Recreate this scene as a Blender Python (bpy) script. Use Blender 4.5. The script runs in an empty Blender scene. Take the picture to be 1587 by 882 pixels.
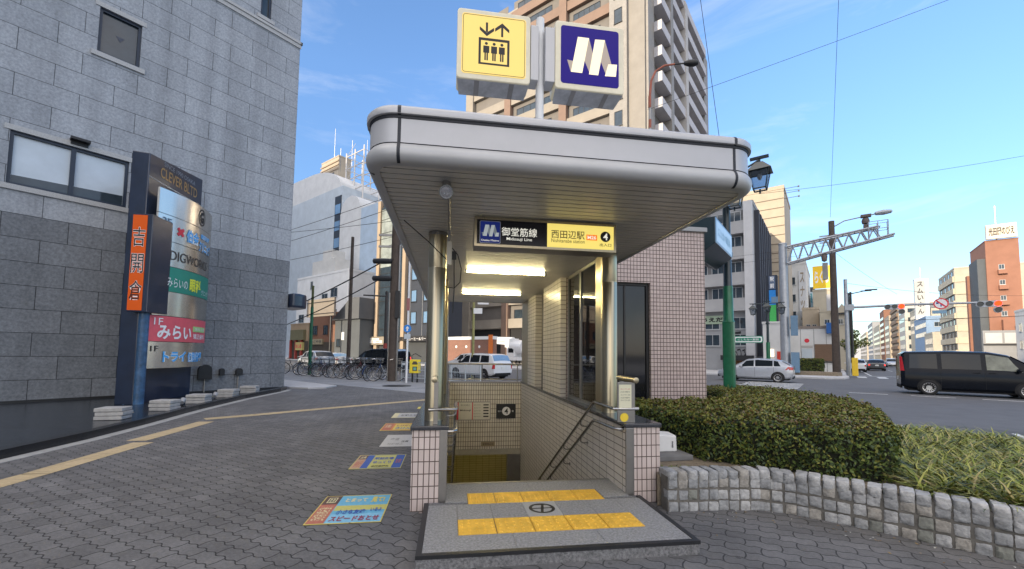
import bpy, bmesh, math, random
from mathutils import Vector, Matrix
import numpy as np
R = math.radians
random.seed(7)
SC = bpy.context.scene
COL = SC.collection

# ------------------------------------------------------------------ camera
PITCH, ROLL = R(3.7), 0.013
fw = Vector((0, math.cos(PITCH), math.sin(PITCH))); u0 = Vector((0, -math.sin(PITCH), math.cos(PITCH))); r0 = Vector((1, 0, 0))
rt = r0*math.cos(ROLL) + u0*math.sin(ROLL); up = u0*math.cos(ROLL) - r0*math.sin(ROLL)
cam = bpy.data.cameras.new('camera'); camo = bpy.data.objects.new('camera', cam); COL.objects.link(camo)
M = Matrix((rt, up, -fw)).transposed().to_4x4(); M.translation = Vector((0, 0, 1.48)); camo.matrix_world = M
cam.sensor_width = 36; cam.lens = 36*650/1587; cam.shift_y = 65/1587; cam.clip_start = 0.05; cam.clip_end = 6000
SC.camera = camo

# ------------------------------------------------------------------ sky, sun, exposure
SUN_AZ, SUN_EL = -130.0, 15.0          # compass-like azimuth from +Y towards +X
W = bpy.data.worlds.new('World'); SC.world = W; W.use_nodes = True
nt = W.node_tree; nd = nt.nodes; lk = nt.links; nd.clear()
out = nd.new('ShaderNodeOutputWorld'); bg = nd.new('ShaderNodeBackground'); bg.inputs[1].default_value = 0.115
sky = nd.new('ShaderNodeTexSky'); sky.sky_type = 'NISHITA'; sky.sun_disc = False
sky.sun_elevation = R(SUN_EL); sky.sun_rotation = R(SUN_AZ % 360); sky.altitude = 50; sky.air_density = 1.0; sky.dust_density = 0.2; sky.ozone_density = 1.6
# clouds: thin wisps aloft, warm low banks at the horizon
tc = nd.new('ShaderNodeTexCoord'); mp = nd.new('ShaderNodeMapping'); mp.inputs['Scale'].default_value = (1.2, 1.2, 4.5)
nz = nd.new('ShaderNodeTexNoise'); nz.inputs['Scale'].default_value = 2.3; nz.inputs['Detail'].default_value = 9; nz.inputs['Roughness'].default_value = .62
nz.inputs['Distortion'].default_value = .5
cr = nd.new('ShaderNodeValToRGB'); cr.color_ramp.elements[0].position = .50; cr.color_ramp.elements[1].position = .78
sep = nd.new('ShaderNodeSeparateXYZ'); low = nd.new('ShaderNodeMapRange'); low.inputs[1].default_value = .0; low.inputs[2].default_value = .30; low.inputs[3].default_value = .95; low.inputs[4].default_value = .30
mul = nd.new('ShaderNodeMath'); mul.operation = 'MULTIPLY'
warm = nd.new('ShaderNodeMapRange'); warm.inputs[1].default_value = .02; warm.inputs[2].default_value = .22; warm.inputs[3].default_value = 0; warm.inputs[4].default_value = 1
ccol = nd.new('ShaderNodeMix'); ccol.data_type = 'RGBA'; ccol.inputs[6].default_value = (3.0, 2.45, 2.4, 1); ccol.inputs[7].default_value = (3.7, 3.7, 3.9, 1)
mix = nd.new('ShaderNodeMix'); mix.data_type = 'RGBA'
lk.new(tc.outputs['Generated'], mp.inputs[0]); lk.new(mp.outputs[0], nz.inputs['Vector']); lk.new(nz.outputs[0], cr.inputs[0])
lk.new(tc.outputs['Generated'], sep.inputs[0]); lk.new(sep.outputs[2], low.inputs[0]); lk.new(sep.outputs[2], warm.inputs[0])
lk.new(cr.outputs[0], mul.inputs[0]); lk.new(low.outputs[0], mul.inputs[1]); lk.new(mul.outputs[0], mix.inputs[0])
lk.new(warm.outputs[0], ccol.inputs[0]); lk.new(ccol.outputs[2], mix.inputs[7])
hz = nd.new('ShaderNodeValToRGB'); hz.color_ramp.elements[0].position = 0.0; hz.color_ramp.elements[0].color = (.50, .53, .60, 1); hz.color_ramp.elements[1].position = .55; hz.color_ramp.elements[1].color = (.80, .95, 1.14, 1)
em_ = hz.color_ramp.elements.new(.22); em_.color = (.58, .68, .82, 1)
hm = nd.new('ShaderNodeMix'); hm.data_type = 'RGBA'; hm.blend_type = 'MULTIPLY'; hm.inputs[0].default_value = 1
lk.new(sep.outputs[2], hz.inputs[0]); lk.new(sky.outputs[0], hm.inputs[6]); lk.new(hz.outputs[0], hm.inputs[7]); lk.new(hm.outputs[2], mix.inputs[6])
# unseen bright cloud bank added overhead and behind the camera as fill light
vd = nd.new('ShaderNodeVectorMath'); vd.operation = 'DOT_PRODUCT'; vd.inputs[1].default_value = (-.12, -.62, .775); lk.new(tc.outputs['Generated'], vd.inputs[0])
bm_ = nd.new('ShaderNodeMapRange'); bm_.interpolation_type = 'SMOOTHSTEP'; bm_.inputs[1].default_value = .30; bm_.inputs[2].default_value = .72; lk.new(vd.outputs['Value'], bm_.inputs[0])
n3 = nd.new('ShaderNodeTexNoise'); n3.inputs['Scale'].default_value = 3.4; n3.inputs['Detail'].default_value = 8; lk.new(tc.outputs['Generated'], n3.inputs['Vector'])
r3 = nd.new('ShaderNodeMapRange'); r3.inputs[1].default_value = .34; r3.inputs[2].default_value = .58; lk.new(n3.outputs[0], r3.inputs[0])
m3 = nd.new('ShaderNodeMath'); m3.operation = 'MULTIPLY'; lk.new(bm_.outputs[0], m3.inputs[0]); lk.new(r3.outputs[0], m3.inputs[1])
mx3 = nd.new('ShaderNodeMix'); mx3.data_type = 'RGBA'; mx3.inputs[7].default_value = (7.9, 7.2, 6.5, 1); lk.new(m3.outputs[0], mx3.inputs[0]); lk.new(mix.outputs[2], mx3.inputs[6])
lk.new(mx3.outputs[2], bg.inputs[0]); lk.new(bg.outputs[0], out.inputs[0])
sl = bpy.data.lights.new('sun', 'SUN'); sl.energy = 2.0; sl.angle = R(0.6); sl.color = (1, .84, .62)
so = bpy.data.objects.new('sun', sl); COL.objects.link(so)
sd = Vector((math.sin(R(SUN_AZ))*math.cos(R(SUN_EL)), math.cos(R(SUN_AZ))*math.cos(R(SUN_EL)), math.sin(R(SUN_EL))))
so.rotation_euler = sd.to_track_quat('Z', 'Y').to_euler(); so.location = sd*60
vs = SC.view_settings; vs.view_transform = 'Standard'; vs.look = 'None'; vs.exposure = 1.6; vs.gamma = 1; vs.use_curve_mapping = False
SC.render.engine = 'CYCLES'; SC.cycles.use_denoising = True; SC.cycles.max_bounces = 7; SC.cycles.diffuse_bounces = 4; SC.cycles.glossy_bounces = 4; SC.cycles.transmission_bounces = 6; SC.cycles.transparent_max_bounces = 8
SC.cycles.sample_clamp_indirect = 6

# ------------------------------------------------------------------ frames
ENT_RZ = R(8.3); GRID_RZ = R(-37.5)
EO = Vector((-0.636, 2.932, 0))
def ent(x, y, z=0):                      # station-entrance frame -> world (x right, y into the stair)
    c, s = math.cos(ENT_RZ), math.sin(ENT_RZ)
    return Vector((EO.x + x*c - y*s, EO.y + x*s + y*c, z))
def gr(e, n, z=0):                       # street-grid frame -> world (n along the far avenue)
    c, s = math.cos(GRID_RZ), math.sin(GRID_RZ)
    return Vector((e*c - n*s, e*s + n*c, z))

# ------------------------------------------------------------------ object helpers
def tag(o, label=None, cat=None, group=None, kind=None):
    if label: o['label'] = label
    if cat: o['category'] = cat
    if group: o['group'] = group
    if kind: o['kind'] = kind
    return o
def thing(name, label, cat, loc=(0, 0, 0), rz=0, group=None):
    o = bpy.data.objects.new(name, None); COL.objects.link(o); o.empty_display_size = .2
    o.location = loc; o.rotation_euler = (0, 0, rz)
    return tag(o, label, cat, group)
def link_mesh(name, me, parent=None, loc=None, rz=None):
    o = bpy.data.objects.new(name, me); COL.objects.link(o)
    if parent: o.parent = parent
    if loc is not None: o.location = loc
    if rz is not None: o.rotation_euler = (0, 0, rz)
    return o
def copy_tree(o, parent=None):
    c = o.copy(); COL.objects.link(c)
    if parent: c.parent = parent
    for ch in list(o.children): copy_tree(ch, c)
    return c
def ext(p, q):  return Vector(q) - Vector(p)
class MB:
    def __init__(s): s.v = []; s.f = []; s.mi = []; s.sm = []; s.T = Matrix(); s.k = 0
    def add(s, vs, fs, smooth=False):
        b = len(s.v); T = s.T
        s.v += [tuple(T @ Vector(p)) for p in vs]
        for f in fs: s.f.append(tuple(b + i for i in f)); s.mi.append(s.k); s.sm.append(smooth)
        return s
    def box(s, x0, y0, z0, x1, y1, z1):
        return s.add([(x0,y0,z0),(x1,y0,z0),(x1,y1,z0),(x0,y1,z0),(x0,y0,z1),(x1,y0,z1),(x1,y1,z1),(x0,y1,z1)],
                     [(0,3,2,1),(4,5,6,7),(0,1,5,4),(1,2,6,5),(2,3,7,6),(3,0,4,7)])
    def quad(s, a, b, c, d): return s.add([a, b, c, d], [(0, 1, 2, 3)])
    def prism(s, poly, z0, z1):
        n = len(poly)
        return s.add([(x, y, z0) for x, y in poly] + [(x, y, z1) for x, y in poly],
                     [tuple(range(n))[::-1], tuple(range(n, 2*n))] + [(i, (i+1) % n, n + (i+1) % n, n + i) for i in range(n)])
    def plate(s, poly, y0, y1):          # polygon in xz, thickness along y
        n = len(poly)
        return s.add([(x, y0, z) for x, z in poly] + [(x, y1, z) for x, z in poly],
                     [tuple(range(n)), tuple(range(n, 2*n))[::-1]] + [(i, n + i, n + (i+1) % n, (i+1) % n) for i in range(n)])
    def tube(s, pts, r, n=8, r1=None, caps=True):
        pts = [Vector(p) for p in pts]; m = len(pts); vs = []; fs = []
        rs = r if isinstance(r, (list, tuple)) else [r + ((r1 if r1 is not None else r) - r)*i/max(1, m-1) for i in range(m)]
        pa = None
        for i, p in enumerate(pts):
            t = (pts[min(i+1, m-1)] - pts[max(i-1, 0)]).normalized()
            if pa is None:
                a = t.orthogonal().normalized()
            else:
                a = (pa - t*pa.dot(t)).normalized()
            pa = a; b = t.cross(a)
            for j in range(n):
                q = 2*math.pi*j/n; vs.append(tuple(p + (a*math.cos(q) + b*math.sin(q))*rs[i]))
        for i in range(m-1):
            for j in range(n): fs.append((i*n+j, i*n+(j+1) % n, (i+1)*n+(j+1) % n, (i+1)*n+j))
        s.add(vs, fs, True)
        if caps:
            s.add([vs[j] for j in range(n)], [tuple(range(n))[::-1]]); s.add([vs[(m-1)*n+j] for j in range(n)], [tuple(range(n))])
        return s
    def lathe(s, prof, n=16, axis='z', c=(0, 0, 0)):   # prof: (r, h)
        vs = []; fs = []; m = len(prof)
        for r, h in prof:
            for j in range(n):
                q = 2*math.pi*j/n; x, y = r*math.cos(q), r*math.sin(q)
                p = (x, y, h) if axis == 'z' else ((x, h, y) if axis == 'y' else (h, x, y))
                vs.append((p[0]+c[0], p[1]+c[1], p[2]+c[2]))
        for i in range(m-1):
            for j in range(n):
                f = (i*n+j, i*n+(j+1) % n, (i+1)*n+(j+1) % n, (i+1)*n+j)
                fs.append(f if axis != 'y' else f[::-1])
        return s.add(vs, fs, True)
    def disc(s, c, r, n=20, axis='y', sgn=-1):
        vs = []
        for j in range(n):
            q = 2*math.pi*j/n; x, y = r*math.cos(q), r*math.sin(q)
            vs.append((c[0]+x, c[1], c[2]+y) if axis == 'y' else ((c[0]+x, c[1]+y, c[2]) if axis == 'z' else (c[0], c[1]+x, c[2]+y)))
        return s.add(vs, [tuple(range(n)) if sgn < 0 else tuple(range(n))[::-1]])
    def ring(s, c, ro, ri, n=24, axis='y'):
        vs = []
        for r in (ro, ri):
            for j in range(n):
                q = 2*math.pi*j/n; x, y = r*math.cos(q), r*math.sin(q)
                vs.append((c[0]+x, c[1], c[2]+y) if axis == 'y' else (c[0]+x, c[1]+y, c[2]))
        return s.add(vs, [(j, (j+1) % n, n+(j+1) % n, n+j) for j in range(n)])
    def mesh(s, name, mats, bevel=0, sharp=35, merge=False):
        me = bpy.data.meshes.new(name); me.from_pydata(s.v, [], s.f); me.update()
        mats = mats if isinstance(mats, (list, tuple)) else [mats]
        for m in mats: me.materials.append(m)
        me.polygons.foreach_set('material_index', s.mi); me.polygons.foreach_set('use_smooth', s.sm)
        if bevel:
            bm = bmesh.new(); bm.from_mesh(me); bmesh.ops.remove_doubles(bm, verts=bm.verts, dist=1e-5)
            ed = [e for e in bm.edges if len(e.link_faces) == 2 and e.calc_face_angle(0) > .6]
            bmesh.ops.bevel(bm, geom=ed, offset=bevel, segments=2, affect='EDGES', profile=.6, clamp_overlap=True)
            bm.to_mesh(me); bm.free()
        if any(s.sm):
            try: me.set_sharp_from_angle(angle=R(sharp))
            except Exception: pass
        me.update(); return me
    def build(s, name, mats, parent=None, loc=None, rz=None, bevel=0, sharp=35):
        return link_mesh(name, s.mesh(name, mats, bevel, sharp), parent, loc, rz)
def rrect(x0, y0, x1, y1, r, k=6):
    P = []
    for cx, cy, a0 in ((x1-r, y1-r, 0), (x0+r, y1-r, 90), (x0+r, y0+r, 180), (x1-r, y0+r, 270)):
        for i in range(k+1):
            a = R(a0 + 90*i/k); P.append((cx + r*math.cos(a), cy + r*math.sin(a)))
    return P
# lettering: real glyph meshes, fitted to a width and height; plane xz facing -y (or xy when flat)
def text(body, w, h, mat, parent=None, loc=(0, 0, 0), rot=(0, 0, 0), name='lettering', bold=0.0, warp=None, thick=.002, keep=False):
    cu = bpy.data.curves.new('t', 'FONT'); cu.body = body; cu.align_x = 'CENTER'; cu.offset = bold; cu.extrude = 0; cu.resolution_u = 3
    o = bpy.data.objects.new('t', cu); COL.objects.link(o)
    dg = bpy.context.evaluated_depsgraph_get(); me = bpy.data.meshes.new_from_object(o.evaluated_get(dg))
    bpy.data.objects.remove(o); bpy.data.curves.remove(cu)
    n = len(me.vertices); co = np.empty(n*3); me.vertices.foreach_get('co', co); co = co.reshape(-1, 3)
    lo, hi = co.min(0), co.max(0); c = (lo+hi)/2; d = np.maximum(hi-lo, 1e-6)
    k = min(w/d[0], h/d[1]); kx, kz = (k, k) if keep else (w/d[0], h/d[1])
    xz = np.stack([(co[:, 0]-c[0])*kx, np.zeros(n), (co[:, 1]-c[1])*kz], 1)
    if warp:
        xz = np.array([warp(p) for p in xz])
    me.vertices.foreach_set('co', xz.ravel()); me.name = name; me.materials.clear(); me.materials.append(mat); me.update()
    o = bpy.data.objects.new(name, me); COL.objects.link(o)
    if parent: o.parent = parent
    o.location = loc; o.rotation_euler = rot
    return o

# ------------------------------------------------------------------ materials
def pbr(name, col, rough=.6, metal=0.0, var=.12, scale=6.0, bump=0.0, bscale=None, detail=6, spec=.5, coat=0, trans=0, ior=1.45, emit=None, es=0, rvar=0.0, stretch=None):
    m = bpy.data.materials.new(name); m.use_nodes = True; t = m.node_tree; N = t.nodes; L = t.links
    b = N['Principled BSDF']; c = (*col, 1)
    b.inputs['Base Color'].default_value = c; b.inputs['Roughness'].default_value = rough; b.inputs['Metallic'].default_value = metal
    b.inputs['Specular IOR Level'].default_value = spec; b.inputs['IOR'].default_value = ior
    if coat: b.inputs['Coat Weight'].default_value = coat; b.inputs['Coat Roughness'].default_value = .04
    if trans: b.inputs['Transmission Weight'].default_value = trans
    if emit: b.inputs['Emission Color'].default_value = (*emit, 1); b.inputs['Emission Strength'].default_value = es
    if var or bump or rvar:
        tc = N.new('ShaderNodeTexCoord'); src = tc.outputs['Object']
        if stretch:
            mp = N.new('ShaderNodeMapping'); mp.inputs['Scale'].default_value = stretch; L.new(src, mp.inputs[0]); src = mp.outputs[0]
        nz = N.new('ShaderNodeTexNoise'); nz.inputs['Scale'].default_value = scale; nz.inputs['Detail'].default_value = detail; nz.inputs['Roughness'].default_value = .65
        L.new(src, nz.inputs['Vector'])
        if var:
            rp = N.new('ShaderNodeValToRGB'); rp.color_ramp.elements[0].position = .3; rp.color_ramp.elements[1].position = .72
            rp.color_ramp.elements[0].color = (*[x*(1-var) for x in col], 1); rp.color_ramp.elements[1].color = (*[min(1, x*(1+var)) for x in col], 1)
            L.new(nz.outputs[0], rp.inputs[0]); L.new(rp.outputs[0], b.inputs['Base Color'])
        if rvar:
            mr = N.new('ShaderNodeMapRange'); mr.inputs[3].default_value = max(0, rough-rvar); mr.inputs[4].default_value = min(1, rough+rvar)
            L.new(nz.outputs[0], mr.inputs[0]); L.new(mr.outputs[0], b.inputs['Roughness'])
        if bump:
            n2 = N.new('ShaderNodeTexNoise'); n2.inputs['Scale'].default_value = bscale or scale*4; n2.inputs['Detail'].default_value = 5
            L.new(src, n2.inputs['Vector'])
            bp = N.new('ShaderNodeBump'); bp.inputs['Strength'].default_value = bump; bp.inputs['Distance'].default_value = .02
            L.new(n2.outputs[0], bp.inputs['Height']); L.new(bp.outputs[0], b.inputs['Normal'])
    return m
def bricks(name, c1, c2, mortar, bw, bh, ms, plane='wall', offset=0.0, rough=.4, bump=.6, wave=0.0, grain=.0, gscale=30, gbump=0, big=.12, rz=0, spec=.5, bias=0.0, wavelen=None, dirt=0, streak=0, gum=0):
    """tile, block or paver coursing; plane 'wall' maps (x+y, z) of the object, 'floor' maps (x, y)"""
    m = bpy.data.materials.new(name); m.use_nodes = True; t = m.node_tree; N = t.nodes; L = t.links; b = N['Principled BSDF']
    def mth(op, a, bb=None):
        x = N.new('ShaderNodeMath'); x.operation = op
        for i, q in enumerate((a, bb)):
            if q is None: continue
            if isinstance(q, (int, float)): x.inputs[i].default_value = q
            else: L.new(q, x.inputs[i])
        return x.outputs[0]
    tc = N.new('ShaderNodeTexCoord'); src = tc.outputs['Object']
    if rz:
        mp = N.new('ShaderNodeMapping'); mp.inputs['Rotation'].default_value = (0, 0, rz); L.new(src, mp.inputs[0]); src = mp.outputs[0]
    sp = N.new('ShaderNodeSeparateXYZ'); L.new(src, sp.inputs[0]); X, Y, Z = sp.outputs
    if plane == 'wall': U, V = mth('ADD', X, Y), Z
    else: U, V = X, Y
    if wave:
        wl = wavelen or bh
        U2 = mth('ADD', U, mth('MULTIPLY', mth('SINE', mth('MULTIPLY', V, 2*math.pi/wl)), wave))
        V2 = mth('ADD', V, mth('MULTIPLY', mth('SINE', mth('MULTIPLY', U, 4*math.pi/bw)), wave))
        U, V = U2, V2
    cb = N.new('ShaderNodeCombineXYZ'); L.new(U, cb.inputs[0]); L.new(V, cb.inputs[1])
    br = N.new('ShaderNodeTexBrick'); L.new(cb.outputs[0], br.inputs['Vector']); br.offset = offset; br.squash = 1
    br.inputs['Scale'].default_value = 1; br.inputs['Mortar Size'].default_value = ms; br.inputs['Mortar Smooth'].default_value = .15; br.inputs['Bias'].default_value = bias
    br.inputs['Brick Width'].default_value = bw; br.inputs['Row Height'].default_value = bh
    br.inputs['Color1'].default_value = (*c1, 1); br.inputs['Color2'].default_value = (*c2, 1); br.inputs['Mortar'].default_value = (*mortar, 1)
    col = br.outputs['Color']
    def modulate(col, scale, amt, detail=5, rough=.6):
        nz = N.new('ShaderNodeTexNoise'); nz.inputs['Scale'].default_value = scale; nz.inputs['Detail'].default_value = detail; nz.inputs['Roughness'].default_value = rough
        L.new(tc.outputs['Object'], nz.inputs['Vector'])
        mr = N.new('ShaderNodeMapRange'); mr.inputs[1].default_value = .28; mr.inputs[2].default_value = .72; mr.inputs[3].default_value = 1-amt; mr.inputs[4].default_value = 1+amt*.6
        L.new(nz.outputs[0], mr.inputs[0])
        mx = N.new('ShaderNodeMix'); mx.data_type = 'RGBA'; mx.blend_type = 'MULTIPLY'; mx.inputs[0].default_value = 1
        L.new(col, mx.inputs[6]); L.new(mr.outputs[0], mx.inputs[7]); return mx.outputs[2], nz
    if big: col, _ = modulate(col, .9, big)
    gz = None
    if grain: col, gz = modulate(col, gscale, grain, 8, .7)
    if dirt: col, _ = modulate(col, 3.2, dirt, 8, .7)
    if streak:
        mp2 = N.new('ShaderNodeMapping'); mp2.inputs['Scale'].default_value = (1.6, 1.6, .09); L.new(tc.outputs['Object'], mp2.inputs[0])
        nz = N.new('ShaderNodeTexNoise'); nz.inputs['Scale'].default_value = 1.0; nz.inputs['Detail'].default_value = 7; L.new(mp2.outputs[0], nz.inputs['Vector'])
        mr = N.new('ShaderNodeMapRange'); mr.inputs[1].default_value = .42; mr.inputs[2].default_value = .70; mr.inputs[3].default_value = 1.06; mr.inputs[4].default_value = 1-streak; L.new(nz.outputs[0], mr.inputs[0])
        mx = N.new('ShaderNodeMix'); mx.data_type = 'RGBA'; mx.blend_type = 'MULTIPLY'; mx.inputs[0].default_value = 1; L.new(col, mx.inputs[6]); L.new(mr.outputs[0], mx.inputs[7]); col = mx.outputs[2]
    if gum:
        vo = N.new('ShaderNodeTexVoronoi'); vo.inputs['Scale'].default_value = 2.6; L.new(tc.outputs['Object'], vo.inputs['Vector'])
        mr = N.new('ShaderNodeMapRange'); mr.inputs[1].default_value = .035; mr.inputs[2].default_value = .055; mr.inputs[3].default_value = gum; mr.inputs[4].default_value = 1; L.new(vo.outputs['Distance'], mr.inputs[0])
        mx = N.new('ShaderNodeMix'); mx.data_type = 'RGBA'; mx.blend_type = 'MULTIPLY'; mx.inputs[0].default_value = 1; L.new(col, mx.inputs[6]); L.new(mr.outputs[0], mx.inputs[7]); col = mx.outputs[2]
    L.new(col, b.inputs['Base Color']); b.inputs['Roughness'].default_value = rough; b.inputs['Specular IOR Level'].default_value = spec
    if bump:
        inv = mth('SUBTRACT', 1.0, br.outputs['Fac']); hgt = inv
        if gz is not None and gbump: hgt = mth('ADD', inv, mth('MULTIPLY', gz.outputs[0], gbump))
        bp = N.new('ShaderNodeBump'); bp.inputs['Strength'].default_value = bump; bp.inputs['Distance'].default_value = .006
        L.new(hgt, bp.inputs['Height']); L.new(bp.outputs[0], b.inputs['Normal'])
    return m
def glow(name, col, s): 
    m = bpy.data.materials.new(name); m.use_nodes = True; b = m.node_tree.nodes['Principled BSDF']
    b.inputs['Base Color'].default_value = (*[c*.6 for c in col], 1); b.inputs['Emission Color'].default_value = (*col, 1); b.inputs['Emission Strength'].default_value = s
    b.inputs['Roughness'].default_value = .35; b.inputs['Specular IOR Level'].default_value = .15; return m
def glass(name, tint=(.85, .9, .92), alpha=.35, rough=.02):
    m = bpy.data.materials.new(name); m.use_nodes = True; t = m.node_tree; N = t.nodes; L = t.links; N.remove(N['Principled BSDF'])
    tr = N.new('ShaderNodeBsdfTransparent'); tr.inputs[0].default_value = (*tint, 1); gl = N.new('ShaderNodeBsdfGlossy'); gl.inputs['Roughness'].default_value = rough
    fr = N.new('ShaderNodeFresnel'); fr.inputs[0].default_value = 1.5; ad = N.new('ShaderNodeMath'); ad.operation = 'ADD'; ad.inputs[1].default_value = alpha; ad.use_clamp = True
    mx = N.new('ShaderNodeMixShader'); L.new(fr.outputs[0], ad.inputs[0]); L.new(ad.outputs[0], mx.inputs[0]); L.new(tr.outputs[0], mx.inputs[1]); L.new(gl.outputs[0], mx.inputs[2])
    L.new(mx.outputs[0], N['Material Output'].inputs[0]); return m
X_ = {}
def mt(name, *a, **k):
    X_[name] = pbr(name, *a, **k); return X_[name]
steel = mt('brushed_steel', (.43, .375, .265), .30, 1.0, var=.10, scale=3, rvar=.08, stretch=(40, 40, .6))  # yellow lamp glow put into the steel's base tint
steel_d = mt('dull_steel', (.30, .29, .28), .38, .9, var=.12, scale=4)
rail_s = mt('handrail_steel', (.36, .36, .365), .26, 1.0, var=.08, scale=6)
chrome = mt('polished_steel', (.66, .66, .67), .16, 1.0, var=0)
blackm = mt('black_metal', (.018, .019, .022), .45, 0, var=.2, scale=9)
rubber = mt('rubber', (.016, .016, .017), .75, 0, var=.2)
navy = mt('navy_paint', (.012, .022, .050), .28, 0, var=.25, scale=2, coat=.4)
alum = mt('painted_aluminium', (.47, .475, .495), .42, .25, var=.05, scale=2.5)
alum_low = mt('painted_aluminium_soiled', (.46, .465, .475), .45, .2, var=.07, scale=3, stretch=(1, 1, 4))
darkjoint = mt('dark_gap_shade', (.02, .024, .034), .5)
whitep = mt('white_paint', (.74, .75, .76), .45, var=.05)
offwhite = mt('cream_acrylic', (.72, .69, .60), .35, var=.06)
greyp = mt('grey_paint', (.30, .31, .33), .5, var=.1)
black_t = mt('black_ink', (.012, .012, .014), .5, var=0)
white_t = mt('white_ink', (.80, .80, .80), .5, var=0)
glass_b = mt('building_glass', (.035, .05, .065), .06, 0, var=.3, scale=1.5, spec=.8)
glass_sky = mt('pale_blind_sky_glass', (.50, .58, .66), .10, 0, var=.10, scale=1.2, spec=.8)  # pale colour holds both the blinds and a painted sky reflection
car_glass = mt('tinted_car_glass', (.010, .013, .016), .05, 0, var=0, spec=.45)
concrete = mt('concrete', (.34, .335, .33), .85, var=.15, scale=5, bump=.2)
conc_lt = mt('light_concrete', (.44, .44, .45), .85, var=.12, scale=4, bump=.15)
conc_dk = mt('dark_concrete', (.17, .17, .175), .85, var=.2, scale=4, bump=.2)
red_t = mt('red_ink', (.62, .03, .05), .45, var=0)
orange_t = mt('orange_ink', (.85, .17, .02), .45, var=.05)
yellow_t = mt('yellow_ink', (.85, .62, .05), .5, var=.06)
green_t = mt('green_ink', (.02, .30, .16), .45, var=.05)
blue_t = mt('light_blue_ink', (.05, .36, .78), .45, var=0)
blue_d = mt('deep_blue_ink', (.02, .05, .32), .4, var=0)
wood = mt('brown_wood', (.16, .10, .065), .7, var=.25, scale=6, stretch=(1, 1, 9))
# ================================================================== GROUND
asphalt = pbr('asphalt', (.105, .108, .118), .85, var=.16, scale=1.3, bump=.25, bscale=90, detail=10)
paver = bricks('interlocking_pavers', (.124, .123, .127), (.162, .161, .165), (.040, .040, .042), .25, .125, .0052, 'floor', .5, .8, .9, wave=.0115, rz=R(-9), grain=.28, gscale=38, gbump=.6, big=.30, wavelen=.25, dirt=.22, gum=.55)
pave_lt = bricks('pale_concrete_flags', (.24, .25, .27), (.30, .31, .33), (.14, .14, .15), .6, .6, .008, 'floor', .0, .85, .4, grain=.15, big=.15)
kerbm = pbr('kerb_concrete', (.33, .33, .325), .85, var=.2, scale=6, bump=.2)
tactile_old = bricks('worn_tactile_paving', (.47, .37, .22), (.52, .41, .25), (.33, .27, .18), .30, .30, .006, 'floor', .0, .8, .5, grain=.2, big=.12)
linep = pbr('road_paint', (.55, .56, .57), .75, var=.25, scale=7)

def slab(name, poly, z, m, z0=-.118):
    b = MB(); b.prism([tuple(gr(e, n)[:2]) for e, n in poly], z0, z); return tag(b.build(name, m), kind='structure')
# the near pavement: built in grid axes so the coursing follows the streets, with a hole for the stair
def inv_gr(p):
    c, s = math.cos(GRID_RZ), math.sin(GRID_RZ); return (p[0]*c + p[1]*s, -p[0]*s + p[1]*c)
corner = [(1.9 - 3 + 3*math.cos(a), 10.6 + 3*math.sin(a)) for a in [R(9*i) for i in range(11)]]
outer = [(1.9, -30)] + corner + [(-60, 13.6), (-60, 7.2), (-60, -30)]
hole = [inv_gr(ent(x, y)) for x, y in ((-.05, 1.05), (2.2, 1.05), (2.2, 12.5), (-.05, 12.5))]
from mathutils.geometry import tessellate_polygon
ring_ = [[Vector((*p, 0)) for p in outer], [Vector((*p, 0)) for p in hole]]
tri = tessellate_polygon(ring_); allv = outer + hole
def ccw(t):
    a, b, c = (Vector(allv[i]) for i in t); return t if (b-a).cross(c-a) > 0 else t[::-1]
me = bpy.data.meshes.new('pavement'); me.from_pydata([(*p, 0) for p in allv], [], [ccw(tuple(t)) for t in tri]); me.materials.append(paver); me.update()
tag(link_mesh('pavement', me, None, (0, 0, 0), GRID_RZ), kind='structure')
big_ = [(-2500, -2500), (2500, -2500), (2500, 2500), (-2500, 2500)]; allv = big_ + hole
tri = tessellate_polygon([[Vector((*p, 0)) for p in big_], [Vector((*p, 0)) for p in hole]])
me = bpy.data.meshes.new('road'); me.from_pydata([(*p, -.12) for p in allv], [], [ccw(tuple(t)) for t in tri]); me.materials.append(asphalt); me.update()
tag(link_mesh('road', me, None, (0, 0, 0), GRID_RZ), kind='structure')
# kerb stones round the near corner
kb = MB(); path = [(1.9, -30)] + corner + [(-60, 13.6)]
for i in range(len(path)-1):
    a = Vector((*path[i], 0)); b = Vector((*path[i+1], 0)); d = (b-a).normalized(); nrm = Vector((d.y, -d.x, 0))*.15
    kb.add([tuple(a)+(), tuple(a+nrm), tuple(b+nrm), tuple(b), tuple(a-Vector((0,0,.12))), tuple(a+nrm-Vector((0,0,.12))), tuple(b+nrm-Vector((0,0,.12))), tuple(b-Vector((0,0,.12)))],
           [(0,1,2,3),(1,5,6,2),(0,4,5,1),(3,2,6,7)])
ko = kb.build('kerb', kerbm, None, (0, 0, .004), GRID_RZ); tag(ko, kind='structure')
# pale concrete ramp and flags near the bicycle kerb
b = MB(); b.prism([(-33, 9.3), (-24, 10.0), (-16.5, 10.1), (-11.0, 10.3), (-5.2, 10.9), (-5.2, 13.55), (-33, 13.55)], 0.001, .005); tag(b.build('pale_footway', pave_lt, None, (0, 0, 0), GRID_RZ), kind='structure')
b = MB(); b.prism([(-33, 7.9), (-17, 7.9), (-16.2, 8.2), (-16.0, 8.8), (-16.6, 9.6), (-33, 9.9)], .006, .06); tag(b.build('raised_forecourt', conc_lt, None, (0, 0, 0), GRID_RZ), kind='structure')
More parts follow.
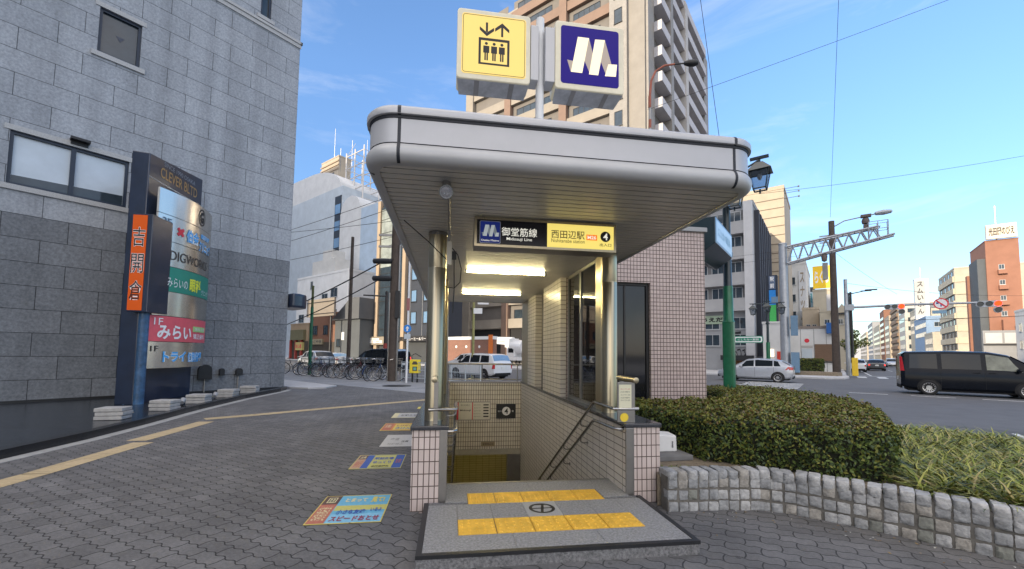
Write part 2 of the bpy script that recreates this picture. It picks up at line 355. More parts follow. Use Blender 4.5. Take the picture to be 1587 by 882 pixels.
# worn guide strip: stepped run of 30 cm blocks
pts = [(-5.40, 3.2), (-5.55, 5.0), (-5.80, 6.72)], [(-6.02, 6.85), (-6.12, 7.75), (-6.26, 8.72)], [(-6.52, 9.05), (-5.86, 9.72), (-4.88, 10.85), (-3.0, 12.85), (-1.6, 14.4)]
ts = MB()
for run in pts:
    for i in range(len(run)-1):
        a, c = Vector((*run[i], .004)), Vector((*run[i+1], .004)); d = (c-a).normalized(); q = Vector((-d.y, d.x, 0))*.15
        ts.quad(a-q, c-q+d*.02, c+q+d*.02, a+q)
tag(ts.build('tactile_strip', tactile_old), kind='structure')
o = thing('manhole_cover', 'dark round manhole cover in the pale footway by the yellow machine', 'manhole cover', gr(-15.2, 11.6, .0055), GRID_RZ)
m = MB(); m.lathe([(.62, 0), (.62, .008), (.58, .010), (.56, .006), (0, .007)], 28); m.build('lid', blackm, o)
# other blocks' pavements and the road paint
slab('pavement', [(-160, 39), (-.6, 39), (.55, 40.2), (.9, 42), (.9, 600), (-160, 600)], 0, conc_lt)
slab('pavement', [(60, 40), (22, 40), (21, 41.5), (21, 600), (60, 600)], 0, conc_lt)
slab('pavement', [(60, 13.6), (22.5, 13.6), (21, 12), (21, -40), (60, -40)], 0, conc_lt)
slab('pavement', [(-90, 34), (-14, 34), (-9, 39.0), (-90, 39.0)], 0, conc_lt)
ln = MB()
def dash(e0, e1, n0, n1): ln.box(e0, n0, -.117, e1, n1, -.115)
for e in (-22, -18, -14, -10, .5, 2.6, 4.7, 6.8, 8.9, 12, 15): dash(e, e+1.35, 25.0, 25.15)
for e in (-30, -24, -18, -12): dash(e, e+2.5, 19.2, 19.32)
for k in range(9): dash(-4.4, -1.5, 21.2+k*1.15, 21.65+k*1.15)
for k in range(14): dash(1.5+k*1.3, 2.1+k*1.3, 44.6, 47.4)
dash(1.2, 20.5, 49.2, 49.6)
for k in range(24): dash(5.6, 5.72, 52+k*9, 57+k*9); dash(9.0, 9.12, 52+k*9, 57+k*9)
for k in range(4): dash(14.8, 15, 52+k*40, 92+k*40)
dash(2.55, 2.68, 50, 240)
for k in range(7): dash(2.9+k*.02, 3.0+k*.02, -20+k*5, -16+k*5)
tag(ln.build('road_marking', linep, None, (0, 0, 0), GRID_RZ), kind='structure')
# a worn darker band of resurfaced asphalt beside the planting
b = MB(); b.box(2.1, -20, -.119, 5.6, 14.5, -.1165); tag(b.build('road_surface_strip', pbr('old_asphalt', (.082, .086, .096), .9, var=.22, scale=2.2, bump=.3, bscale=70, detail=10), None, (0, 0, 0), GRID_RZ), kind='structure')

# ================================================================== STATION ENTRANCE
tile_pier = bricks('pinkish_mosaic_tile', (.56, .47, .44), (.64, .545, .51), (.12, .085, .07), .0515, .1135, .0045, 'wall', 0, .32, .8, big=.06, bias=-.1)
tile_in = bricks('cream_mosaic_tile', (.64, .60, .52), (.70, .655, .575), (.085, .062, .045), .0585, .1135, .0055, 'wall', 0, .30, .8, big=.12, dirt=.12)
tile_side = bricks('cream_wall_tile', (.68, .635, .58), (.73, .685, .63), (.11, .082, .060), .227, .0765, .0048, 'wall', 0, .30, .8, big=.10, dirt=.10)
granite_f = pbr('flamed_granite', (.265, .265, .268), .65, var=.42, scale=52, bump=.3, bscale=90, detail=8)
granite_d = pbr('dark_granite_riser', (.17, .17, .175), .7, var=.55, scale=48, bump=.4, bscale=120, detail=4)
cap_m = pbr('polished_dark_granite', (.05, .052, .06), .16, var=.3, scale=60, spec=.6)
yel_tile = pbr('yellow_tactile_tile', (.78, .45, .05), .55, var=.22, scale=6.5, bump=.1)
soff_m = pbr('soffit_slat_metal', (.58, .56, .52), .40, .15, var=.10, scale=2.2)
lint_m = pbr('stone_lintel', (.36, .34, .29), .5, var=.15, scale=8)

E_ = thing('subway_entrance', 'covered subway stair with a rounded silver canopy on steel columns and tiled side walls', 'station entrance', ent(0, 0), ENT_RZ)
# step: dark edge trim around stones with fine joints, tactile tiles let in
s = MB(); s.box(0.004, 0.004, -.01, 2.084, 1.06, .086); step = s.build('step', granite_d, E_)
t = MB()
t.prism([(0, 0), (2.09, 0), (2.05, .04), (.04, .04)], .076, .102); t.prism([(0, 0), (.04, .04), (.04, 1.02), (0, 1.02)], .074, .102); t.prism([(2.09, 0), (2.09, 1.02), (2.05, 1.02), (2.05, .04)], .074, .102)
t.build('edge_trim', blackm, step)
st = MB()
def stone(poly): 
    cx = sum(p[0] for p in poly)/len(poly); cy = sum(p[1] for p in poly)/len(poly)
    st.prism([(x + (.0018 if x < cx else -.0018), y + (.0018 if y < cy else -.0018)) for x, y in poly], .07, .098)
stone([(.04, .04), (.71, .04), (.71, .305), (.295, .305)]); stone([(.71, .04), (1.38, .04), (1.38, .305), (.71, .305)]); stone([(1.38, .04), (2.05, .04), (1.80, .305), (1.38, .305)])
stone([(.04, .04), (.295, .305), (.295, .96), (.04, .96)]); stone([(1.80, .305), (2.05, .04), (2.05, .96), (1.80, .96)])
for x0, x1 in ((.295, .595), (.595, .895), (1.205, 1.505), (1.505, 1.80)): stone([(x0, .608), (x1, .608), (x1, .96), (x0, .96)])
st.build('paving_stones', granite_f, step)
em = MB(); em.box(.897, .61, .07, 1.203, .958, .0985); emo = em.build('emblem_stone', pbr('pale_granite', (.36, .36, .355), .6, var=.2, scale=110), step)
e2 = MB(); e2.ring((1.05, .785, .1005), .118, .090, 32, 'z')
e2.add([(1.02, .69, .1008), (1.045, .69, .1008), (1.085, .875, .1008), (1.06, .875, .1008)], [(0, 1, 2, 3)]); e2.add([(.945, .775, .1008), (1.155, .775, .1008), (1.155, .795, .1008), (.945, .795, .1008)], [(0, 1, 2, 3)])
e2.add([(1.0, .86, .1008), (1.10, .86, .1008), (1.10, .88, .1008), (1.0, .88, .1008)], [(0, 1, 2, 3)])
e2.build('emblem', black_t, step)
def tactile(y0, x0, n, z):
    m = MB()
    for k in range(n):
        xa, xb, ya, yb = x0+k*.302+.003, x0+k*.302+.297, y0+.002, y0+.298
        m.box(xa, ya, z-.03, xb, yb, z+.003)
        for i in range(5):
            for j in range(5):
                cx, cy = xa+.0295+i*.0595, ya+.0295+j*.0595
                m.lathe([(.0135, z+.003), (.009, z+.009), (0, z+.0095)], 8, 'z', (cx, cy, 0))
    return m
tactile(.305, .295, 5, .097).build('tactile_paving', yel_tile, step)
fl = MB()
fl.box(.19, 1.02, -.25, 1.985, 1.60, .09); fl.build('landing', granite_d, E_)
st = MB()
def stone2(x0, y0, x1, y1): st.box(x0+.0018, y0+.0018, .06, x1-.0018, y1-.0018, .097)
stone2(.19, 1.024, .395, 1.255); stone2(1.715, 1.024, 1.985, 1.255)
for x0, x1 in ((.19, .62), (.62, 1.05), (1.05, 1.50), (1.50, 1.985)): stone2(x0, 1.255, x1, 1.56)
st.build('landing_stones', granite_f, E_)
m2 = tactile(.955, .398, 5, .096)
m2.v = [((x-.398)*.868+.398, y, z) for x, y, z in m2.v]
m2.build('tactile_paving', yel_tile, E_)
stp = MB()
for k in range(20):
    z = .10 - .16*(k+1); y = 1.56 + .29*k
    stp.box(.19, y, z-.3, 1.985, y+.292, z)
stp.build('stairs', granite_d, E_)
n_ = MB(); n_.box(.19, 1.555, .094, 1.985, 1.60, .101); n_.build('stair_nosing', steel_d, E_)
# passage behind the stair foot
pw = MB(); pw.box(.19, 7.3, -3.4, 3.2, 12.3, -3.10); pw.box(.0, 11.6, -3.2, 3.4, 11.9, -.8); pw.box(3.2, 7.2, -3.2, 3.4, 12, -.8); pw.box(-.05, 7.6, -3.2, .19, 12, -.8)
pw.box(-.1, 7.65, -.96, 3.4, 12.3, -.80)
pw.build('passage', bricks('passage_tile', (.46, .42, .24), (.52, .47, .27), (.20, .15, .07), .22, .076, .005, 'wall', 0, .35, .5, big=.1), E_)
pg = MB(); pg.box(1.70, 7.47, -3.1, 1.985, 7.60, -1.0); pg.box(1.655, 7.44, -3.1, 1.70, 7.62, -1.0); pg.build('gate_post', steel_d, E_)
# side walls
w = MB(); w.box(1.985, 1.11, -3.4, 2.33, 7.45, .74)
wr = w.build('side_wall', tile_side, E_)
w = MB(); w.box(2.066, 1.095, -.02, 2.332, 1.109, .745); w.box(2.331, 1.095, -.02, 2.345, 3.6, .74); w.build('pier_face', tile_pier, E_)
w = MB(); w.box(1.978, 1.085, 0.0, 2.065, 1.1085, .745); w.build('corner_trim', steel_d, E_, bevel=.006)
w = MB(); w.box(-.12, 1.125, -3.4, .19, 7.45, .74); w.build('side_wall', tile_side, E_)
w = MB(); w.box(-.134, 1.10, -.02, .122, 1.124, .745); w.box(-.136, 1.1245, -.02, -.1205, 7.44, .74); w.build('pier_face', tile_pier, E_)
w = MB(); w.box(.123, 1.09, 0.0, .198, 1.1235, .745); w.build('corner_trim', steel_d, E_, bevel=.006)
for x0, x1 in ((-.15, .21), (1.965, 2.36)):
    c = MB(); c.box(x0, 1.075, .746, x1, 7.5, .79); c.build('wall_cap', cap_m, E_, bevel=.012)
# rear wall, lintel, railing
w = MB(); w.box(.191, 7.45, -.862, 1.984, 7.64, .74); w.build('rear_wall', tile_in, E_)
w = MB(); w.box(.191, 7.435, -1.0, 1.984, 7.645, -.868); w.build('lintel', lint_m, E_)
w = MB(); w.box(.191, 7.43, .742, 1.984, 7.66, .775)
rail = w.build('rear_railing', steel_d, E_)
w = MB(); w.tube([(.12, 7.55, 1.21), (2.0, 7.55, 1.21)], .022, 10)
for x in (.16, 1.0, 1.90): w.tube([(x, 7.55, .77), (x, 7.55, 1.21)], .016, 8)
w.tube([(.12, 7.55, .83), (2.0, 7.55, .83)], .012, 8)
w.build('railing_bars', steel_d, rail)
# columns
def column(x, y, r, z0=.79, z1=2.75):
    c = MB(); c.lathe([(r*1.02, z0), (r, z0+.02), (r, z1-.39), (r*.985, z1-.385), (r*.985, z1-.375), (r, z1-.37), (r, z1)], 28, 'z', (x, y, 0)); o = c.build('column', steel, E_)
    k = MB(); k.lathe([(r*1.02, z1-.035), (r*1.07, z1-.03), (r*1.07, z1-.002)], 28, 'z', (x, y, 0)); k.build('collar', steel_d, o)
column(.05, 1.47, .094); column(2.13, 1.93, .098); column(.055, 4.3, .094); column(.055, 7.0, .094); column(2.13, 7.05, .094)
# glazed screen and tiled piers on the right
gl = glass('screen_glass', (.80, .86, .86), .05)
fr = MB(); fr.box(2.07, 2.03, .79, 2.15, 2.24, 2.748); fr.build('screen_jamb', steel, E_, bevel=.004)
f = MB()
for y in (2.245, 2.93, 3.60): f.box(2.085, y, .79, 2.125, y+.045, 2.748)
for z in (.79, 2.70): f.box(2.09, 2.29, z, 2.12, 3.60, z+.045)
sc = f.build('screen_frame', steel_d, E_)
f = MB(); f.box(2.10, 2.29, .835, 2.106, 2.93, 2.70); f.box(2.10, 2.975, .835, 2.106, 3.60, 2.70); f.build('pane', gl, sc)
p = MB(); p.box(1.986, 3.70, .742, 2.36, 4.98, 2.748); p.build('tiled_pier', tile_side, E_)
p = MB(); p.box(1.984, 5.74, .742, 2.36, 6.62, 2.747); p.build('tiled_pier', tile_side, E_)
p = MB(); p.box(2.12, 4.98, .742, 2.34, 5.74, 2.747); p.build('recess_panel', conc_dk, E_)
p = MB(); p.box(1.984, 6.64, .742, 2.30, 7.42, 2.746); p.build('end_panel', steel, E_)
# canopy: profile swept round a rounded rectangle
ca = thing('canopy', None, None, (0, 0, 0)); ca.parent = E_; 
CX0, CY0, CX1, CY1 = -.385, -.21, 2.50, 7.45
def sweep(prof, r=.215, k=10):
    m = MB(); rings = []
    for o, z in prof: rings.append([(x, y, z) for x, y in rrect(CX0-o, CY0-o, CX1+o, CY1+o, r+o, k)])
    n = len(rings[0]); vs_ = [p for q in rings for p in q]; fs_ = []
    for i in range(len(rings)-1):
        for j in range(n): fs_.append((i*n+j, i*n+(j+1) % n, (i+1)*n+(j+1) % n, (i+1)*n+j))
    m.add(vs_, fs_, True); return m
low = [(-.07, 2.742), (-.03, 2.742)] + [(-.03 + .055*math.sin(R(a)), 2.806 - .064*math.cos(R(a))) for a in range(0, 150, 15)] + [(-.002, 2.866)]
sweep(low).build('lower_rim', alum_low, ca, sharp=50)
sweep([(-.008, 2.862), (-.008, 2.877)]).build('joint_line', darkjoint, ca)
sweep([(0, 2.872), (0, 3.040)]).build('fascia_panel', alum, ca)
sweep([(.001, 3.036), (.005, 3.038), (.005, 3.056), (.012, 3.060)]).build('shadow_gap_strip', darkjoint, ca)  # dark strip paints the shaded recess under the cap
sweep([(.004, 3.057), (.024, 3.060), (.026, 3.066), (.026, 3.10), (.012, 3.118), (-.05, 3.128)]).build('cap', alum, ca, sharp=50)
b = MB(); b.prism(rrect(CX0+.02, CY0+.02, CX1-.02, CY1-.02, .19), 3.06, 3.122); b.build('roof', greyp, ca)
# dark joint strips round the fascia
for x, y, fx in ((CX0+.222, CY0, 0), (CX1-.222, CY0, 0), (CX1-.222, CY1, 1), (CX0+.222, CY1, 1)):
    j = MB(); pr_ = [(-.02, 2.739)] + [(-.03 + .0565*math.sin(R(a)), 2.806 - .0655*math.cos(R(a))) for a in range(0, 150, 15)] + [(.0015, 2.87), (.0015, 3.036), (.0065, 3.038), (.0065, 3.056), (.0275, 3.062), (.0275, 3.10), (.013, 3.1195), (-.05, 3.1295)]
    sg = -1 if fx == 0 else 1
    vs_ = []; 
    for dx in (-.011, .011): vs_ += [(x+dx, y + sg*o, z) for o, z in pr_]
    m_ = len(pr_); j.add(vs_, [(i, i+1, m_+i+1, m_+i) if sg > 0 else (i, m_+i, m_+i+1, i+1) for i in range(m_-1)]); j.build('joint_strip', darkjoint, ca)
for y in (.03, 2.6, 5.0):
    for x, sg in ((CX0, -1), (CX1, 1)):
        if y < 1 and sg > 0: continue
        j = MB(); vs_ = []
        for dy in (-.012, .012): vs_ += [(x + sg*o, y+dy, z) for o, z in pr_]
        j.add(vs_, [(i, i+1, m_+i+1, m_+i) if sg < 0 else (i, m_+i, m_+i+1, i+1) for i in range(m_-1)]); j.build('joint_strip', darkjoint, ca)
# soffit: separate slats with shadow gaps inside a border strip
sf = MB(); inner = rrect(CX0+.055, CY0+.055, CX1-.055, CY1-.055, .16)
y = CY0+.055
def xr(y):     # inner half-outline at depth y (rounded ends)
    r = .16; d = 0
    for yy, edge in ((y, CY0+.055), (y, CY1-.055)):
        q = abs(yy-edge)
        if q < r: d = max(d, r - math.sqrt(max(0, r*r-(r-q)**2)))
    return CX0+.055+d, CX1-.055-d
while y < CY1-.10:
    y1 = y+.076; a0, b0 = xr(y+.003); a1, b1 = xr(y1)
    sf.add([(a0, y, 2.752), (b0, y, 2.752), (b1, y1, 2.752), (a1, y1, 2.752), (a0, y, 2.775), (b0, y, 2.775), (b1, y1, 2.775), (a1, y1, 2.775)], [(0,3,2,1),(4,5,6,7),(0,1,5,4),(1,2,6,5),(2,3,7,6),(3,0,4,7)])
    y += .090
so_ = sf.build('soffit', soff_m, ca)
b = MB(); b.prism(rrect(CX0+.03, CY0+.03, CX1-.03, CY1-.03, .18), 2.778, 2.80); b.build('soffit_backing', darkjoint, ca)
bd = sweep([(-.045, 2.747), (-.06, 2.744), (-.062, 2.752)]); bd.build('soffit_border', steel_d, ca)

# ---- things fixed to the entrance
def efix(name, label, cat, x, y, z, group=None): return thing(name, label, cat, ent(x, y, z), ENT_RZ, group)
tube_on = glow('lit_tube', (1, .83, .42), 30.0)
for y, lab in ((3.35, 'lit fluorescent strip on the soffit just behind the station sign'), (5.68, 'lit fluorescent strip on the soffit towards the rear railing, farther into the stair')):
    L_ = efix('ceiling_light', lab, 'light', 1.03, y, 2.75, 'fluorescent strips under the canopy')
    m = MB(); m.box(-.63, -.035, -.012, .63, .035, .0); m.build('housing', whitep, L_)
    m = MB(); m.tube([(-.60, 0, -.031), (.60, 0, -.031)], .0135, 10); m.build('tube', tube_on, L_)
    for x in (-.615, .615):
        m = MB(); m.box(x-.015, -.025, -.058, x+.015, .025, -.012); m.build('end_cap', greyp, L_)
L_ = efix('ceiling_light', 'yellowish lit strip on the ceiling of the passage at the foot of the stair', 'light', 1.2, 9.2, -.965)
m = MB(); m.box(-.6, -.06, -.02, .6, .06, 0); m.build('housing', whitep, L_)
m = MB(); m.tube([(-.58, 0, -.045), (.58, 0, -.045)], .022, 8); m.build('tube', glow('lit_tube_warm', (1, .84, .30), 8), L_)

# hanging station sign
sg = efix('station_sign', 'long lit sign under the soffit with metro emblem, line name and yellow station name half', 'sign', 1.08, .80, 2.46)
m = MB(); m.box(-.68, .012, 0, .68, .20, .272); m.build('case', steel_d, sg, bevel=.006)
m = MB()
for a in ((-.68, 0, -.68+.022, .272), (.658, 0, .68, .272), (-.658, 0, .658, .022), (-.658, .250, .658, .272)): m.box(a[0], -.006, a[1], a[2], .012, a[3])
m.build('frame', steel, sg)
m = MB(); m.box(-.658, .002, .022, .003, .0115, .25); m.build('dark_panel', pbr('sign_black', (.008, .009, .016), .25, var=0), sg)
m = MB(); m.box(.003, .002, .022, .658, .0115, .25); yp = m.build('yellow_panel', glow('lit_yellow_acrylic', (1.0, .80, .20), .26), sg)
lit_w = glow('lit_white_letters', (.95, .93, .82), .24)
def metro_mark(parent, x, y, z, w, h, bright, dark, dy=.0):
    A = [[(.27,.17),(.45,.17),(.34,.81),(.16,.81)], [(.55,.18),(.71,.17),(.60,.82),(.45,.82)], [(.766,.60),(.91,.59),(.89,.81),(.71,.82)]]
    B = [[(.10,.60),(.206,.612),(.157,.81)], [(.45,.17),(.52,.46),(.47,.82),(.377,.58)], [(.71,.17),(.82,.60),(.73,.80),(.637,.55)]]
    for polys, mm, off, nm in ((B, dark, 0, 'emblem_fold'), (A, bright, -.001, 'emblem_ribbon')):
        q = MB()
        for p in polys: q.add([(x+(a-.5)*w, y+off, z+(.5-b)*h) for a, b in p], [tuple(range(len(p)))[::-1]])
        q.build(nm, mm, parent)
sil = glow('lit_silver', (.62, .68, .70), .14); sil_d = glow('lit_silver_fold', (.36, .42, .47), .08)
q = MB(); q.plate(rrect(-.632, .030, -.438, .240, .014), .0005, .0018); q.build('emblem_border', pbr('sign_silver', (.42, .45, .52), .4, var=0), sg)
q = MB(); q.plate(rrect(-.626, .036, -.444, .234, .011), -.0008, .0004); q.build('emblem_field', glow('lit_navy', (.015, .03, .20), .15), sg)
metro_mark(sg, -.535, -.0016, .148, .20, .165, sil, sil_d)
text('Osaka Metro', .165, .018, lit_w, sg, (-.535, -.0018, .058), (0, 0, 0))
text('御堂筋線', .335, .082, lit_w, sg, (-.262, -.0005, .148), bold=.004)
text('Midosuji Line', .24, .036, lit_w, sg, (-.262, -.0005, .078), bold=.006)
text('西田辺駅', .325, .078, black_t, sg, (.205, -.0005, .150), bold=.006)
text('Nishitanabe station', .325, .034, black_t, sg, (.205, -.0005, .090), bold=.0)
q = MB(); q.box(.385, -.0008, .108, .492, .0015, .162); q.build('code_plate', glow('lit_orange', (1, .25, .02), .27), sg)
text('M26', .085, .034, lit_w, sg, (.4385, -.002, .135), bold=.02)
q = MB(); q.disc((.575, -.0006, .150), .051, 28); q.build('exit_disc', black_t, sg)
text('4', .045, .066, lit_w, sg, (.575, -.0018, .150), bold=.02)
text('出入口', .115, .030, black_t, sg, (.575, -.0006, .070), bold=.012)

# roof signs on their post
po = efix('sign_post', 'white steel post rising from the canopy roof and carrying both square signs', 'post', 1.06, 1.10, 3.12)
m = MB(); m.tube([(0, 0, 0), (0, 0, 1.85)], .043, 16); m.build('pole', whitep, po)
for x0, x1 in ((-.115, -.035), (.035, .135)):
    m = MB(); m.box(x0, -.10, 1.12, x1, .06, 1.70); m.build('bracket', alum, po, bevel=.006)
face_y = glow('lit_cream_acrylic', (1.0, .84, .46), .26); case_m = pbr('sign_casing', (.60, .57, .47), .35, var=.12, scale=5, emit=(1, .86, .52), es=.05); under_m = pbr('sign_underside', (.46, .47, .49), .55, var=.25, scale=9)
def sign_box(name, label, x):
    o = efix(name, label, 'sign', x, 1.0, 4.19)
    m = MB(); m.plate(rrect(-.368, -.005, .368, .715, .035), .0, .235); m.build('casing', case_m, o, bevel=.008)
    m = MB(); m.add([(-.36, .02, -.006), (.36, .02, -.006), (.34, .225, -.04), (-.34, .225, -.04), (-.36, .02, .01), (.36, .02, .01), (.34, .225, .01), (-.34, .225, .01)], [(0, 3, 2, 1), (0, 1, 5, 4), (1, 2, 6, 5), (2, 3, 7, 6), (3, 0, 4, 7)]); u_ = m.build('underside', under_m, o)
    for xx in (-.19, .16):
        m = MB(); m.add([(xx, .022, -.0095), (xx+.05, .022, -.0095), (xx+.05, .220, -.0425), (xx, .220, -.0425)], [(0, 3, 2, 1)]); m.build('strap', steel_d, u_)
    m = MB()
    for zz in (.06, .3, .55): m.box(.368, .10, zz, .376, .16, zz+.06)
    m.build('latch', alum, o)
    return o
o = sign_box('elevator_sign', 'yellow lit square sign with lift pictogram, left of the roof post', .571)
m = MB(); m.plate(rrect(-.322, .045, .322, .668, .03), -.004, .0005); m.build('face', glow('lit_yellow_face', (1.0, .73, .22), .20), o)
m = MB(); P = rrect(-.312, .055, .312, .658, .026, 6); Q = rrect(-.307, .060, .307, .653, .022, 6); n = len(P)
m.add([(x, -.0052, z) for x, z in P] + [(x, -.0052, z) for x, z in Q], [(i, (i+1) % n, n+(i+1) % n, n+i) for i in range(n)])
def bx(x0, z0, x1, z1): m.add([(x0, -.0052, z0), (x1, -.0052, z0), (x1, -.0052, z1), (x0, -.0052, z1)], [(0, 1, 2, 3)])
bx(-.155, .150, .155, .170); bx(-.155, .400, .155, .428); bx(-.155, .170, -.132, .400); bx(.132, .170, .155, .400)
bx(-.086, .490, -.064, .590); bx(.068, .455, .090, .560)
for s_, cx, tz in ((-1, -.075, .445), (1, .079, .600)):
    a, b_ = (tz, tz+.062) if s_ < 0 else (tz, tz-.062)
    for k in (-1, 1): m.add([(cx, -.0053, a), (cx + k*.072, -.0053, b_), (cx + k*.072, -.0053, b_ + (.035 if s_ < 0 else -.035)), (cx, -.0053, a + (.040 if s_ < 0 else -.040))], [(0, 1, 2, 3)])
for cx in (-.078, 0, .078):
    m.disc((cx, -.0053, .370), .0155, 14); bx(cx-.030, .272, cx+.030, .346); bx(cx-.018, .195, cx-.003, .274); bx(cx+.003, .195, cx+.018, .274)
m.build('pictogram', black_t, o)
o = sign_box('metro_sign', 'blue lit square sign with white ribbon M emblem, right of the roof post', 1.567)
m = MB(); m.plate(rrect(-.31, .052, .31, .668, .030), -.004, .0005); m.build('face', glow('lit_blue_face', (.010, .003, .16), .26), o)
metro_mark(o, .02, -.0056, .36, .66, .60, glow('lit_cream_ribbon', (1, .86, .58), .30), glow('lit_shaded_ribbon', (.50, .42, .36), .15))

# camera, conduit and junction box under the canopy
cm = efix('security_camera', 'small round grey camera under the front left soffit', 'camera', .15, .10, 2.752)
m = MB(); m.lathe([(.03, 0), (.03, -.03), (.012, -.035), (.012, -.06)], 14); m.build('mount', steel_d, cm)
m = MB(); m.T = Matrix.Translation((0, 0, -.075)) @ Matrix.Rotation(R(24), 4, 'X') @ Matrix.Scale(1.25, 4); m.lathe([(0, .07), (.034, .07), (.042, .05), (.042, -.055), (.036, -.065), (.030, -.062)], 18, 'y'); m.build('body', greyp, cm)
m = MB(); m.T = Matrix.Translation((0, 0, -.075)) @ Matrix.Rotation(R(24), 4, 'X') @ Matrix.Scale(1.25, 4); m.lathe([(.030, -.060), (.014, -.062), (.012, -.058), (0, -.058)], 16, 'y'); m.build('lens', chrome, cm)
cd = efix('conduit', 'thin grey cable pipe with junction box and loose black loop beside the left column', 'conduit', .17, .16, 2.74)
m = MB(); m.tube([(0, 0, 0), (0, 1.12, 0), (0, 1.15, -.04), (0, 1.15, -.12)], .011, 8); m.build('pipe', steel_d, cd)
m = MB(); m.box(-.022, 1.13, -.36, .028, 1.19, -.12); m.build('junction_box', offwhite, cd, bevel=.004)
m = MB(); m.tube([(.03, 1.16, -.18), (.09, 1.2, -.24), (.13, 1.22, -.38), (.12, 1.25, -.52), (.06, 1.28, -.58), (-.05, 1.29, -.56)], .005, 6); m.tube([(.05, 1.16, -.2), (.06, 1.18, -.6), (.05, 1.2, -.85)], .006, 6); m.box(.03, 1.14, -.30, .075, 1.18, -.22)
m.tube([(-.02, 1.2, -.30), (-.2, 1.0, -.17), (-.42, .8, -.03)], .005, 6)
m.build('cable', blackm, cd)

# handrails
def arc_rail(m, pts, r=.017): m.tube(pts, r, 10)
hr = efix('handrail', 'double steel handrail running down the right wall of the stair', 'handrail', 0, 0, 0)
hr.location = ent(0, 0, 0)
for nm, pth, in (('upper_rail', [(2.15, 1.17, .925), (1.93, 1.17, .925), (1.895, 1.19, .925), (1.89, 1.25, .925), (1.89, 1.78, .925), (1.89, 1.84, .90), (1.89, 7.2, -2.25)]),
                 ('lower_rail', [(1.985, 1.16, .725), (1.92, 1.16, .725), (1.895, 1.18, .725), (1.89, 1.24, .725), (1.89, 1.78, .715), (1.89, 1.84, .69), (1.89, 7.2, -2.46)])):
    m = MB(); m.tube(pth[:1]+pth[1:], .018, 10); m.build(nm, rail_s, hr)
for y in (2.3, 3.1, 3.9, 4.7, 5.5, 6.3):
    for z0 in (.90, .69):
        m = MB(); z = z0 - (y-1.84)*.588; m.tube([(1.89, y, z-.01), (1.89, y, z-.055), (1.92, y, z-.075), (1.985, y, z-.075)], .008, 6); m.lathe([(.024, 1.978), (.024, 1.985)], 10, 'x', (0, y, z-.075)); m.build('bracket', rail_s, hr)
hl = efix('handrail', 'double steel handrail running down the left wall of the stair, seen nearly end on', 'handrail', 0, 0, 0); hl.location = ent(0, 0, 0)
for nm, pth in (('upper_rail', [(.01, 1.17, .93), (.235, 1.17, .93), (.272, 1.19, .93), (.28, 1.25, .93), (.28, 1.78, .925), (.28, 1.84, .90), (.28, 7.2, -2.25)]),
                ('lower_rail', [(.19, 1.16, .725), (.25, 1.16, .725), (.275, 1.18, .725), (.28, 1.24, .725), (.28, 1.78, .715), (.28, 1.84, .69), (.28, 7.2, -2.46)])):
    m = MB(); m.tube(pth, .018, 10); m.build(nm, rail_s, hl)
for y in (1.5, 2.3, 3.1, 3.9, 4.7, 5.5, 6.3):
    for z0 in (.90, .69):
        m = MB(); z = z0 - max(0, y-1.84)*.588; m.tube([(.28, y, z-.01), (.28, y, z-.055), (.25, y, z-.075), (.19, y, z-.075)], .008, 6); m.build('bracket', rail_s, hl)
# low stands at both wall ends
for x, lab, right in ((2.02, 'steel stand with cream notice plate on the right wall end', 1), (.07, 'bare steel stand with round tube end on the left wall end', 0)):
    o = efix('notice_stand', lab, 'stand', x, 1.16, .79)
    m = MB(); m.box(-.012 if not right else -.10, 0, 0, .03 if not right else .09, .018, .41); m.build('plate', steel_d, o, bevel=.003)
    m = MB(); xx = .09 if right else -.01; m.tube([(xx, -.03, .43), (xx, .42, .43)], .030, 14); m.lathe([(.030, -.031), (.018, -.034), (.0, -.034)], 14, 'y', (xx, 0, .43)); m.build('top_tube', steel, o)
    m = MB(); m.box(xx-.02, .33, 0, xx+.02, .36, .42); m.build('rear_leg', steel_d, o)
    if right:
        m = MB(); m.box(-.085, -.004, .14, .050, -.0005, .385); nn = m.build('notice', pbr('notice_cream', (.72, .70, .52), .5, var=.03), o)
        for k, z in enumerate((.34, .31, .28, .25, .225)): text('のりばへの階段です' if k % 2 else 'エレベーター入口', .10, .014, red_t if k == 0 else black_t, nn, (-.018, -.0052, z), bold=.01)
        m = MB(); m.disc((-.03, -.006, .05), .045, 16); m.build('sticker', yellow_t, o)
# rear-wall notices
o = efix('notice_board', 'framed timetable board with red margin on the rear stair wall', 'notice', .36, 7.43, -.165)
m = MB(); m.box(0, 0, 0, .865, .018, .455); m.build('frame', steel_d, o)
m = MB(); m.box(.02, -.004, .02, .075, .001, .435); m.box(.405, -.004, .02, .425, .001, .435); m.build('red_margin', red_t, o)
m = MB(); m.box(.076, -.003, .02, .404, .001, .435); m.box(.426, -.003, .02, .845, .001, .435); sh = m.build('sheet', pbr('paper', (.62, .60, .52), .6, var=.05), o)
text('駅からのお知らせ', .22, .045, black_t, sh, (.24, -.005, .37)); text('Midosuji', .26, .05, black_t, sh, (.24, -.005, .24), bold=.02)
for k in range(5):
    text('出口 ' + str(k+1) + ' のりば', .16, .03, black_t, sh, (.53, -.005, .375-k*.07)); q = MB(); q.box(.68, -.005, .36-k*.07, .81, -.0035, .39-k*.07); q.build('entry_bar', black_t, sh)
o = efix('exit_sign', 'small black sign with white disc numbered 4 on the rear stair wall', 'sign', 1.36, 7.43, -.125)
m = MB(); m.box(0, 0, 0, .48, .018, .355); m.build('plate', blackm, o)
m = MB(); m.disc((.25, -.003, .18), .105, 26); m.build('disc', white_t, o)
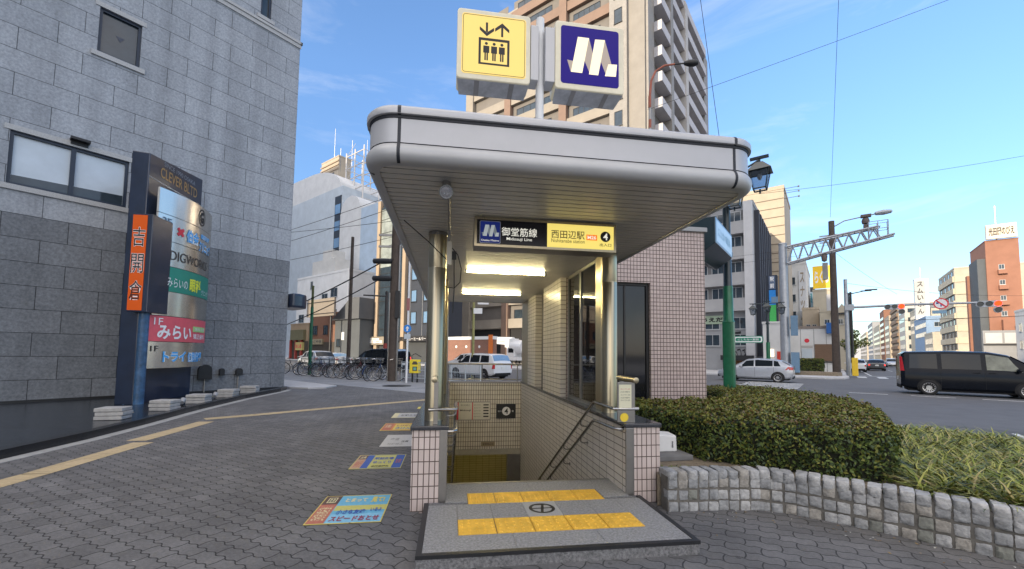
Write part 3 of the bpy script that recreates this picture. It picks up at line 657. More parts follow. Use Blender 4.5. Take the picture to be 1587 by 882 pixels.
text('4', .09, .135, black_t, o, (.25, -.0045, .18), bold=.02); text('出口', .085, .04, white_t, o, (.085, -.003, .18)); text('番', .05, .045, white_t, o, (.41, -.003, .18))
o = efix('wall_plate', 'small brownish inscription plate low on the rear stair wall', 'plate', 1.0, 7.438, -.80)
m = MB(); m.box(0, 0, 0, .34, .012, .11); m.build('plate_body', pbr('plate_brown', (.30, .24, .16), .4, var=.1), o); text('非常停止弁', .26, .045, black_t, o, (.17, -.002, .055))
# ================================================================== ELEVATOR KIOSK
tile_k = bricks('mauve_mosaic_tile', (.47, .375, .355), (.535, .435, .41), (.075, .052, .048), .058, .068, .0052, 'wall', 0, .35, .8, big=.08)
K = thing('elevator_kiosk', 'flat roofed kiosk clad in small pinkish mauve tiles with dark glass door behind the hedge', 'kiosk', ent(2.36, 3.62), ENT_RZ)
def wall_y(m, x0, x1, z0, z1, y, holes, depth=.12):
    """a wall face at depth y (facing -y) with real openings and reveals"""
    xs = sorted({x0, x1, *[h[0] for h in holes], *[h[2] for h in holes]}); zs = sorted({z0, z1, *[h[1] for h in holes], *[h[3] for h in holes]})
    for i in range(len(xs)-1):
        for j in range(len(zs)-1):
            cx, cz = (xs[i]+xs[i+1])/2, (zs[j]+zs[j+1])/2
            if any(h[0] < cx < h[2] and h[1] < cz < h[3] for h in holes): continue
            m.quad((xs[i], y, zs[j]), (xs[i+1], y, zs[j]), (xs[i+1], y, zs[j+1]), (xs[i], y, zs[j+1]))
    for a, b, c, d in holes:
        m.quad((a, y, b), (a, y+depth, b), (a, y+depth, d), (a, y, d)); m.quad((c, y+depth, b), (c, y, b), (c, y, d), (c, y+depth, d))
        m.quad((a, y+depth, b), (a, y, b), (c, y, b), (c, y+depth, b)); m.quad((a, y, d), (a, y+depth, d), (c, y+depth, d), (c, y, d))
    return m
m = MB(); wall_y(m, .22, 2.16, 0, 3.62, 0, [(.32, .10, 1.16, 2.70)], .14)
m.quad((2.16, 0, 0), (2.16, 3.2, 0), (2.16, 3.2, 3.62), (2.16, 0, 3.62)); m.quad((.22, 3.2, 0), (.22, 0, 0), (.22, 0, 3.62), (.22, 3.2, 3.62)); m.quad((2.16, 3.2, 0), (.22, 3.2, 0), (.22, 3.2, 3.62), (2.16, 3.2, 3.62))
m.quad((-.30, .001, 0), (.22, .001, 0), (.22, .001, 2.735), (-.30, .001, 2.735))
m.build('wall', tile_k, K)
m = MB(); m.box(.18, -.04, 3.621, 2.20, 3.24, 3.70); m.build('roof_cap', greyp, K, bevel=.01)
m = MB(); m.box(.33, .09, .11, 1.15, .13, 2.69); d_ = m.build('door', pbr('smoked_door_glass', (.010, .011, .014), .06, var=0, spec=.7), K)
m = MB()
for a in ((.32, .06, .10, .365, .135, 2.70), (1.115, .06, .10, 1.16, .135, 2.70), (.365, .06, 2.655, 1.115, .135, 2.70), (.72, .075, .11, .75, .135, 2.655)): m.box(*a)
m.build('door_frame', blackm, K)
m = MB(); m.box(.20, -.25, -.02, 2.18, -.002, .10); m.build('plinth', concrete, K)

# ================================================================== PLANTER, HEDGE, PLANTS
sett_m = pbr('split_granite_sett', (.30, .305, .31), .85, var=.34, scale=14, bump=.8, bscale=26, detail=9)
mort_m = pbr('sett_mortar', (.15, .14, .125), .9, var=.25, scale=8, bump=.3)
wall_path = [Vector(p) for p in ((1.50, 4.13, 0), (2.05, 4.20, 0), (2.45, 4.20, 0), (2.72, 4.09, 0), (3.1, 3.80, 0), (3.82, 3.16, 0), (4.6, 2.42, 0), (5.6, 1.4, 0))]
P_ = thing('planter_wall', 'low curving planter wall of rough square granite setts beside the stair', 'wall', (0, 0, 0))
seg = []; tot = 0
for i in range(len(wall_path)-1):
    L = (wall_path[i+1]-wall_path[i]).length; seg.append((tot, L, i)); tot += L
def along(s):
    for t0, L, i in seg:
        if s <= t0+L or i == len(seg)-1:
            q = (s-t0)/L; d = (wall_path[i+1]-wall_path[i]).normalized(); return wall_path[i].lerp(wall_path[i+1], q), d
rnd = random.Random(3)
def sett(m, c, d, sx, sy, sz, rr):
    n = Vector((-d.y, d.x, 0)); g = 5; vsx = {}; vs_ = []; fs_ = []
    sd_ = [rr.uniform(-1, 1) for _ in range(6)]
    for i in range(g+1):
        for j in range(g+1):
            for k in range(g+1):
                if 0 < i < g and 0 < j < g and 0 < k < g: continue
                a, b_, e = (2*i/g-1, 2*j/g-1, 2*k/g-1); v = Vector((a, b_, e))
                mx = max(abs(a), abs(b_), abs(e)); l4 = (a**12+b_**12+e**12)**(1/12); v = v*(mx/l4)
                v += Vector((rr.uniform(-1, 1), rr.uniform(-1, 1), rr.uniform(-1, 1)))*.055
                bulge = 1 + .05*sd_[0]*v.x + .05*sd_[1]*v.z
                p = c + d*(v.x*sx/2*bulge) + n*(v.y*sy/2*(1+.10*(1-v.x*v.x)*(1-v.z*v.z))) + Vector((0, 0, v.z*sz/2*(1+.06*sd_[2]*v.x)))
                vsx[(i, j, k)] = len(vs_); vs_.append(tuple(p))
    for i in range(g):
        for j in range(g):
            for (q, ax) in ((0, 0), (g, 0), (0, 1), (g, 1), (0, 2), (g, 2)):
                def idx(u, v): return vsx[(q, u, v) if ax == 0 else ((u, q, v) if ax == 1 else (u, v, q))]
                f = (idx(i, j), idx(i+1, j), idx(i+1, j+1), idx(i, j+1)); flip = (q == 0) != (ax == 1)
                fs_.append(f[::-1] if flip else f)
    m.add(vs_, fs_, True)
m = MB(); pitch = .104; nn = int(tot/pitch)
for r, (zc, sz) in enumerate(((-.07, .10), (.037, .104), (.148, .104), (.258, .104), (.345, .055))):
    for k in range(nn):
        m.k = rnd.choices((0, 1, 2, 3), (4, 3, 2, 1.5 if r < 2 else .4))[0]; p, d = along((k+.5)*pitch + rnd.uniform(-.006, .006)); n = Vector((-d.y, d.x, 0))
        if r == 4:
            sett(m, p + n*.05 + Vector((0, 0, .326+rnd.uniform(-.006, .006))), d, pitch*.90, .20, .10, rnd)
        else: sett(m, p + Vector((0, 0, zc+rnd.uniform(-.005, .005))) + n*rnd.uniform(-.006, .006), d, pitch*rnd.uniform(.86, .93), .10, sz*rnd.uniform(.86, .93), rnd)
m.build('setts', [sett_m, pbr('pale_sett', (.40, .40, .40), .85, var=.3, scale=16, bump=.8, bscale=28, detail=9), pbr('warm_sett', (.33, .31, .28), .85, var=.34, scale=15, bump=.8, bscale=24, detail=9), pbr('mossy_sett', (.22, .225, .20), .85, var=.35, scale=13, bump=.8, bscale=26, detail=9)], P_, sharp=60)
m = MB()
for i in range(len(wall_path)-1):
    a, b_ = wall_path[i], wall_path[i+1]; d = (b_-a).normalized(); n = Vector((-d.y, d.x, 0)); a = a - n*.038; b_ = b_ - n*.038; z0, z1 = Vector((0, 0, -.12)), Vector((0, 0, .322))
    m.add([tuple(q) for q in (a+z0, b_+z0, b_+n*.13+z0, a+n*.13+z0, a+z1, b_+z1, b_+n*.13+z1, a+n*.13+z1)], [(0,1,5,4),(1,2,6,5),(2,3,7,6),(3,0,4,7),(4,5,6,7)])
m.build('mortar_core', mort_m, P_)
# soil bed
soil = pbr('sandy_soil', (.22, .18, .13), .95, var=.35, scale=14, bump=.8, bscale=50, detail=9)
bed = [(1.46, 4.25), (2.05, 4.30), (2.45, 4.30), (2.78, 4.18), (3.88, 3.26), (5.66, 1.5), (7.6, 4.7), (7.1, 6.1), (6.2, 7.3), (6.3, 9.4), (7.0, 10.6), (4.2, 11.0), (3.45, 6.85), (1.62, 6.45), (1.75, 5.2)]
m = MB(); m.prism(bed, -.1, .300); tag(m.build('soil_bed', soil), kind='structure')
# stone slab and white box in the bed
o = thing('stone_slab', 'flat grey concrete slab lying on the soil beside the right pier', 'slab', (1.80, 4.98, .30), R(12))
m = MB(); m.box(-.20, -.20, 0, .24, .22, .06); m.build('slab_body', conc_dk, o, bevel=.012)
o = thing('floodlight_box', 'small white plastic box with black lettering on the concrete slab', 'box', (1.83, 5.06, .36), R(10))
m = MB(); m.add([(-.115, -.08, 0), (.115, -.08, 0), (.12, .10, 0), (-.12, .10, 0), (-.125, -.09, .20), (.10, -.09, .185), (.11, .10, .20), (-.125, .10, .22)], [(0,3,2,1),(4,5,6,7),(0,1,5,4),(1,2,6,5),(2,3,7,6),(3,0,4,7)]); m.build('casing', whitep, o, bevel=.016)
text('ENVI', .07, .02, black_t, o, (.05, -.0915, .085), (R(3), R(-90), 0), bold=.03)

# leaves: many small folded faces
def leafy(name, pts, nrm, size, mats, seed, parent=None, up_bias=.3, asp=.55, jit=.9):
    rg = np.random.default_rng(seed); n = len(pts); pts = np.asarray(pts, float); nrm = np.asarray(nrm, float)
    d = nrm + rg.normal(0, jit, (n, 3)); d[:, 2] += up_bias; d /= np.linalg.norm(d, axis=1)[:, None]
    a = np.cross(d, rg.normal(0, 1, (n, 3))); a /= np.linalg.norm(a, axis=1)[:, None]; b = np.cross(d, a)
    s = (size*rg.uniform(.65, 1.3, n))[:, None]
    v = np.empty((n, 4, 3)); v[:, 0] = pts - a*s; v[:, 1] = pts + b*s*asp + d*s*.18; v[:, 2] = pts + a*s; v[:, 3] = pts - b*s*asp + d*s*.18
    me = bpy.data.meshes.new(name); me.vertices.add(n*4); me.vertices.foreach_set('co', v.ravel()); me.loops.add(n*4); me.loops.foreach_set('vertex_index', np.arange(n*4, dtype=np.int32))
    me.polygons.add(n); me.polygons.foreach_set('loop_start', np.arange(0, n*4, 4, dtype=np.int32)); 
    for mm in mats: me.materials.append(mm)
    me.polygons.foreach_set('material_index', rg.integers(0, len(mats), n).astype(np.int32)); me.update(calc_edges=True); me.validate()
    return link_mesh(name, me, parent)
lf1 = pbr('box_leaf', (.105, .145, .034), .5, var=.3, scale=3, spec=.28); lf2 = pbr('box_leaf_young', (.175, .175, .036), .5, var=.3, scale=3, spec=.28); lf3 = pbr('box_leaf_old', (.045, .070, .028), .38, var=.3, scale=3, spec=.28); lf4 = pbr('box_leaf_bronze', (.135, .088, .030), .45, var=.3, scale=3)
twig = pbr('twig_dark', (.020, .022, .012), .9, var=.3)
def hedge(name, label, poly, z0, z1, n_leaf, seed, size=.017, group=None, rnd_edge=.10, top_mats=None):
    o = thing(name, label, 'hedge', (0, 0, 0), 0, group)
    rg = np.random.default_rng(seed); P = np.array(poly, float); N = len(P); nxt = np.roll(P, -1, 0); ln_ = np.linalg.norm(nxt-P, axis=1)
    area = .5*abs(np.sum(P[:, 0]*nxt[:, 1]-nxt[:, 0]*P[:, 1])); sgn = np.sign(np.sum(P[:, 0]*nxt[:, 1]-nxt[:, 0]*P[:, 1])); H = z1-z0
    side = ln_.sum()*H; nt_ = int(n_leaf*area/(area+side)); ns = n_leaf-nt_
    lo, hi = P.min(0), P.max(0); T = []
    def inside(q):
        r = np.zeros(len(q), bool)
        for i in range(N):
            x0, y0 = P[i]; x1, y1 = nxt[i]; c = ((y0 > q[:, 1]) != (y1 > q[:, 1])) & (q[:, 0] < (x1-x0)*(q[:, 1]-y0)/(y1-y0+1e-12)+x0); r ^= c
        return r
    while sum(len(t) for t in T) < nt_:
        q = rg.uniform(lo, hi, (nt_, 2)); T.append(q[inside(q)])
    q = np.concatenate(T)[:nt_]
    def lumps(x, y, z): return .022*np.sin(x*9.1+y*4.3)+.02*np.sin(y*11.7-x*6.1+z*8)+.016*np.sin(x*23+z*17+y*19)
    ed = np.full(len(q), 9.)
    for i in range(N):
        d = nxt[i]-P[i]; t = np.clip(((q-P[i])@d)/(d@d), 0, 1); ed = np.minimum(ed, np.linalg.norm(q-(P[i]+t[:, None]*d), axis=1))
    drop = np.where(ed < rnd_edge, rnd_edge-np.sqrt(np.maximum(0, rnd_edge**2-(rnd_edge-ed)**2)), 0)*.8
    zt = z1 + lumps(q[:, 0], q[:, 1], 0) - drop + rg.normal(0, .012, len(q))
    sh_ = rg.uniform(0, 1, len(q)) > .975; zt = zt + sh_*rg.uniform(.02, .07, len(q)); pt = np.c_[q, zt]; nn_ = np.tile([0, 0, 1.], (len(q), 1))
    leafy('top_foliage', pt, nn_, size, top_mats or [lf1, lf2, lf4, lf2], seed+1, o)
    e = rg.choice(N, ns, p=ln_/ln_.sum()); t = rg.uniform(0, 1, ns)[:, None]; b = P[e]+(nxt[e]-P[e])*t; d = (nxt[e]-P[e])/ln_[e][:, None]; nr = np.c_[d[:, 1], -d[:, 0]]*sgn
    z = z0 + H*rg.uniform(0, 1, ns)**.9; bul = lumps(b[:, 0], b[:, 1], z) - np.where(z > z1-rnd_edge, ((z-(z1-rnd_edge))/rnd_edge)**2*rnd_edge*.6, 0) + rg.normal(0, .014, ns)
    # irregular hollows
    hol = np.sin(b[:, 0]*14+z*9)*np.sin(b[:, 1]*12-z*13); bul -= np.where(hol > .55, .035, 0)
    ps = np.c_[b+nr*bul[:, None], z]
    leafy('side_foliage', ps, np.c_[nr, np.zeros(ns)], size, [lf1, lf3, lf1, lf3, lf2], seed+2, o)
    m = MB(); c = P.mean(0); inn = [tuple(p + (c-p)/np.linalg.norm(c-p)*.07) for p in P]; m.prism(inn if sgn > 0 else inn[::-1], z0-.02, z1-.055); m.build('twig_core', twig, o)
    return o
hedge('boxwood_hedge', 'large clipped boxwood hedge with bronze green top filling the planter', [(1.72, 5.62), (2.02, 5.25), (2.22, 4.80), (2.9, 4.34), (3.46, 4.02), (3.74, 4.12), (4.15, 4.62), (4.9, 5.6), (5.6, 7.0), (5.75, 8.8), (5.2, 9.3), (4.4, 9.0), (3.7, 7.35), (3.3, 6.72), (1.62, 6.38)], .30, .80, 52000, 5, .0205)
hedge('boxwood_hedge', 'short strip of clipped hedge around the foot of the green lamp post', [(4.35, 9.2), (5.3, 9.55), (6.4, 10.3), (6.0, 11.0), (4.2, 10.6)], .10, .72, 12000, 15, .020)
# variegated grass-like ground cover
def blades(name, pts, seed, mats, hgt=.26, wid=.011):
    rg = np.random.default_rng(seed); V = []; F = []; MI = []
    for x, y, z in pts:
        nb = rg.integers(9, 15); lean0 = rg.uniform(0, 6.28)
        for k in range(nb):
            a = rg.uniform(0, 6.283); l = hgt*rg.uniform(.6, 1.25); w = wid*rg.uniform(.7, 1.3); up_ = rg.uniform(.35, .85); bx_, by_ = math.cos(a), math.sin(a); b0 = len(V)
            ox, oy = rg.normal(0, .02, 2)
            for t in (0, .35, .7, 1):
                r = l*(t**1.25)*(1.15-up_*.55); h = l*up_*(t - .62*t*t*(1.5-up_)); ww = w*(1-t**2.2)+.001
                V.append((x+ox+bx_*r-by_*ww, y+oy+by_*r+bx_*ww, z+h)); V.append((x+ox+bx_*r+by_*ww, y+oy+by_*r-bx_*ww, z+h))
            for q in range(3): F.append((b0+2*q, b0+2*q+1, b0+2*q+3, b0+2*q+2)); MI.append(0)
            mi = int(rg.choice(len(mats), p=[.36, .34, .20, .10])); MI[-3:] = [mi]*3
    me = bpy.data.meshes.new(name); me.from_pydata(V, [], F)
    for mm in mats: me.materials.append(mm)
    me.polygons.foreach_set('material_index', MI); me.update(); return link_mesh(name, me)
gm = [pbr('blade_green', (.17, .21, .035), .6, var=.2, scale=5, spec=.2), pbr('blade_pale', (.36, .36, .10), .6, var=.2, scale=5, spec=.2), pbr('blade_dark', (.05, .075, .025), .5, var=.2, scale=5), pbr('blade_straw', (.40, .33, .15), .6, var=.2, scale=5, spec=.2)]
rg = np.random.default_rng(11); GP = []
gpoly = np.array([(3.55, 3.72), (4.5, 2.85), (5.7, 1.75), (7.5, 4.7), (7.0, 6.0), (6.2, 6.9), (5.55, 6.2), (4.3, 4.65), (3.9, 4.1)]); gx = np.roll(gpoly, -1, 0)
while len(GP) < 3000:
    q = rg.uniform((3.4, 1.7), (8, 7)); c = False
    for (x0, y0), (x1, y1) in zip(gpoly, gx):
        if (y0 > q[1]) != (y1 > q[1]) and q[0] < (x1-x0)*(q[1]-y0)/(y1-y0)+x0: c = not c
    if c: GP.append((q[0], q[1], .29))
tag(blades('ground_cover', GP, 12, gm, .36, .0075), kind='stuff')
GP = [(rg.uniform(1.5, 2.1), rg.uniform(4.33, 4.55), .29) for _ in range(22)]
tag(blades('weeds', GP, 13, [gm[0], gm[2], gm[0], gm[2]], .07, .006), kind='stuff')

# ================================================================== GRANITE BUILDING, POOL, DIRECTORY
gran = bricks('chiselled_granite_blocks', (.325, .355, .40), (.37, .40, .445), (.085, .092, .104), 1.20, .62, .0075, 'wall', .42, .8, .7, grain=.36, gscale=15, gbump=1.2, big=.07, spec=.3, dirt=.12, streak=.22)
gran_t = pbr('smooth_granite_trim', (.40, .41, .42), .6, var=.2, scale=40)
BL = thing('granite_building', 'grey chiselled granite office block rising beyond the frame with few deep set windows', 'building', gr(-16.84, 7.58), GRID_RZ)
m = MB(); T = Matrix(((0, -1, 0, 0), (1, 0, 0, 0), (0, 0, 1, 0), (0, 0, 0, 1)))     # local x runs along +n, face looks to +e
m.T = T
wins = [(-7.18, 5.71, -4.85, 7.14), (-5.73, 10.15, -4.78, 11.53), (-1.50, 14.15, -1.13, 15.6), (-14.5, 5.71, -11.2, 7.14), (-12, 10.15, -11, 11.53)]
wall_y(m, -48, 0, 4.96, 26, 0, wins, .16)
m.quad((0, 0, -.1), (0, 22, -.1), (0, 22, 26), (0, 0, 26)); m.quad((0, 22, -.1), (-48, 22, -.1), (-48, 22, 26), (0, 22, 26)); m.quad((-48, 22, -.1), (-48, 0, -.1), (-48, 0, 26), (-48, 22, 26)); m.quad((-48, 0, 26), (0, 0, 26), (0, 22, 26), (-48, 22, 26))
m.build('wall', gran, BL)
m = MB(); m.T = T; m.quad((-48, 0, -.1), (0, 0, -.1), (0, 0, 4.96), (-48, 0, 4.96)); m.build('lower_wall_shade_tone', bricks('shade_toned_granite_blocks', (.18, .197, .222), (.212, .23, .258), (.045, .048, .055), 1.20, .62, .0075, 'wall', .42, .8, .8, grain=.44, gscale=13, gbump=1.5, big=.09, spec=.3, dirt=.15, streak=.15), BL)  # light boundary on the wall put into a darker block colour below
m = MB(); m.T = T
m.box(-48, -.07, 13.86, .07, -.001, 13.96); m.box(-48, -.035, 13.70, .035, -.001, 13.86); m.box(.001, -.07, 13.86, .07, 22, 13.96)
m.build('string_course', gran_t, BL)
m = MB(); m.T = T; m.box(-48, -.03, -.02, .03, -.001, .10); m.build('base_course', blackm, BL)
for k, (a, b_, c, d) in enumerate(wins):
    m = MB(); m.T = T; fw_ = .075
    for q in ((a, b_, a+fw_, d), (c-fw_, b_, c, d), (a+fw_, b_, c-fw_, b_+fw_), (a+fw_, d-fw_, c-fw_, d)): m.box(q[0], .06, q[1], q[2], .155, q[3])
    if c-a > 1.5: m.box((a+c)/2-.05, .055, b_+fw_, (a+c)/2+.05, .15, d-fw_)
    wo = m.build('window', pbr('window_navy', (.018, .030, .055), .35, var=.1), BL)
    m = MB(); m.T = T; m.quad((a, .13, b_), (c, .13, b_), (c, .13, d), (a, .13, d)); m.build('pane', [glass_sky, glass_b, glass_b, glass_sky, glass_b][k], wo)
    if k in (0, 3):
        m = MB(); m.T = T; m.quad((a+.08, .126, b_+.08), (c-.08, .126, b_+.08), (c-.08, .126, b_+.08+.30), (a+.08, .126, b_+.08+.20)); m.build('blind_gap', glass_b, wo)
    if k == 1:
        m = MB(); m.T = T; m.add([(-5.34, .122, 10.92), (-5.14, .122, 10.92), (-5.24, .122, 10.76)], [(0, 2, 1)]); m.build('access_mark', pbr('dim_red', (.05, .06, .09), .4, var=0), wo)
    m = MB(); m.T = T; m.box(a-.12, -.05, b_-.14, c+.12, .05, b_-.002); m.build('window_sill', gran_t, wo); m = MB(); m.T = T; m.box(a-.10, -.018, d+.002, c+.10, -.001, d+.14); m.build('window_lintel', gran_t, wo)
m = MB(); m.T = T; m.box(-6.12, -.22, 7.30, -5.72, -.002, 7.36); m.box(-6.1, -.05, 7.2, -5.75, -.002, 7.30); m.build('wall_lamp', blackm, BL)
for x, w_, h_ in ((-2.62, .19, .50), (-2.13, .07, .24), (-1.60, .10, .24)):
    m = MB(); m.T = T; z0 = .48 if h_ > .3 else .60; P = [(x-w_, z0), (x+w_, z0)] + [(x + w_*math.cos(R(a)), z0+h_-w_+w_*math.sin(R(a))) for a in range(0, 181, 20)]
    m.plate(P, -.16, -.002); m.build('vent_hood', blackm, BL)
for x in (-2.6, -1.6): m = MB(); m.T = T; m.tube([(x, -.03, .05), (x, -.03, .55)], .02, 8); m.build('drain_pipe', steel_d, BL)
m = MB(); m.T = Matrix.Translation((.0, .2, 0)); n = 14
P = [(-1.2, .02)] + [(-.30+.58*math.cos(R(-14+a*104/n)), .17+.62*math.sin(R(-14+a*104/n))) for a in range(n+1)] + [(-1.2, .79)]
m.T = Matrix.Translation((0, .02, 0)); m.prism(P, 3.16, 3.72); m.build('awning', navy, BL, bevel=.16)
# pool of dark polished stone with its kerb
pk = [(-6.60, 2.0), (-6.62, 4.4), (-6.70, 5.6), (-6.86, 6.9), (-7.14, 8.3), (-7.66, 10.4), (-8.10, 12.9), (-8.33, 15.3), (-8.52, 16.05)]
D_ = thing('reflecting_pool', 'dark polished stone basin with a low black kerb along the granite wall', 'pool', (0, 0, 0))
def ribbon(m, path, w, z0, z1):
    L, Rr = [], []
    for i, p in enumerate(path):
        a = Vector(path[max(0, i-1)]); c = Vector(path[min(len(path)-1, i+1)]); d = (c-a).normalized(); n = Vector((-d.y, d.x)); L.append(Vector(p)+n*w); Rr.append(Vector(p))
    for i in range(len(path)-1):
        m.add([(*Rr[i], z0), (*Rr[i+1], z0), (*L[i+1], z0), (*L[i], z0), (*Rr[i], z1), (*Rr[i+1], z1), (*L[i+1], z1), (*L[i], z1)], [(0,1,5,4),(2,3,7,6),(4,5,6,7)] + ([(0,4,7,3)] if i == 0 else []) + ([(1,2,6,5)] if i == len(path)-2 else []))
    return m
ribbon(MB(), pk, .16, -.05, .125).build('basin_kerb', pbr('black_granite', (.014, .016, .020), .22, var=.3, scale=20, spec=.6), D_)
wb = [inv for inv in ((-16.80, -6.0), (-16.80, 7.55))]
m = MB(); A_, B_ = gr(*wb[0]), gr(*wb[1]); poly = [(x-.14, y) for x, y in pk] + [(B_.x, B_.y), (A_.x, A_.y)]
m.add([(x, y, .035) for x, y in poly], [tuple(range(len(poly)))]); 
pool = pbr('wet_black_stone', (.022, .028, .038), .16, var=.5, scale=1.6, bump=.45, bscale=5, spec=.4, stretch=(1, 2.5, 1)); m.build('basin_floor', pool, D_)
ribbon(MB(), [(x+.20, y) for x, y in pk], .19, -.02, .006).build('kerb_strip', kerbm, D_)
# stacks of flat stone pads in the pool
stm = pbr('pad_stone', (.38, .375, .37), .8, var=.22, scale=7, bump=.2)
for k, (x, y, q, lab) in enumerate(((-8.15, 8.72, .3, 'stack of pale stone pads nearest the camera at the foot of the blue pipe'), (-8.22, 10.05, -.2, 'stack of pale stone pads in front of the navy sign base, second from the camera'), (-8.45, 11.45, .1, 'stack of pale stone pads right below the black vent hood on the wall'), (-8.70, 13.0, -.1, 'stack of pale stone pads between the vent hood and the far end of the basin'), (-8.86, 14.3, .2, 'farthest stack of pale stone pads by the building corner'))):
    o = thing('stone_stack', lab, 'stone stack', (x, y, .036), ENT_RZ + q*.4, 'stone pads in the black basin')
    for j in range(3):
        m = MB(); dx, dy = rnd.uniform(-.02, .02), rnd.uniform(-.02, .02); m.box(-.235+dx, -.18+dy, .003+j*.082, .235+dx, .18+dy, .077+j*.082); m.build('pad', stm, o, bevel=.012)
for k, (x, y, lab) in enumerate(((-8.33, 10.75, 'small spotlight standing in the basin between second and third stone stacks'), (-8.6, 12.3, 'small spotlight in the basin beside the third stone stack'))):
    o = thing('spotlight', lab, 'lamp', (x, y, .036), .4)
    m = MB(); m.tube([(0, 0, 0), (0, 0, .10)], .015, 8); m.box(-.06, -.06, 0, .06, .06, .015); m.build('foot', blackm, o)
    m = MB(); m.T = Matrix.Translation((0, 0, .14)) @ Matrix.Rotation(R(30), 4, 'X'); m.lathe([(0, -.08), (.05, -.08), (.06, .06), (.055, .06), (0, .03)], 14, 'y'); m.build('head', greyp, o)

# tenant directory pylon
py = thing('directory_pylon', 'tall navy directory pylon with curved steel tenant panels before the granite wall', 'sign', (-9.85, 11.03, .03), ENT_RZ)
def at_pix(*a): pass
m = MB(); m.add([(-.43, 0, 0), (0, 0, 0), (0, 2.42, 0), (-.30, 2.42, 0), (-.43, 0, 6.78), (0, 0, 6.74), (0, 2.42, 7.0), (-.30, 2.42, 7.0)], [(0,3,2,1),(4,5,6,7),(0,1,5,4),(1,2,6,5),(2,3,7,6),(3,0,4,7)]); m.build('slab_body', navy, py, bevel=.02)
m = MB(); m.box(-.23, -.02, 0, -.19, 2.4, .01); m.tube([(.12, .02, 0), (.12, .02, 2.45)], .115, 16); m.build('support_pipe', pbr('weathered_blue_pipe', (.04, .10, .20), .4, var=.45, scale=7), py)
gold = pbr('gilt_letters', (.42, .29, .13), .35, .8, var=.05)
text('CLEVER BLTD', 1.70, .30, gold, py, (.006, 1.30, 6.42), (0, 0, R(90)), bold=.01)
text('SINCE 1990 OSAKA', 1.45, .13, pbr('faded_letters', (.26, .30, .36), .4, .5, var=0), py, (.006, 1.30, 6.70), (0, 0, R(90)))
m = MB(); m.box(.001, .02, 6.10, .008, 2.40, 6.125); m.build('highlight_strip', pbr('satin_highlight', (.30, .36, .44), .25, .8, var=.1), py)  # pale strip paints a reflected highlight on the navy face
# curved panels: arc bulging from the face
PY0, PY1 = .10, 2.62
def arcx(y): t = (y-(PY0+PY1)/2)/((PY1-PY0)/2); return .24 + .22*(1-t*t)
def panel(z0, z1, mat, y0=PY0, y1=PY1, off=0, dep=.05, nm='tenant_panel', par=None):
    m = MB(); n = 18; ys = [y0+(y1-y0)*i/n for i in range(n+1)]
    vs_ = [(arcx(y)+off, y, z) for y in ys for z in (z0, z1)]; m.add(vs_, [(2*i, 2*i+2, 2*i+3, 2*i+1) for i in range(n)], True)
    vb = [(arcx(y)+off-dep, y, z) for y in ys for z in (z0, z1)]; m.add(vb, [(2*i+1, 2*i+3, 2*i+2, 2*i) for i in range(n)], True)
    for zi in (0, 1):
        for i in range(n): m.add([vs_[2*i+zi], vs_[2*i+2+zi], vb[2*i+2+zi], vb[2*i+zi]], [(0, 1, 2, 3)])
    for i in (0, n): m.add([vs_[2*i], vs_[2*i+1], vb[2*i+1], vb[2*i]], [(0, 1, 2, 3)])
    return m.build(nm, mat, par or py, sharp=50)
sat = pbr('satin_steel_panel', (.60, .56, .50), .22, .92, var=.12, scale=1.4, stretch=(3, 3, .05)); gp = pbr('green_panel', (.02, .24, .17), .4, var=.06); rp = pbr('rose_panel', (.68, .10, .13), .4, var=.08)
def ptext(body, y, z, w, h, mat, par, bold=.02, off=.012, keep=False):
    return text(body, w, h, mat, par, (0, 0, 0), (0, 0, 0), bold=bold, keep=keep, warp=lambda p: (arcx(y+p[0]) + off, y+p[0], z+p[2]))
p1 = panel(5.18, 5.86, sat); p2 = panel(4.46, 5.165, sat); p3 = panel(3.76, 4.445, sat); p4 = panel(3.06, 3.745, gp); p5 = panel(2.37, 3.045, sat)
p6 = panel(1.66, 2.355, rp, -.04, 2.56); p7 = panel(.93, 1.645, sat, -.06, 2.54)
m = MB(); P = [(.20*math.cos(R(a)), .26*math.sin(R(a))) for a in range(0, 360, 12)]; Q = [(x*.86, z*.86) for x, z in P]; n = len(P)
m.add([(arcx(1.7+x)+.010, 1.7+x, 5.52+z) for x, z in P] + [(arcx(1.7+x)+.010, 1.7+x, 5.52+z) for x, z in Q], [(i, (i+1) % n, n+(i+1) % n, n+i) for i in range(n)]); m.build('emblem', black_t, p1)
ptext('G', 1.7, 5.52, .22, .34, black_t, p1, .03)
ptext('3F', .34, 4.98, .26, .20, pbr('slate_ink', (.10, .16, .24), .5, var=0), p2)
q_ = ptext('×', .78, 4.80, .26, .26, red_t, p2, .06)
halo = pbr('pale_halo', (.70, .78, .84), .5, var=0)
for (tx, y, z, w, h) in (('伯金', 1.28, 4.78, .58, .38), ('クリニック', 2.02, 4.62, .86, .34), ('歯科診療', 2.0, 4.94, .66, .16)):
    ptext(tx, y, z, w, h, halo, p2, .09, .010); ptext(tx, y, z, w, h, blue_t, p2, .015, .014)
ptext('DIGWORKS', 1.36, 4.08, 1.75, .27, pbr('engraved_ink', (.06, .05, .045), .5, var=0), p3, .0)
ptext('2F', .30, 3.56, .24, .19, white_t, p4); ptext('みらいの', .80, 3.32, .72, .26, white_t, p4, .0); ptext('眼科', 1.55, 3.36, .60, .40, pbr('lime_ink', (.78, .80, .06), .5, var=0), p4, .03); ptext('クリニック', 2.20, 3.22, .56, .18, white_t, p4, .0)
ptext('1F', .28, 2.20, .24, .19, white_t, p6, .0); ptext('みらい', .86, 1.92, 1.20, .40, white_t, p6, .03)
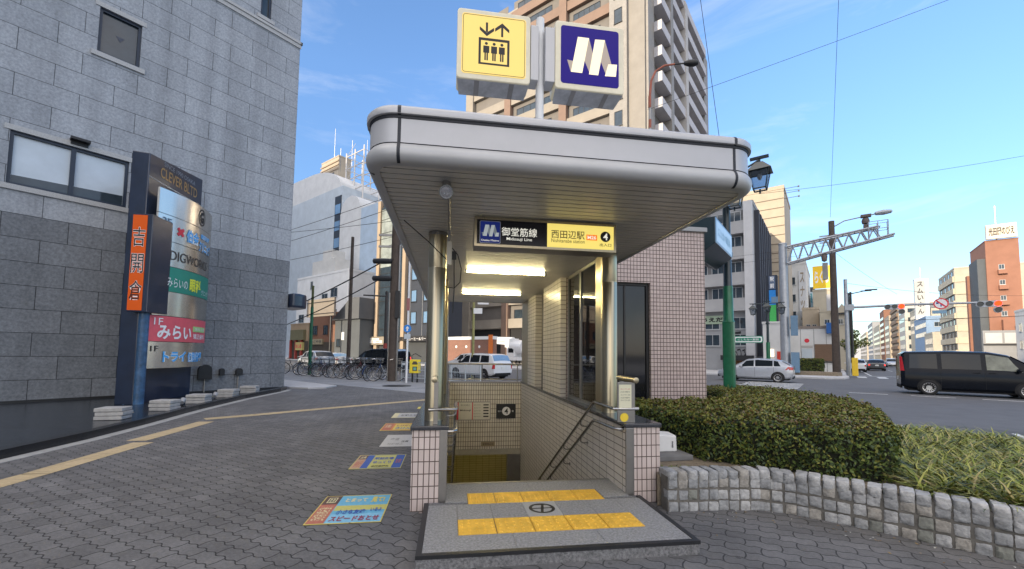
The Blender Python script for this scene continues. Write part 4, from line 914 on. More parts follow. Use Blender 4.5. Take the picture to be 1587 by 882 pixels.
qq = panel(1.98, 2.14, pbr('lime_strip', (.40, .62, .24), .45, var=0), 1.56, 2.40, .012, .01, 'strip_label', p6); ptext('歯科 小児', 1.98, 2.06, .70, .09, white_t, p6, .0, .026); ptext('矯正歯科', 1.98, 1.84, .80, .16, white_t, p6, .01)
ptext('1F', .22, 1.46, .20, .15, black_t, p7, .0)
ptext('トライ', .86, 1.24, .82, .30, halo, p7, .08, .010); ptext('トライ', .86, 1.24, .82, .30, blue_t, p7, .03, .014); ptext('個別指導', 1.78, 1.22, .86, .30, halo, p7, .08, .010); ptext('個別指導', 1.78, 1.22, .86, .30, blue_t, p7, .02, .014)
# orange end sign
m = MB(); m.box(-.115, -.28, 2.40, .36, .62, 4.98); ob = m.build('sign_box', navy, py, bevel=.012)
m = MB(); m.box(-.095, -.292, 2.44, .24, -.281, 4.94); of = m.build('orange_face', glow('lit_orange_face', (.95, .15, .02), .04), py)
for k, ch in enumerate('吉開倉'):
    text(ch, .30, .52, white_t, of, (.072, -.294, 4.36-k*.70), bold=.025); text(ch, .29, .50, black_t, of, (.072, -.297, 4.36-k*.70), bold=.0)

# ================================================================== PAVEMENT STICKERS
def sticker(label, x0, y0, x1, y1, base, build):
    o = thing('floor_sticker', label, 'floor sticker', ent((x0+x1)/2, (y0+y1)/2, .0042), ENT_RZ, 'printed stickers on the pavers along the stair wall')
    w, h = (x1-x0)/2, (y1-y0)/2; m = MB(); m.prism([(-w, -h), (w, -h), (w, h), (-w, h)], 0, .0012); b = m.build('sheet', base, o)
    lay = [.0018]
    def patch(a, c, d, e, mat, nm='printed_panel'):
        q = MB(); q.add([(-w+2*w*a, -h+2*h*c, lay[0]), (-w+2*w*d, -h+2*h*c, lay[0]), (-w+2*w*d, -h+2*h*e, lay[0]), (-w+2*w*a, -h+2*h*e, lay[0])], [(0, 1, 2, 3)]); q.build(nm, mat, o); lay[0] += .0003
    def tx(body, cx, cy, ww, hh, mat, bold=.02):
        text(body, 2*w*ww, 2*h*hh, mat, o, (-w+2*w*cx, -h+2*h*cy, lay[0]), (R(-90), 0, 0), bold=bold); lay[0] += .0003
    build(patch, tx)
ink = lambda n, c: pbr(n, c, .55, var=.12, scale=30)
sky_i, cream_i, brick_i, tan_i, olive_i, maroon_i = ink('print_sky', (.14, .42, .62)), ink('print_cream', (.66, .60, .36)), ink('print_brick', (.46, .15, .10)), ink('print_tan', (.48, .30, .20)), ink('print_olive', (.52, .50, .14)), ink('print_maroon', (.30, .05, .09))
paleblue, royal, greyink, orange_i, ylw = ink('print_pale', (.22, .50, .70)), ink('print_royal', (.05, .11, .40)), ink('print_grey', (.46, .46, .46)), ink('print_orange', (.62, .22, .06)), ink('print_yellow', (.66, .55, .12))
def s1(p, t):
    p(.015, .02, .985, .98, sky_i); p(.26, .42, .985, .60, olive_i); p(.26, .02, .985, .30, paleblue); p(.015, .02, .25, .98, brick_i); p(.015, .66, .25, .98, pbr('print_umber', (.10, .05, .035), .5, var=0)); p(.07, .72, .20, .92, cream_i)
    t('田', .135, .82, .10, .16, black_t); t('自転車', .10, .34, .10, .5, cream_i, .0); t('歩道', .18, .34, .07, .5, cream_i, .0); t('とまって', .50, .80, .32, .15, cream_i, .05); t('見て!', .82, .80, .20, .22, ylw, .05)
    t('小さな友達', .52, .36, .40, .16, royal, .04); t('いるよ', .86, .42, .16, .12, royal, .03); t('スピードおとせ', .62, .14, .66, .16, maroon_i, .04)
def s2(p, t):
    p(.015, .03, .985, .97, royal); p(.34, .05, .80, .95, olive_i); p(.015, .03, .20, .97, tan_i); p(.03, .66, .20, .95, pbr('print_umber2', (.10, .05, .035), .5, var=0)); t('注意', .115, .80, .12, .18, cream_i); t('徐行', .11, .32, .14, .4, brick_i)
    t('駅前広場', .57, .70, .40, .2, royal, .03); t('ゆっくり', .57, .42, .36, .2, royal, .03); t('歩行者優先', .57, .15, .34, .1, black_t, .03); t('左右', .89, .5, .12, .3, brick_i)
def s3(p, t):
    t('歩道', .35, .6, .3, .22, pbr('print_dim', (.24, .24, .24), .6, var=0)); t('注意', .72, .4, .24, .16, black_t); t('駐輪禁止', .45, .2, .5, .14, pbr('print_dim2', (.30, .30, .30), .6, var=0))
def s4(p, t):
    p(.02, .04, .98, .96, orange_i); p(.36, .10, .96, .9, ylw); p(.03, .05, .30, .95, brick_i); t('とびだし', .66, .66, .5, .26, maroon_i, .03); t('きけん', .66, .3, .46, .26, royal, .03); t('注', .16, .6, .2, .4, cream_i)
def s5(p, t): p(.2, .05, .97, .95, greyink); t('お知らせ', .6, .5, .6, .4, black_t)
sticker('big blue and yellow printed sticker with red side strip, nearest on the pavers', -1.0, .88, -.36, 1.60, ylw, s1)
sticker('blue and olive printed sticker with brown side strip, second along the wall', -1.03, 2.61, -.39, 3.34, olive_i, s2)
sticker('faded plain grey white sticker half worn off on the pavers', -.86, 3.87, -.37, 4.82, ink('print_faded', (.50, .50, .50)), s3)
sticker('orange and yellow printed sticker beyond the faded one', -1.08, 5.25, -.46, 6.07, ylw, s4)
sticker('grey sticker with cream edge, farthest along the stair wall', -1.08, 6.82, -.48, 7.58, cream_i, s5)
tag(link_mesh('yellow_patch', (lambda m: (m.box(-.62, 8.35, .0042, -.30, 8.75, .0062), m.mesh('yellow_patch', ylw))[1])(MB()), None, ent(0, 0, 0), ENT_RZ), 'small yellow tactile square beyond the farthest floor sticker', 'tactile square')

NB = thing('unseen_shade_block', 'tall plain unseen block added behind the granite building to shade the left skyline', 'building', gr(-152, -34), GRID_RZ)  # unseen block added to keep sun off the left background
m = MB(); m.box(0, 0, -.1, 71, 41, 54); m.build('wall', gran_t, NB); m = MB(); m.box(-.2, -.2, 54.002, 71.2, 41.2, 54.8); m.build('parapet', gran_t, NB)  # wall and parapet of the added unseen block
NB2 = thing('unseen_shade_block', 'large plain unseen block added on the near side of the avenue to shade the junction', 'building', gr(-38, -125), GRID_RZ)  # unseen block added to hold the junction in shade
m = MB(); m.box(0, 0, -.1, 38, 80, 45); m.build('wall', gran_t, NB2); m = MB(); m.box(-.2, -.2, 45.002, 38.2, 80.2, 45.8); m.build('parapet', gran_t, NB2)  # wall and parapet of the added unseen block

# windblown bits on the pavers
rg2 = np.random.default_rng(77); LP = []
for _ in range(150):
    s_ = rg2.uniform(0, tot*.8); p, d = along(s_); n = Vector((d.y, -d.x, 0)); q = p + n*(.07+abs(rg2.normal(0, .18))); LP.append((q.x, q.y, .006))
for _ in range(110): LP.append((rg2.uniform(-6, 3.5), rg2.uniform(2.2, 9), .006))
LP = [q for q in LP if not (-.2 < (Vector((q[0], q[1], 0))-ent(0, 0)).dot(Vector((math.cos(ENT_RZ), math.sin(ENT_RZ), 0))) < 2.4 and (Vector((q[0], q[1], 0))-ent(0, 0)).dot(Vector((-math.sin(ENT_RZ), math.cos(ENT_RZ), 0))) > -.05)]
tag(leafy('litter', LP, [(0, 0, 1)]*len(LP), .011, [pbr('dry_leaf', (.20, .13, .06), .8, var=.3), pbr('paper_scrap', (.50, .50, .48), .8, var=.1), pbr('dry_leaf_dark', (.09, .065, .035), .8, var=.3), pbr('dry_leaf_pale', (.28, .21, .11), .8, var=.3)], 78, jit=.25), kind='stuff')
# ================================================================== VEHICLES
def itp(P, x):
    if x <= P[0][0]: return P[0][1]
    for (a, va), (b, vb) in zip(P, P[1:]):
        if x <= b:
            t = (x-a)/(b-a); return va + (vb-va)*t
    return P[-1][1]
tyre_m = pbr('tyre', (.020, .020, .021), .8, var=.2); rim_m = pbr('alloy_rim', (.48, .48, .49), .28, .9, var=.05); rim_d = pbr('steel_rim', (.26, .26, .27), .4, .7, var=.1)
tail_m = pbr('tail_lamp_red', (.42, .012, .018), .15, var=0, coat=.6); tail_on = glow('lit_tail_lamp', (1, .06, .05), .5); lamp_m = pbr('head_lamp', (.55, .57, .60), .1, .2, var=0, coat=.6)
plate_m = pbr('number_plate', (.62, .63, .62), .4, var=.02); under_c = pbr('underbody_black', (.010, .010, .011), .8, var=0)
def wheel(r, w, rim, spokes=10):
    t = MB(); t.lathe([(r*.66, -w*.5), (r*.90, -w*.5), (r, -w*.36), (r, w*.36), (r*.90, w*.5), (r*.66, w*.5)], 28, 'y')
    q = MB(); q.lathe([(r*.66, -w*.46), (r*.60, -w*.42), (r*.58, -w*.05)], 24, 'y'); q.lathe([(r*.16, -w*.36), (r*.13, -w*.44), (0, -w*.45)], 14, 'y')
    for k in range(spokes):
        q.T = Matrix.Rotation(2*math.pi*k/spokes, 4, 'Y'); q.add([(-r*.05, -w*.38, r*.12), (r*.05, -w*.38, r*.12), (r*.035, -w*.42, r*.61), (-r*.035, -w*.42, r*.61), (-r*.05, -w*.2, r*.12), (r*.05, -w*.2, r*.12), (r*.035, -w*.2, r*.61), (-r*.035, -w*.2, r*.61)], [(0,1,2,3),(0,3,7,4),(1,5,6,2)])
    q.T = Matrix(); d = MB(); d.disc((0, -w*.06, 0), r*.6, 24)
    return t.mesh('tyre', tyre_m), q.mesh('rim', rim), d.mesh('brake_disc', under_c)
def car(name, label, loc, rz, L, Wd, paint, belt, roof, width, wx, wr, side_win, front_win=None, rear_win=None, tail=None, tails_lit=False, rim=None, spokes=10, zsill=.24, tumble=.24, cat='car', group=None, mirror_x=None, handles=(), plate=True, head=True, trim=None, roofrail=False, front_pane=None):
    o = thing(name, label, cat, loc, rz, group); hl_ = L/2
    def S(x):
        w = itp(width, x)*Wd/2; zr = itp(roof, x); zb = min(itp(belt, x), zr-.005)
        wr_ = w*.965 - tumble*max(0, zr-zb)*.9
        zs = zsill + .12*max(0, (abs(x-hl_)/hl_-.86)/.14)
        return [(w*.90, zs), (w*.985, zs+.09), (w, zs+.28*(zb-zs)+.08), (w*.998, zs+.62*(zb-zs)), (w*.975, zb-.02), (w*.965, zb), (wr_+.012, max(zb+.002, zr-.055)), (wr_*.90, max(zb+.003, zr-.012)), (wr_*.55, max(zb+.004, zr+.012)), (0, max(zb+.005, zr+.02))]
    xs = sorted(set([round(L*i/34, 4) for i in range(35)] + [p[0] for p in roof] + [p[0] for p in belt] + [.02, L-.02]))
    m = MB(); vs_ = []; n = 19
    for x in xs:
        h = S(x); vs_ += [(x-hl_, -y, z) for y, z in h] + [(x-hl_, y, z) for y, z in reversed(h[:-1])]
    fs_ = [(i*n+j, (i+1)*n+j, (i+1)*n+j+1, i*n+j+1) for i in range(len(xs)-1) for j in range(n-1)]
    m.add(vs_, fs_, True); m.add(vs_[:n], [tuple(range(n))]); m.add(vs_[-n:], [tuple(range(n))[::-1]])
    m.add([vs_[i*n] for i in range(len(xs))] + [vs_[i*n+n-1] for i in range(len(xs))], [(i, len(xs)+i, len(xs)+i+1, i+1) for i in range(len(xs)-1)])
    m.build('body', paint, o, sharp=32)
    def sidept(x, t, off=.006, s=-1):
        h = S(x); a, b = h[5], h[6]; y = a[0]+(b[0]-a[0])*t + off; return (x-hl_, s*y, a[1]+(b[1]-a[1])*t + off*.25)
    for (x0b, x1b, x0t, x1t) in side_win:
        for s in (-1, 1):
            m = MB(); nx, nt2 = 10, 3; g = []
            for j in range(nt2+1):
                t = .07 + .84*j/nt2
                for i in range(nx+1):
                    a, b = x0b+(x0t-x0b)*t, x1b+(x1t-x1b)*t; g.append(sidept(a+(b-a)*i/nx, t, .006, s))
            f = [(j*(nx+1)+i, j*(nx+1)+i+1, (j+1)*(nx+1)+i+1, (j+1)*(nx+1)+i) for j in range(nt2) for i in range(nx)]
            m.add(g, f if s < 0 else [q[::-1] for q in f], True); m.build('side_window', (front_pane if front_pane and x1b == side_win[-1][1] else car_glass), o)
    for win, nm, fr in ((front_win, 'windscreen', 1), (rear_win, 'rear_window', -1)):
        if not win: continue
        x0, x1, mat = win[0], win[1], (win[2] if len(win) > 2 else car_glass); m = MB(); g = []; nx, ny = 6, 8
        for i in range(nx+1):
            x = x0+(x1-x0)*i/nx; h = S(x); zr = itp(roof, x); dz = (itp(roof, x+.02)-itp(roof, x-.02))/.04; nl = math.hypot(dz, 1); wy = h[6][0]*.93
            for j in range(ny+1):
                q = -1+2*j/ny; zz = zr + (.02 if abs(q) < .3 else (.012 if abs(q) < .65 else -.004)); g.append((x-hl_ - dz/nl*.014, q*wy, zz + .014/nl))
        f = [(i*(ny+1)+j, (i+1)*(ny+1)+j, (i+1)*(ny+1)+j+1, i*(ny+1)+j+1) for i in range(nx) for j in range(ny)]
        m.add(g, f, True); m.build(nm, mat, o)
    tm, rm, dm = wheel(wr, .215, rim or rim_m, spokes)
    for x in wx:
        w = itp(width, x)*Wd/2
        for s in (-1, 1):
            wo = link_mesh('wheel', tm, o, (x-hl_, s*(w-.085), wr), 0 if s < 0 else math.pi); link_mesh('rim', rm, wo); link_mesh('brake_disc', dm, wo)
            m = MB(); P = [(x-hl_ + (wr+.055)*math.cos(R(a)), wr + (wr+.055)*math.sin(R(a))) for a in range(-20, 201, 11)]; Qp = [(x-hl_ + (wr*.3)*math.cos(R(a)), wr + (wr*.3)*math.sin(R(a))) for a in range(-20, 201, 11)]
            k = len(P); y = s*(w+.003); m.add([(a, y, max(zsill-.03, c)) for a, c in P] + [(a, y, max(zsill-.03, c)) for a, c in Qp], [((i, i+1, k+i+1, k+i) if s > 0 else (i, k+i, k+i+1, i+1)) for i in range(k-1)]); m.build('wheel_arch', under_c, o)
    m = MB(); m.box(-hl_+.25, -Wd/2*.86, .16, hl_-.25, Wd/2*.86, zsill+.05); m.build('underbody', under_c, o)
    for s in (-1, 1):
        if tail:
            z0, z1, dx = tail; m = MB(); g = []
            for i in range(7):
                z = z0+(z1-z0)*i/6; x = .012 + dx*.15*(i/6)
                def at_z(xx, z):
                    h = S(xx); 
                    for (ya, za), (yb, zb_) in zip(h, h[1:]):
                        if za <= z <= zb_ + 1e-6: return ya+(yb-ya)*((z-za)/max(1e-6, zb_-za))
                    return h[5][0]
                ys = at_z(.05, z); yo = at_z(dx*(1-.5*i/6)+.05, z)
                g += [(-hl_-.008, s*(ys-.10), z), (-hl_-.008, s*(ys-.01), z), (-hl_+.02, s*(ys+.012), z), (-hl_+dx*(1-.4*i/6), s*(yo+.010), z)]
            f = [(4*i+j, 4*i+j+1, 4*i+5+j, 4*i+4+j) for i in range(6) for j in range(3)]
            m.add(g, f if s > 0 else [q[::-1] for q in f], True); m.build('tail_light', tail_on if tails_lit else tail_m, o)
        if head:
            zb = itp(belt, L-.3)-.10; w = itp(width, L-.06)*Wd/2; w2 = itp(width, L-.5)*Wd/2; m = MB()
            m.add([(hl_+.006, s*(w-.34), zb-.10), (hl_-.02, s*(w+.004), zb-.07), (hl_-.5, s*(w2+.008), zb+.03), (hl_-.5, s*(w2+.006), zb+.08), (hl_-.03, s*(w+.002), zb+.06), (hl_+.006, s*(w-.34), zb+.03)], [(0,1,4,5),(1,2,3,4)] if s > 0 else [(5,4,1,0),(4,3,2,1)]); m.build('headlight', lamp_m, o)
        if mirror_x:
            h = S(mirror_x); m = MB(); m.T = Matrix.Translation((mirror_x-hl_, s*(h[5][0]+.10), h[5][1]+.09)); m.lathe([(0, -.11), (.07, -.09), (.09, 0), (.07, .09), (0, .11)], 10, 'y'); m.build('mirror', trim or paint, o)
        for hx_ in handles:
            h = S(hx_); m = MB(); m.box(hx_-hl_-.10, s*(h[4][0]+.004)-.012, h[4][1]-.075, hx_-hl_+.10, s*(h[4][0]+.004)+.012, h[4][1]-.045); m.build('door_handle', trim or paint, o)
    if handles:      # door shut lines
        m = MB()
        for x in [q[0]-.05 for q in side_win[1:]]+[side_win[-1][1]+.08]:
            for s in (-1, 1):
                g = []
                for dxx in (-.006, .006):
                    h = S(x); g += [(x+dxx-hl_, s*(y+.004), z) for y, z in h[1:6]]
                m.add(g, [(i, i+1, 6+i, 5+i) if s > 0 else (i, 5+i, 6+i, i+1) for i in range(4)])
        m.build('door_seam', under_c, o)
    if plate:
        m = MB(); m.box(-hl_-.022, -.165, .62, -hl_-.004, .165, .785); m.build('number_plate', plate_m, o); m = MB(); m.box(hl_+.004, -.165, .42, hl_+.022, .165, .585); m.build('number_plate', plate_m, o)
    m = MB(); m.box(-hl_-.012, -Wd*.40, zsill+.02, -hl_+.06, Wd*.40, zsill+.17); m.build('bumper_insert', under_c, o); m = MB(); m.box(hl_-.05, -Wd*.36, zsill+.03, hl_+.010, Wd*.36, zsill+.22); m.build('grille', under_c, o)
    if roofrail:
        m = MB()
        for s in (-1, 1): m.tube([(-hl_+.6, s*Wd*.37, itp(roof, .6)+.03), (0, s*Wd*.37, itp(roof, hl_)+.05), (hl_-1.9, s*Wd*.36, itp(roof, L-1.9)+.03)], .018, 6)
        m.build('roof_rail', blackm, o)
    return o
p_black = pbr('black_car_paint', (.005, .007, .012), .2, 0, var=.15, scale=2, coat=.06, spec=.18); p_white = pbr('white_car_paint', (.66, .67, .69), .22, 0, var=.04, coat=.6); p_silver = pbr('silver_car_paint', (.44, .46, .50), .28, .35, var=.05, coat=.6); p_dk = pbr('dark_grey_car_paint', (.055, .06, .07), .25, .2, var=.1, coat=.5)
EAST, WEST, NORTH, SOUTH = R(-37.5), R(142.5), R(52.5), R(-127.5)
glass_s = pbr('painted_sky_glass', (.16, .27, .42), .08, 0, var=.1, spec=.8)  # blue sky reflection put into the base colour
van_w = [(0, .955), (.12, .985), (.6, 1), (3.9, 1), (4.5, .95), (4.85, .80)]
car('black_minivan', 'glossy black minivan with silver spoked wheel passing close in front of the junction', gr(2.42+2.42, 27.25, -.12), EAST, 4.85, 1.85, p_black,
    [(0, 1.08), (.15, 1.12), (3.2, 1.10), (4.0, 1.04), (4.85, .80)], [(0, 1.60), (.05, 1.80), (.22, 1.93), (1.6, 1.965), (2.8, 1.93), (3.35, 1.80), (4.15, 1.20), (4.65, .98), (4.85, .72)], van_w,
    [.92, 3.82], .335, [(.30, 1.22, .34, 1.22), (1.36, 2.55, 1.36, 2.55), (2.70, 3.74, 2.70, 3.30)], (3.42, 4.08), (.05, .2), (1.05, 1.70, .13), rim=rim_m, spokes=14, mirror_x=3.58, handles=(2.4, 2.85), cat='van', front_pane=pbr('clear_window_on_beige_cabin', (.20, .21, .17), .08, var=.45, scale=2.2, spec=.4))
hat_w = [(0, .90), (.2, .97), (.8, 1), (3.3, 1), (3.9, .94), (4.25, .74)]
hat_belt = [(0, .98), (.4, 1.0), (2.4, .95), (3.2, .90), (4.0, .74), (4.25, .62)]; hat_roof = [(0, .92), (.10, 1.06), (.55, 1.36), (1.0, 1.455), (1.9, 1.50), (2.5, 1.43), (3.25, 1.0), (3.9, .82), (4.25, .56)]
car('silver_hatchback', 'silver five door hatchback driving past behind the green lamp post', gr(-2.05-2.10, 31.85, -.12), WEST, 4.25, 1.78, p_silver, hat_belt, hat_roof, hat_w, [.80, 3.42], .315,
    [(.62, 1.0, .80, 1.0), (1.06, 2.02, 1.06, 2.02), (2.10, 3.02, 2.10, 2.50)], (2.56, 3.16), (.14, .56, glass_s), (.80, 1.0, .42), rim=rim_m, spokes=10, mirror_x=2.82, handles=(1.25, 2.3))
wag_w = [(0, .95), (.15, .98), (.6, 1), (3.5, 1), (4.0, .94), (4.4, .78)]
def wagon(label, loc, rz, paint, name='white_wagon', k=1.0, **kw):
    return car(name, label, loc, rz, 4.4, 1.72, paint, [(0, 1.0), (.3, 1.02), (2.6, .98), (3.4, .94), (4.1, .80), (4.4, .66)], [(0, .95), (.06, 1.1), (.26, 1.46), (.45, 1.55), (1.8, 1.585), (2.5, 1.53), (3.30, 1.03), (4.0, .88), (4.4, .60)], wag_w, [.80, 3.40], .31,
    [(.42, 1.16, .50, 1.16), (1.26, 2.08, 1.26, 2.08), (2.18, 3.12, 2.18, 2.60)], (2.60, 3.24), (.08, .30, glass_s), (.66, .98, .14), rim=rim_d, spokes=6, mirror_x=2.92, handles=(1.45, 2.4), **kw)
wagon('white estate car crossing behind the railing at the back of the stair', gr(-18.3, 20.3, -.12), WEST + R(-4), p_white, cat='car', trim=blackm)
wagon('white delivery van mostly hidden behind the white estate car, only its front windows showing', gr(-25.0, 26.6, -.12), WEST, p_white, 'delivery_van')
car('black_people_carrier', 'black people carrier with lit red tail lights behind the parked bicycles', gr(-28.2, 19.9, -.12), WEST + R(10), 4.7, 1.80, p_black,
    [(0, 1.05), (.15, 1.08), (3.1, 1.06), (3.9, 1.0), (4.7, .78)], [(0, 1.50), (.05, 1.66), (.25, 1.82), (1.6, 1.86), (2.7, 1.82), (3.2, 1.70), (4.0, 1.18), (4.5, .96), (4.7, .72)], [(0, .955), (.12, .985), (.6, 1), (3.8, 1), (4.35, .95), (4.7, .80)],
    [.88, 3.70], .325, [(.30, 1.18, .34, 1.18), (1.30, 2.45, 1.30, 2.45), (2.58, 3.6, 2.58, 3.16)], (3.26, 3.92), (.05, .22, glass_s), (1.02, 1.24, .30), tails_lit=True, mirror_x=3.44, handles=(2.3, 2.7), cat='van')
suv_w = [(0, .92), (.2, .97), (.8, 1), (3.5, 1), (4.1, .94), (4.45, .78)]
car('silver_suv', 'silver grey suv with dark rear window queuing behind the bicycles at far left', gr(-37.6, 19.6, -.12), WEST + R(-6), 4.45, 1.82, p_silver,
    [(0, 1.05), (.4, 1.08), (2.5, 1.02), (3.3, .98), (4.1, .84), (4.45, .70)], [(0, 1.0), (.08, 1.12), (.50, 1.50), (.9, 1.60), (2.0, 1.64), (2.6, 1.57), (3.35, 1.08), (4.0, .92), (4.45, .64)], suv_w, [.84, 3.52], .345,
    [(.70, 1.05, .80, 1.05), (1.10, 2.10, 1.10, 2.10), (2.2, 3.12, 2.2, 2.64)], (2.68, 3.28), (.10, .50), (.85, 1.04, .34), mirror_x=2.95, handles=(1.3, 2.4))
sed_w = [(0, .88), (.2, .95), (.8, 1), (3.6, 1), (4.2, .94), (4.6, .76)]
def sedan(label, loc, rz, paint, rw=None, **kw):
    return car('sedan', label, loc, rz, 4.6, 1.74, paint, [(0, .92), (.9, .96), (2.6, .93), (3.4, .89), (4.3, .74), (4.6, .62)], [(0, .86), (.1, .98), (.75, 1.02), (1.40, 1.38), (1.8, 1.44), (2.4, 1.43), (2.8, 1.36), (3.5, .95), (4.3, .78), (4.6, .56)], sed_w, [.95, 3.65], .31,
    [(1.12, 1.5, 1.34, 1.5), (1.58, 2.3, 1.58, 2.3), (2.4, 3.24, 2.4, 2.76)], (2.86, 3.42), (.80, 1.36) + ((rw,) if rw else ()), (.66, .86, .20), mirror_x=3.0, **kw)
sedan('white saloon car between the silver suv and the black people carrier', gr(-42.5, 24.3, -.12), WEST + R(-6), p_white, glass_s)
sedan('white saloon car driving away at the start of the far avenue', gr(2.0, 63.5, -.12), NORTH, p_white)
sedan('dark grey saloon with one brake light glowing ahead of the white saloon on the avenue', gr(4.3, 73, -.12), NORTH, p_dk, tails_lit=True)
sedan('dark saloon farther up the avenue in the left lane', gr(1.6, 92, -.12), NORTH, p_dk)
sedan('pale saloon coming towards the junction on the far right lane of the avenue', gr(11.2, 88, -.12), SOUTH, p_silver)
wagon('small silver estate far along the avenue behind the minivan', gr(8.4, 104, -.12), SOUTH, p_silver, 'estate_car')

# ================================================================== BICYCLES
def bicycle(name, frame_c, has_basket=True, seat_post=1):
    o = thing(name, None, 'bicycle', (0, 0, 0))
    r = .33
    def wl():
        m = MB(); n = 26
        for k in range(n):
            pass
        vs_ = []; 
        m.lathe([(r, -.016), (r+.012, 0), (r, .016), (r-.022, .012), (r-.022, -.012), (r, -.016)], n, 'y'); return m.mesh('tyre', tyre_m)
    def sp():
        m = MB()
        for k in range(12):
            a = math.pi*k/12; m.tube([((r-.02)*math.cos(a), 0, (r-.02)*math.sin(a)), (-(r-.02)*math.cos(a), 0, -(r-.02)*math.sin(a))], .0035, 4, caps=False)
        m.lathe([(r-.022, -.012), (r-.036, 0), (r-.022, .012)], 26, 'y'); m.lathe([(.03, -.04), (.03, .04)], 8, 'y'); return m.mesh('spokes', rim_m)
    a_, b_ = wl(), sp()
    for x in (-.53, .53):
        w = link_mesh('wheel', a_, o, (x, 0, r+.012)); link_mesh('spokes', b_, w)
    m = MB(); z = r+.012; bb = (-.05, 0, .30); st_ = (-.22, 0, .74); hd = (.36, 0, .84); hd0 = (.40, 0, .70)
    m.tube([bb, st_], .017, 8); m.tube([hd0, bb], .021, 8); m.tube([(.38, 0, .78), (.10, 0, .45), (-.12, 0, .46)], .016, 8)
    for s in (-.05, .05):
        m.tube([(-.53, s, z), bb], .010, 6); m.tube([(-.53, s, z), (-.19, 0, .66)], .009, 6); m.tube([(.53, s, z), (.405, s*.6, .68)], .012, 6)
    m.tube([(.41, 0, .66), (.345, 0, .93)], .017, 8); m.build('frame', frame_c, o)
    m = MB(); m.tube([st_, (-.25, 0, .86)], .013, 8); m.add([(-.40, -.09, .88), (-.38, .09, .88), (-.20, .05, .89), (-.02, .018, .88), (-.02, -.018, .88), (-.20, -.05, .89), (-.40, -.09, .91), (-.38, .09, .91), (-.20, .05, .92), (-.02, .018, .90), (-.02, -.018, .90), (-.20, -.05, .92)], [(0,1,2,5),(5,2,3,4),(6,11,8,7),(11,10,9,8),(0,6,7,1),(1,7,8,2),(2,8,9,3),(3,9,10,4),(4,10,11,5),(5,11,6,0)]); m.build('saddle', rubber, o)
    m = MB(); m.tube([(.16, -.27, .98), (.30, -.25, 1.02), (.345, -.10, 1.0), (.345, .10, 1.0), (.30, .25, 1.02), (.16, .27, .98)], .012, 8); m.tube([(.345, 0, .93), (.345, 0, 1.0)], .012, 6); m.build('handlebar', chrome, o)
    m = MB()
    for x in (-.53, .53):
        P = [(x+(r+.03)*math.cos(R(a)), 0, z+(r+.03)*math.sin(R(a))) for a in range(15, 186 if x < 0 else 150, 12)]
        for p, q in zip(P, P[1:]): m.add([(p[0], -.025, p[2]), (p[0], .025, p[2]), (q[0], .025, q[2]), (q[0], -.025, q[2])], [(0, 1, 2, 3)])
    m.build('mudguard', frame_c, o)
    m = MB(); m.lathe([(.085, -.06), (.085, -.052)], 16, 'y', (-.05, 0, .30)); m.tube([(-.05, -.07, .30), (.06, -.07, .20)], .008, 6); m.tube([(-.05, .07, .30), (-.16, .07, .40)], .008, 6); m.box(.03, -.14, .185, .10, -.05, .205); m.box(-.20, .05, .395, -.12, .14, .415); m.tube([(-.05, -.056, .38), (-.53, -.05, z+.035)], .004, 4); m.tube([(-.05, -.056, .22), (-.53, -.05, z-.035)], .004, 4); m.build('crankset', blackm, o)
    m = MB(); m.tube([(-.50, .06, z), (-.62, .14, .02)], .008, 6); m.tube([(-.50, -.06, z), (-.62, -.14, .02)], .008, 6); m.build('stand', steel_d, o)
    m = MB(); 
    for y in (-.06, 0, .06): m.tube([(-.28, y, .72), (-.75, y, .72)], .006, 5)
    m.tube([(-.72, .06, .72), (-.56, .05, z)], .006, 5); m.tube([(-.72, -.06, .72), (-.56, -.05, z)], .006, 5); m.build('rack', blackm, o)
    if has_basket:
        m = MB(); x0, x1, y0, z0, z1 = .44, .70, .16, .80, 1.04
        for t in (0, .33, .66, 1):
            zz = z0+(z1-z0)*t; g = .03*t; m.tube([(x0-g, -y0-g, zz), (x1+g, -y0-g, zz), (x1+g, y0+g, zz), (x0-g, y0+g, zz), (x0-g, -y0-g, zz)], .005, 4)
        for k in range(7):
            t = -1+2*k/6; m.tube([(x0, t*y0, z0), (x0-.03, t*(y0+.03), z1)], .004, 4); m.tube([(x1, t*y0, z0), (x1+.03, t*(y0+.03), z1)], .004, 4); m.tube([(x0, t*y0, z0), (x1, t*y0, z0)], .004, 4)
        for k in range(5):
            x = x0+(x1-x0)*k/4
            for s in (-1, 1): m.tube([(x, s*y0, z0), (x, s*(y0+.03), z1)], .004, 4)
        m.build('basket', steel_d, o)
    return o
bk = [bicycle('bicycle', pbr('black_cycle_paint', (.015, .016, .02), .3, var=0)), bicycle('bicycle', pbr('silver_cycle_paint', (.35, .36, .38), .3, .6, var=0)), bicycle('bicycle', pbr('blue_cycle_paint', (.03, .06, .16), .3, var=0), False), bicycle('bicycle', pbr('maroon_cycle_paint', (.12, .03, .03), .3, var=0))]
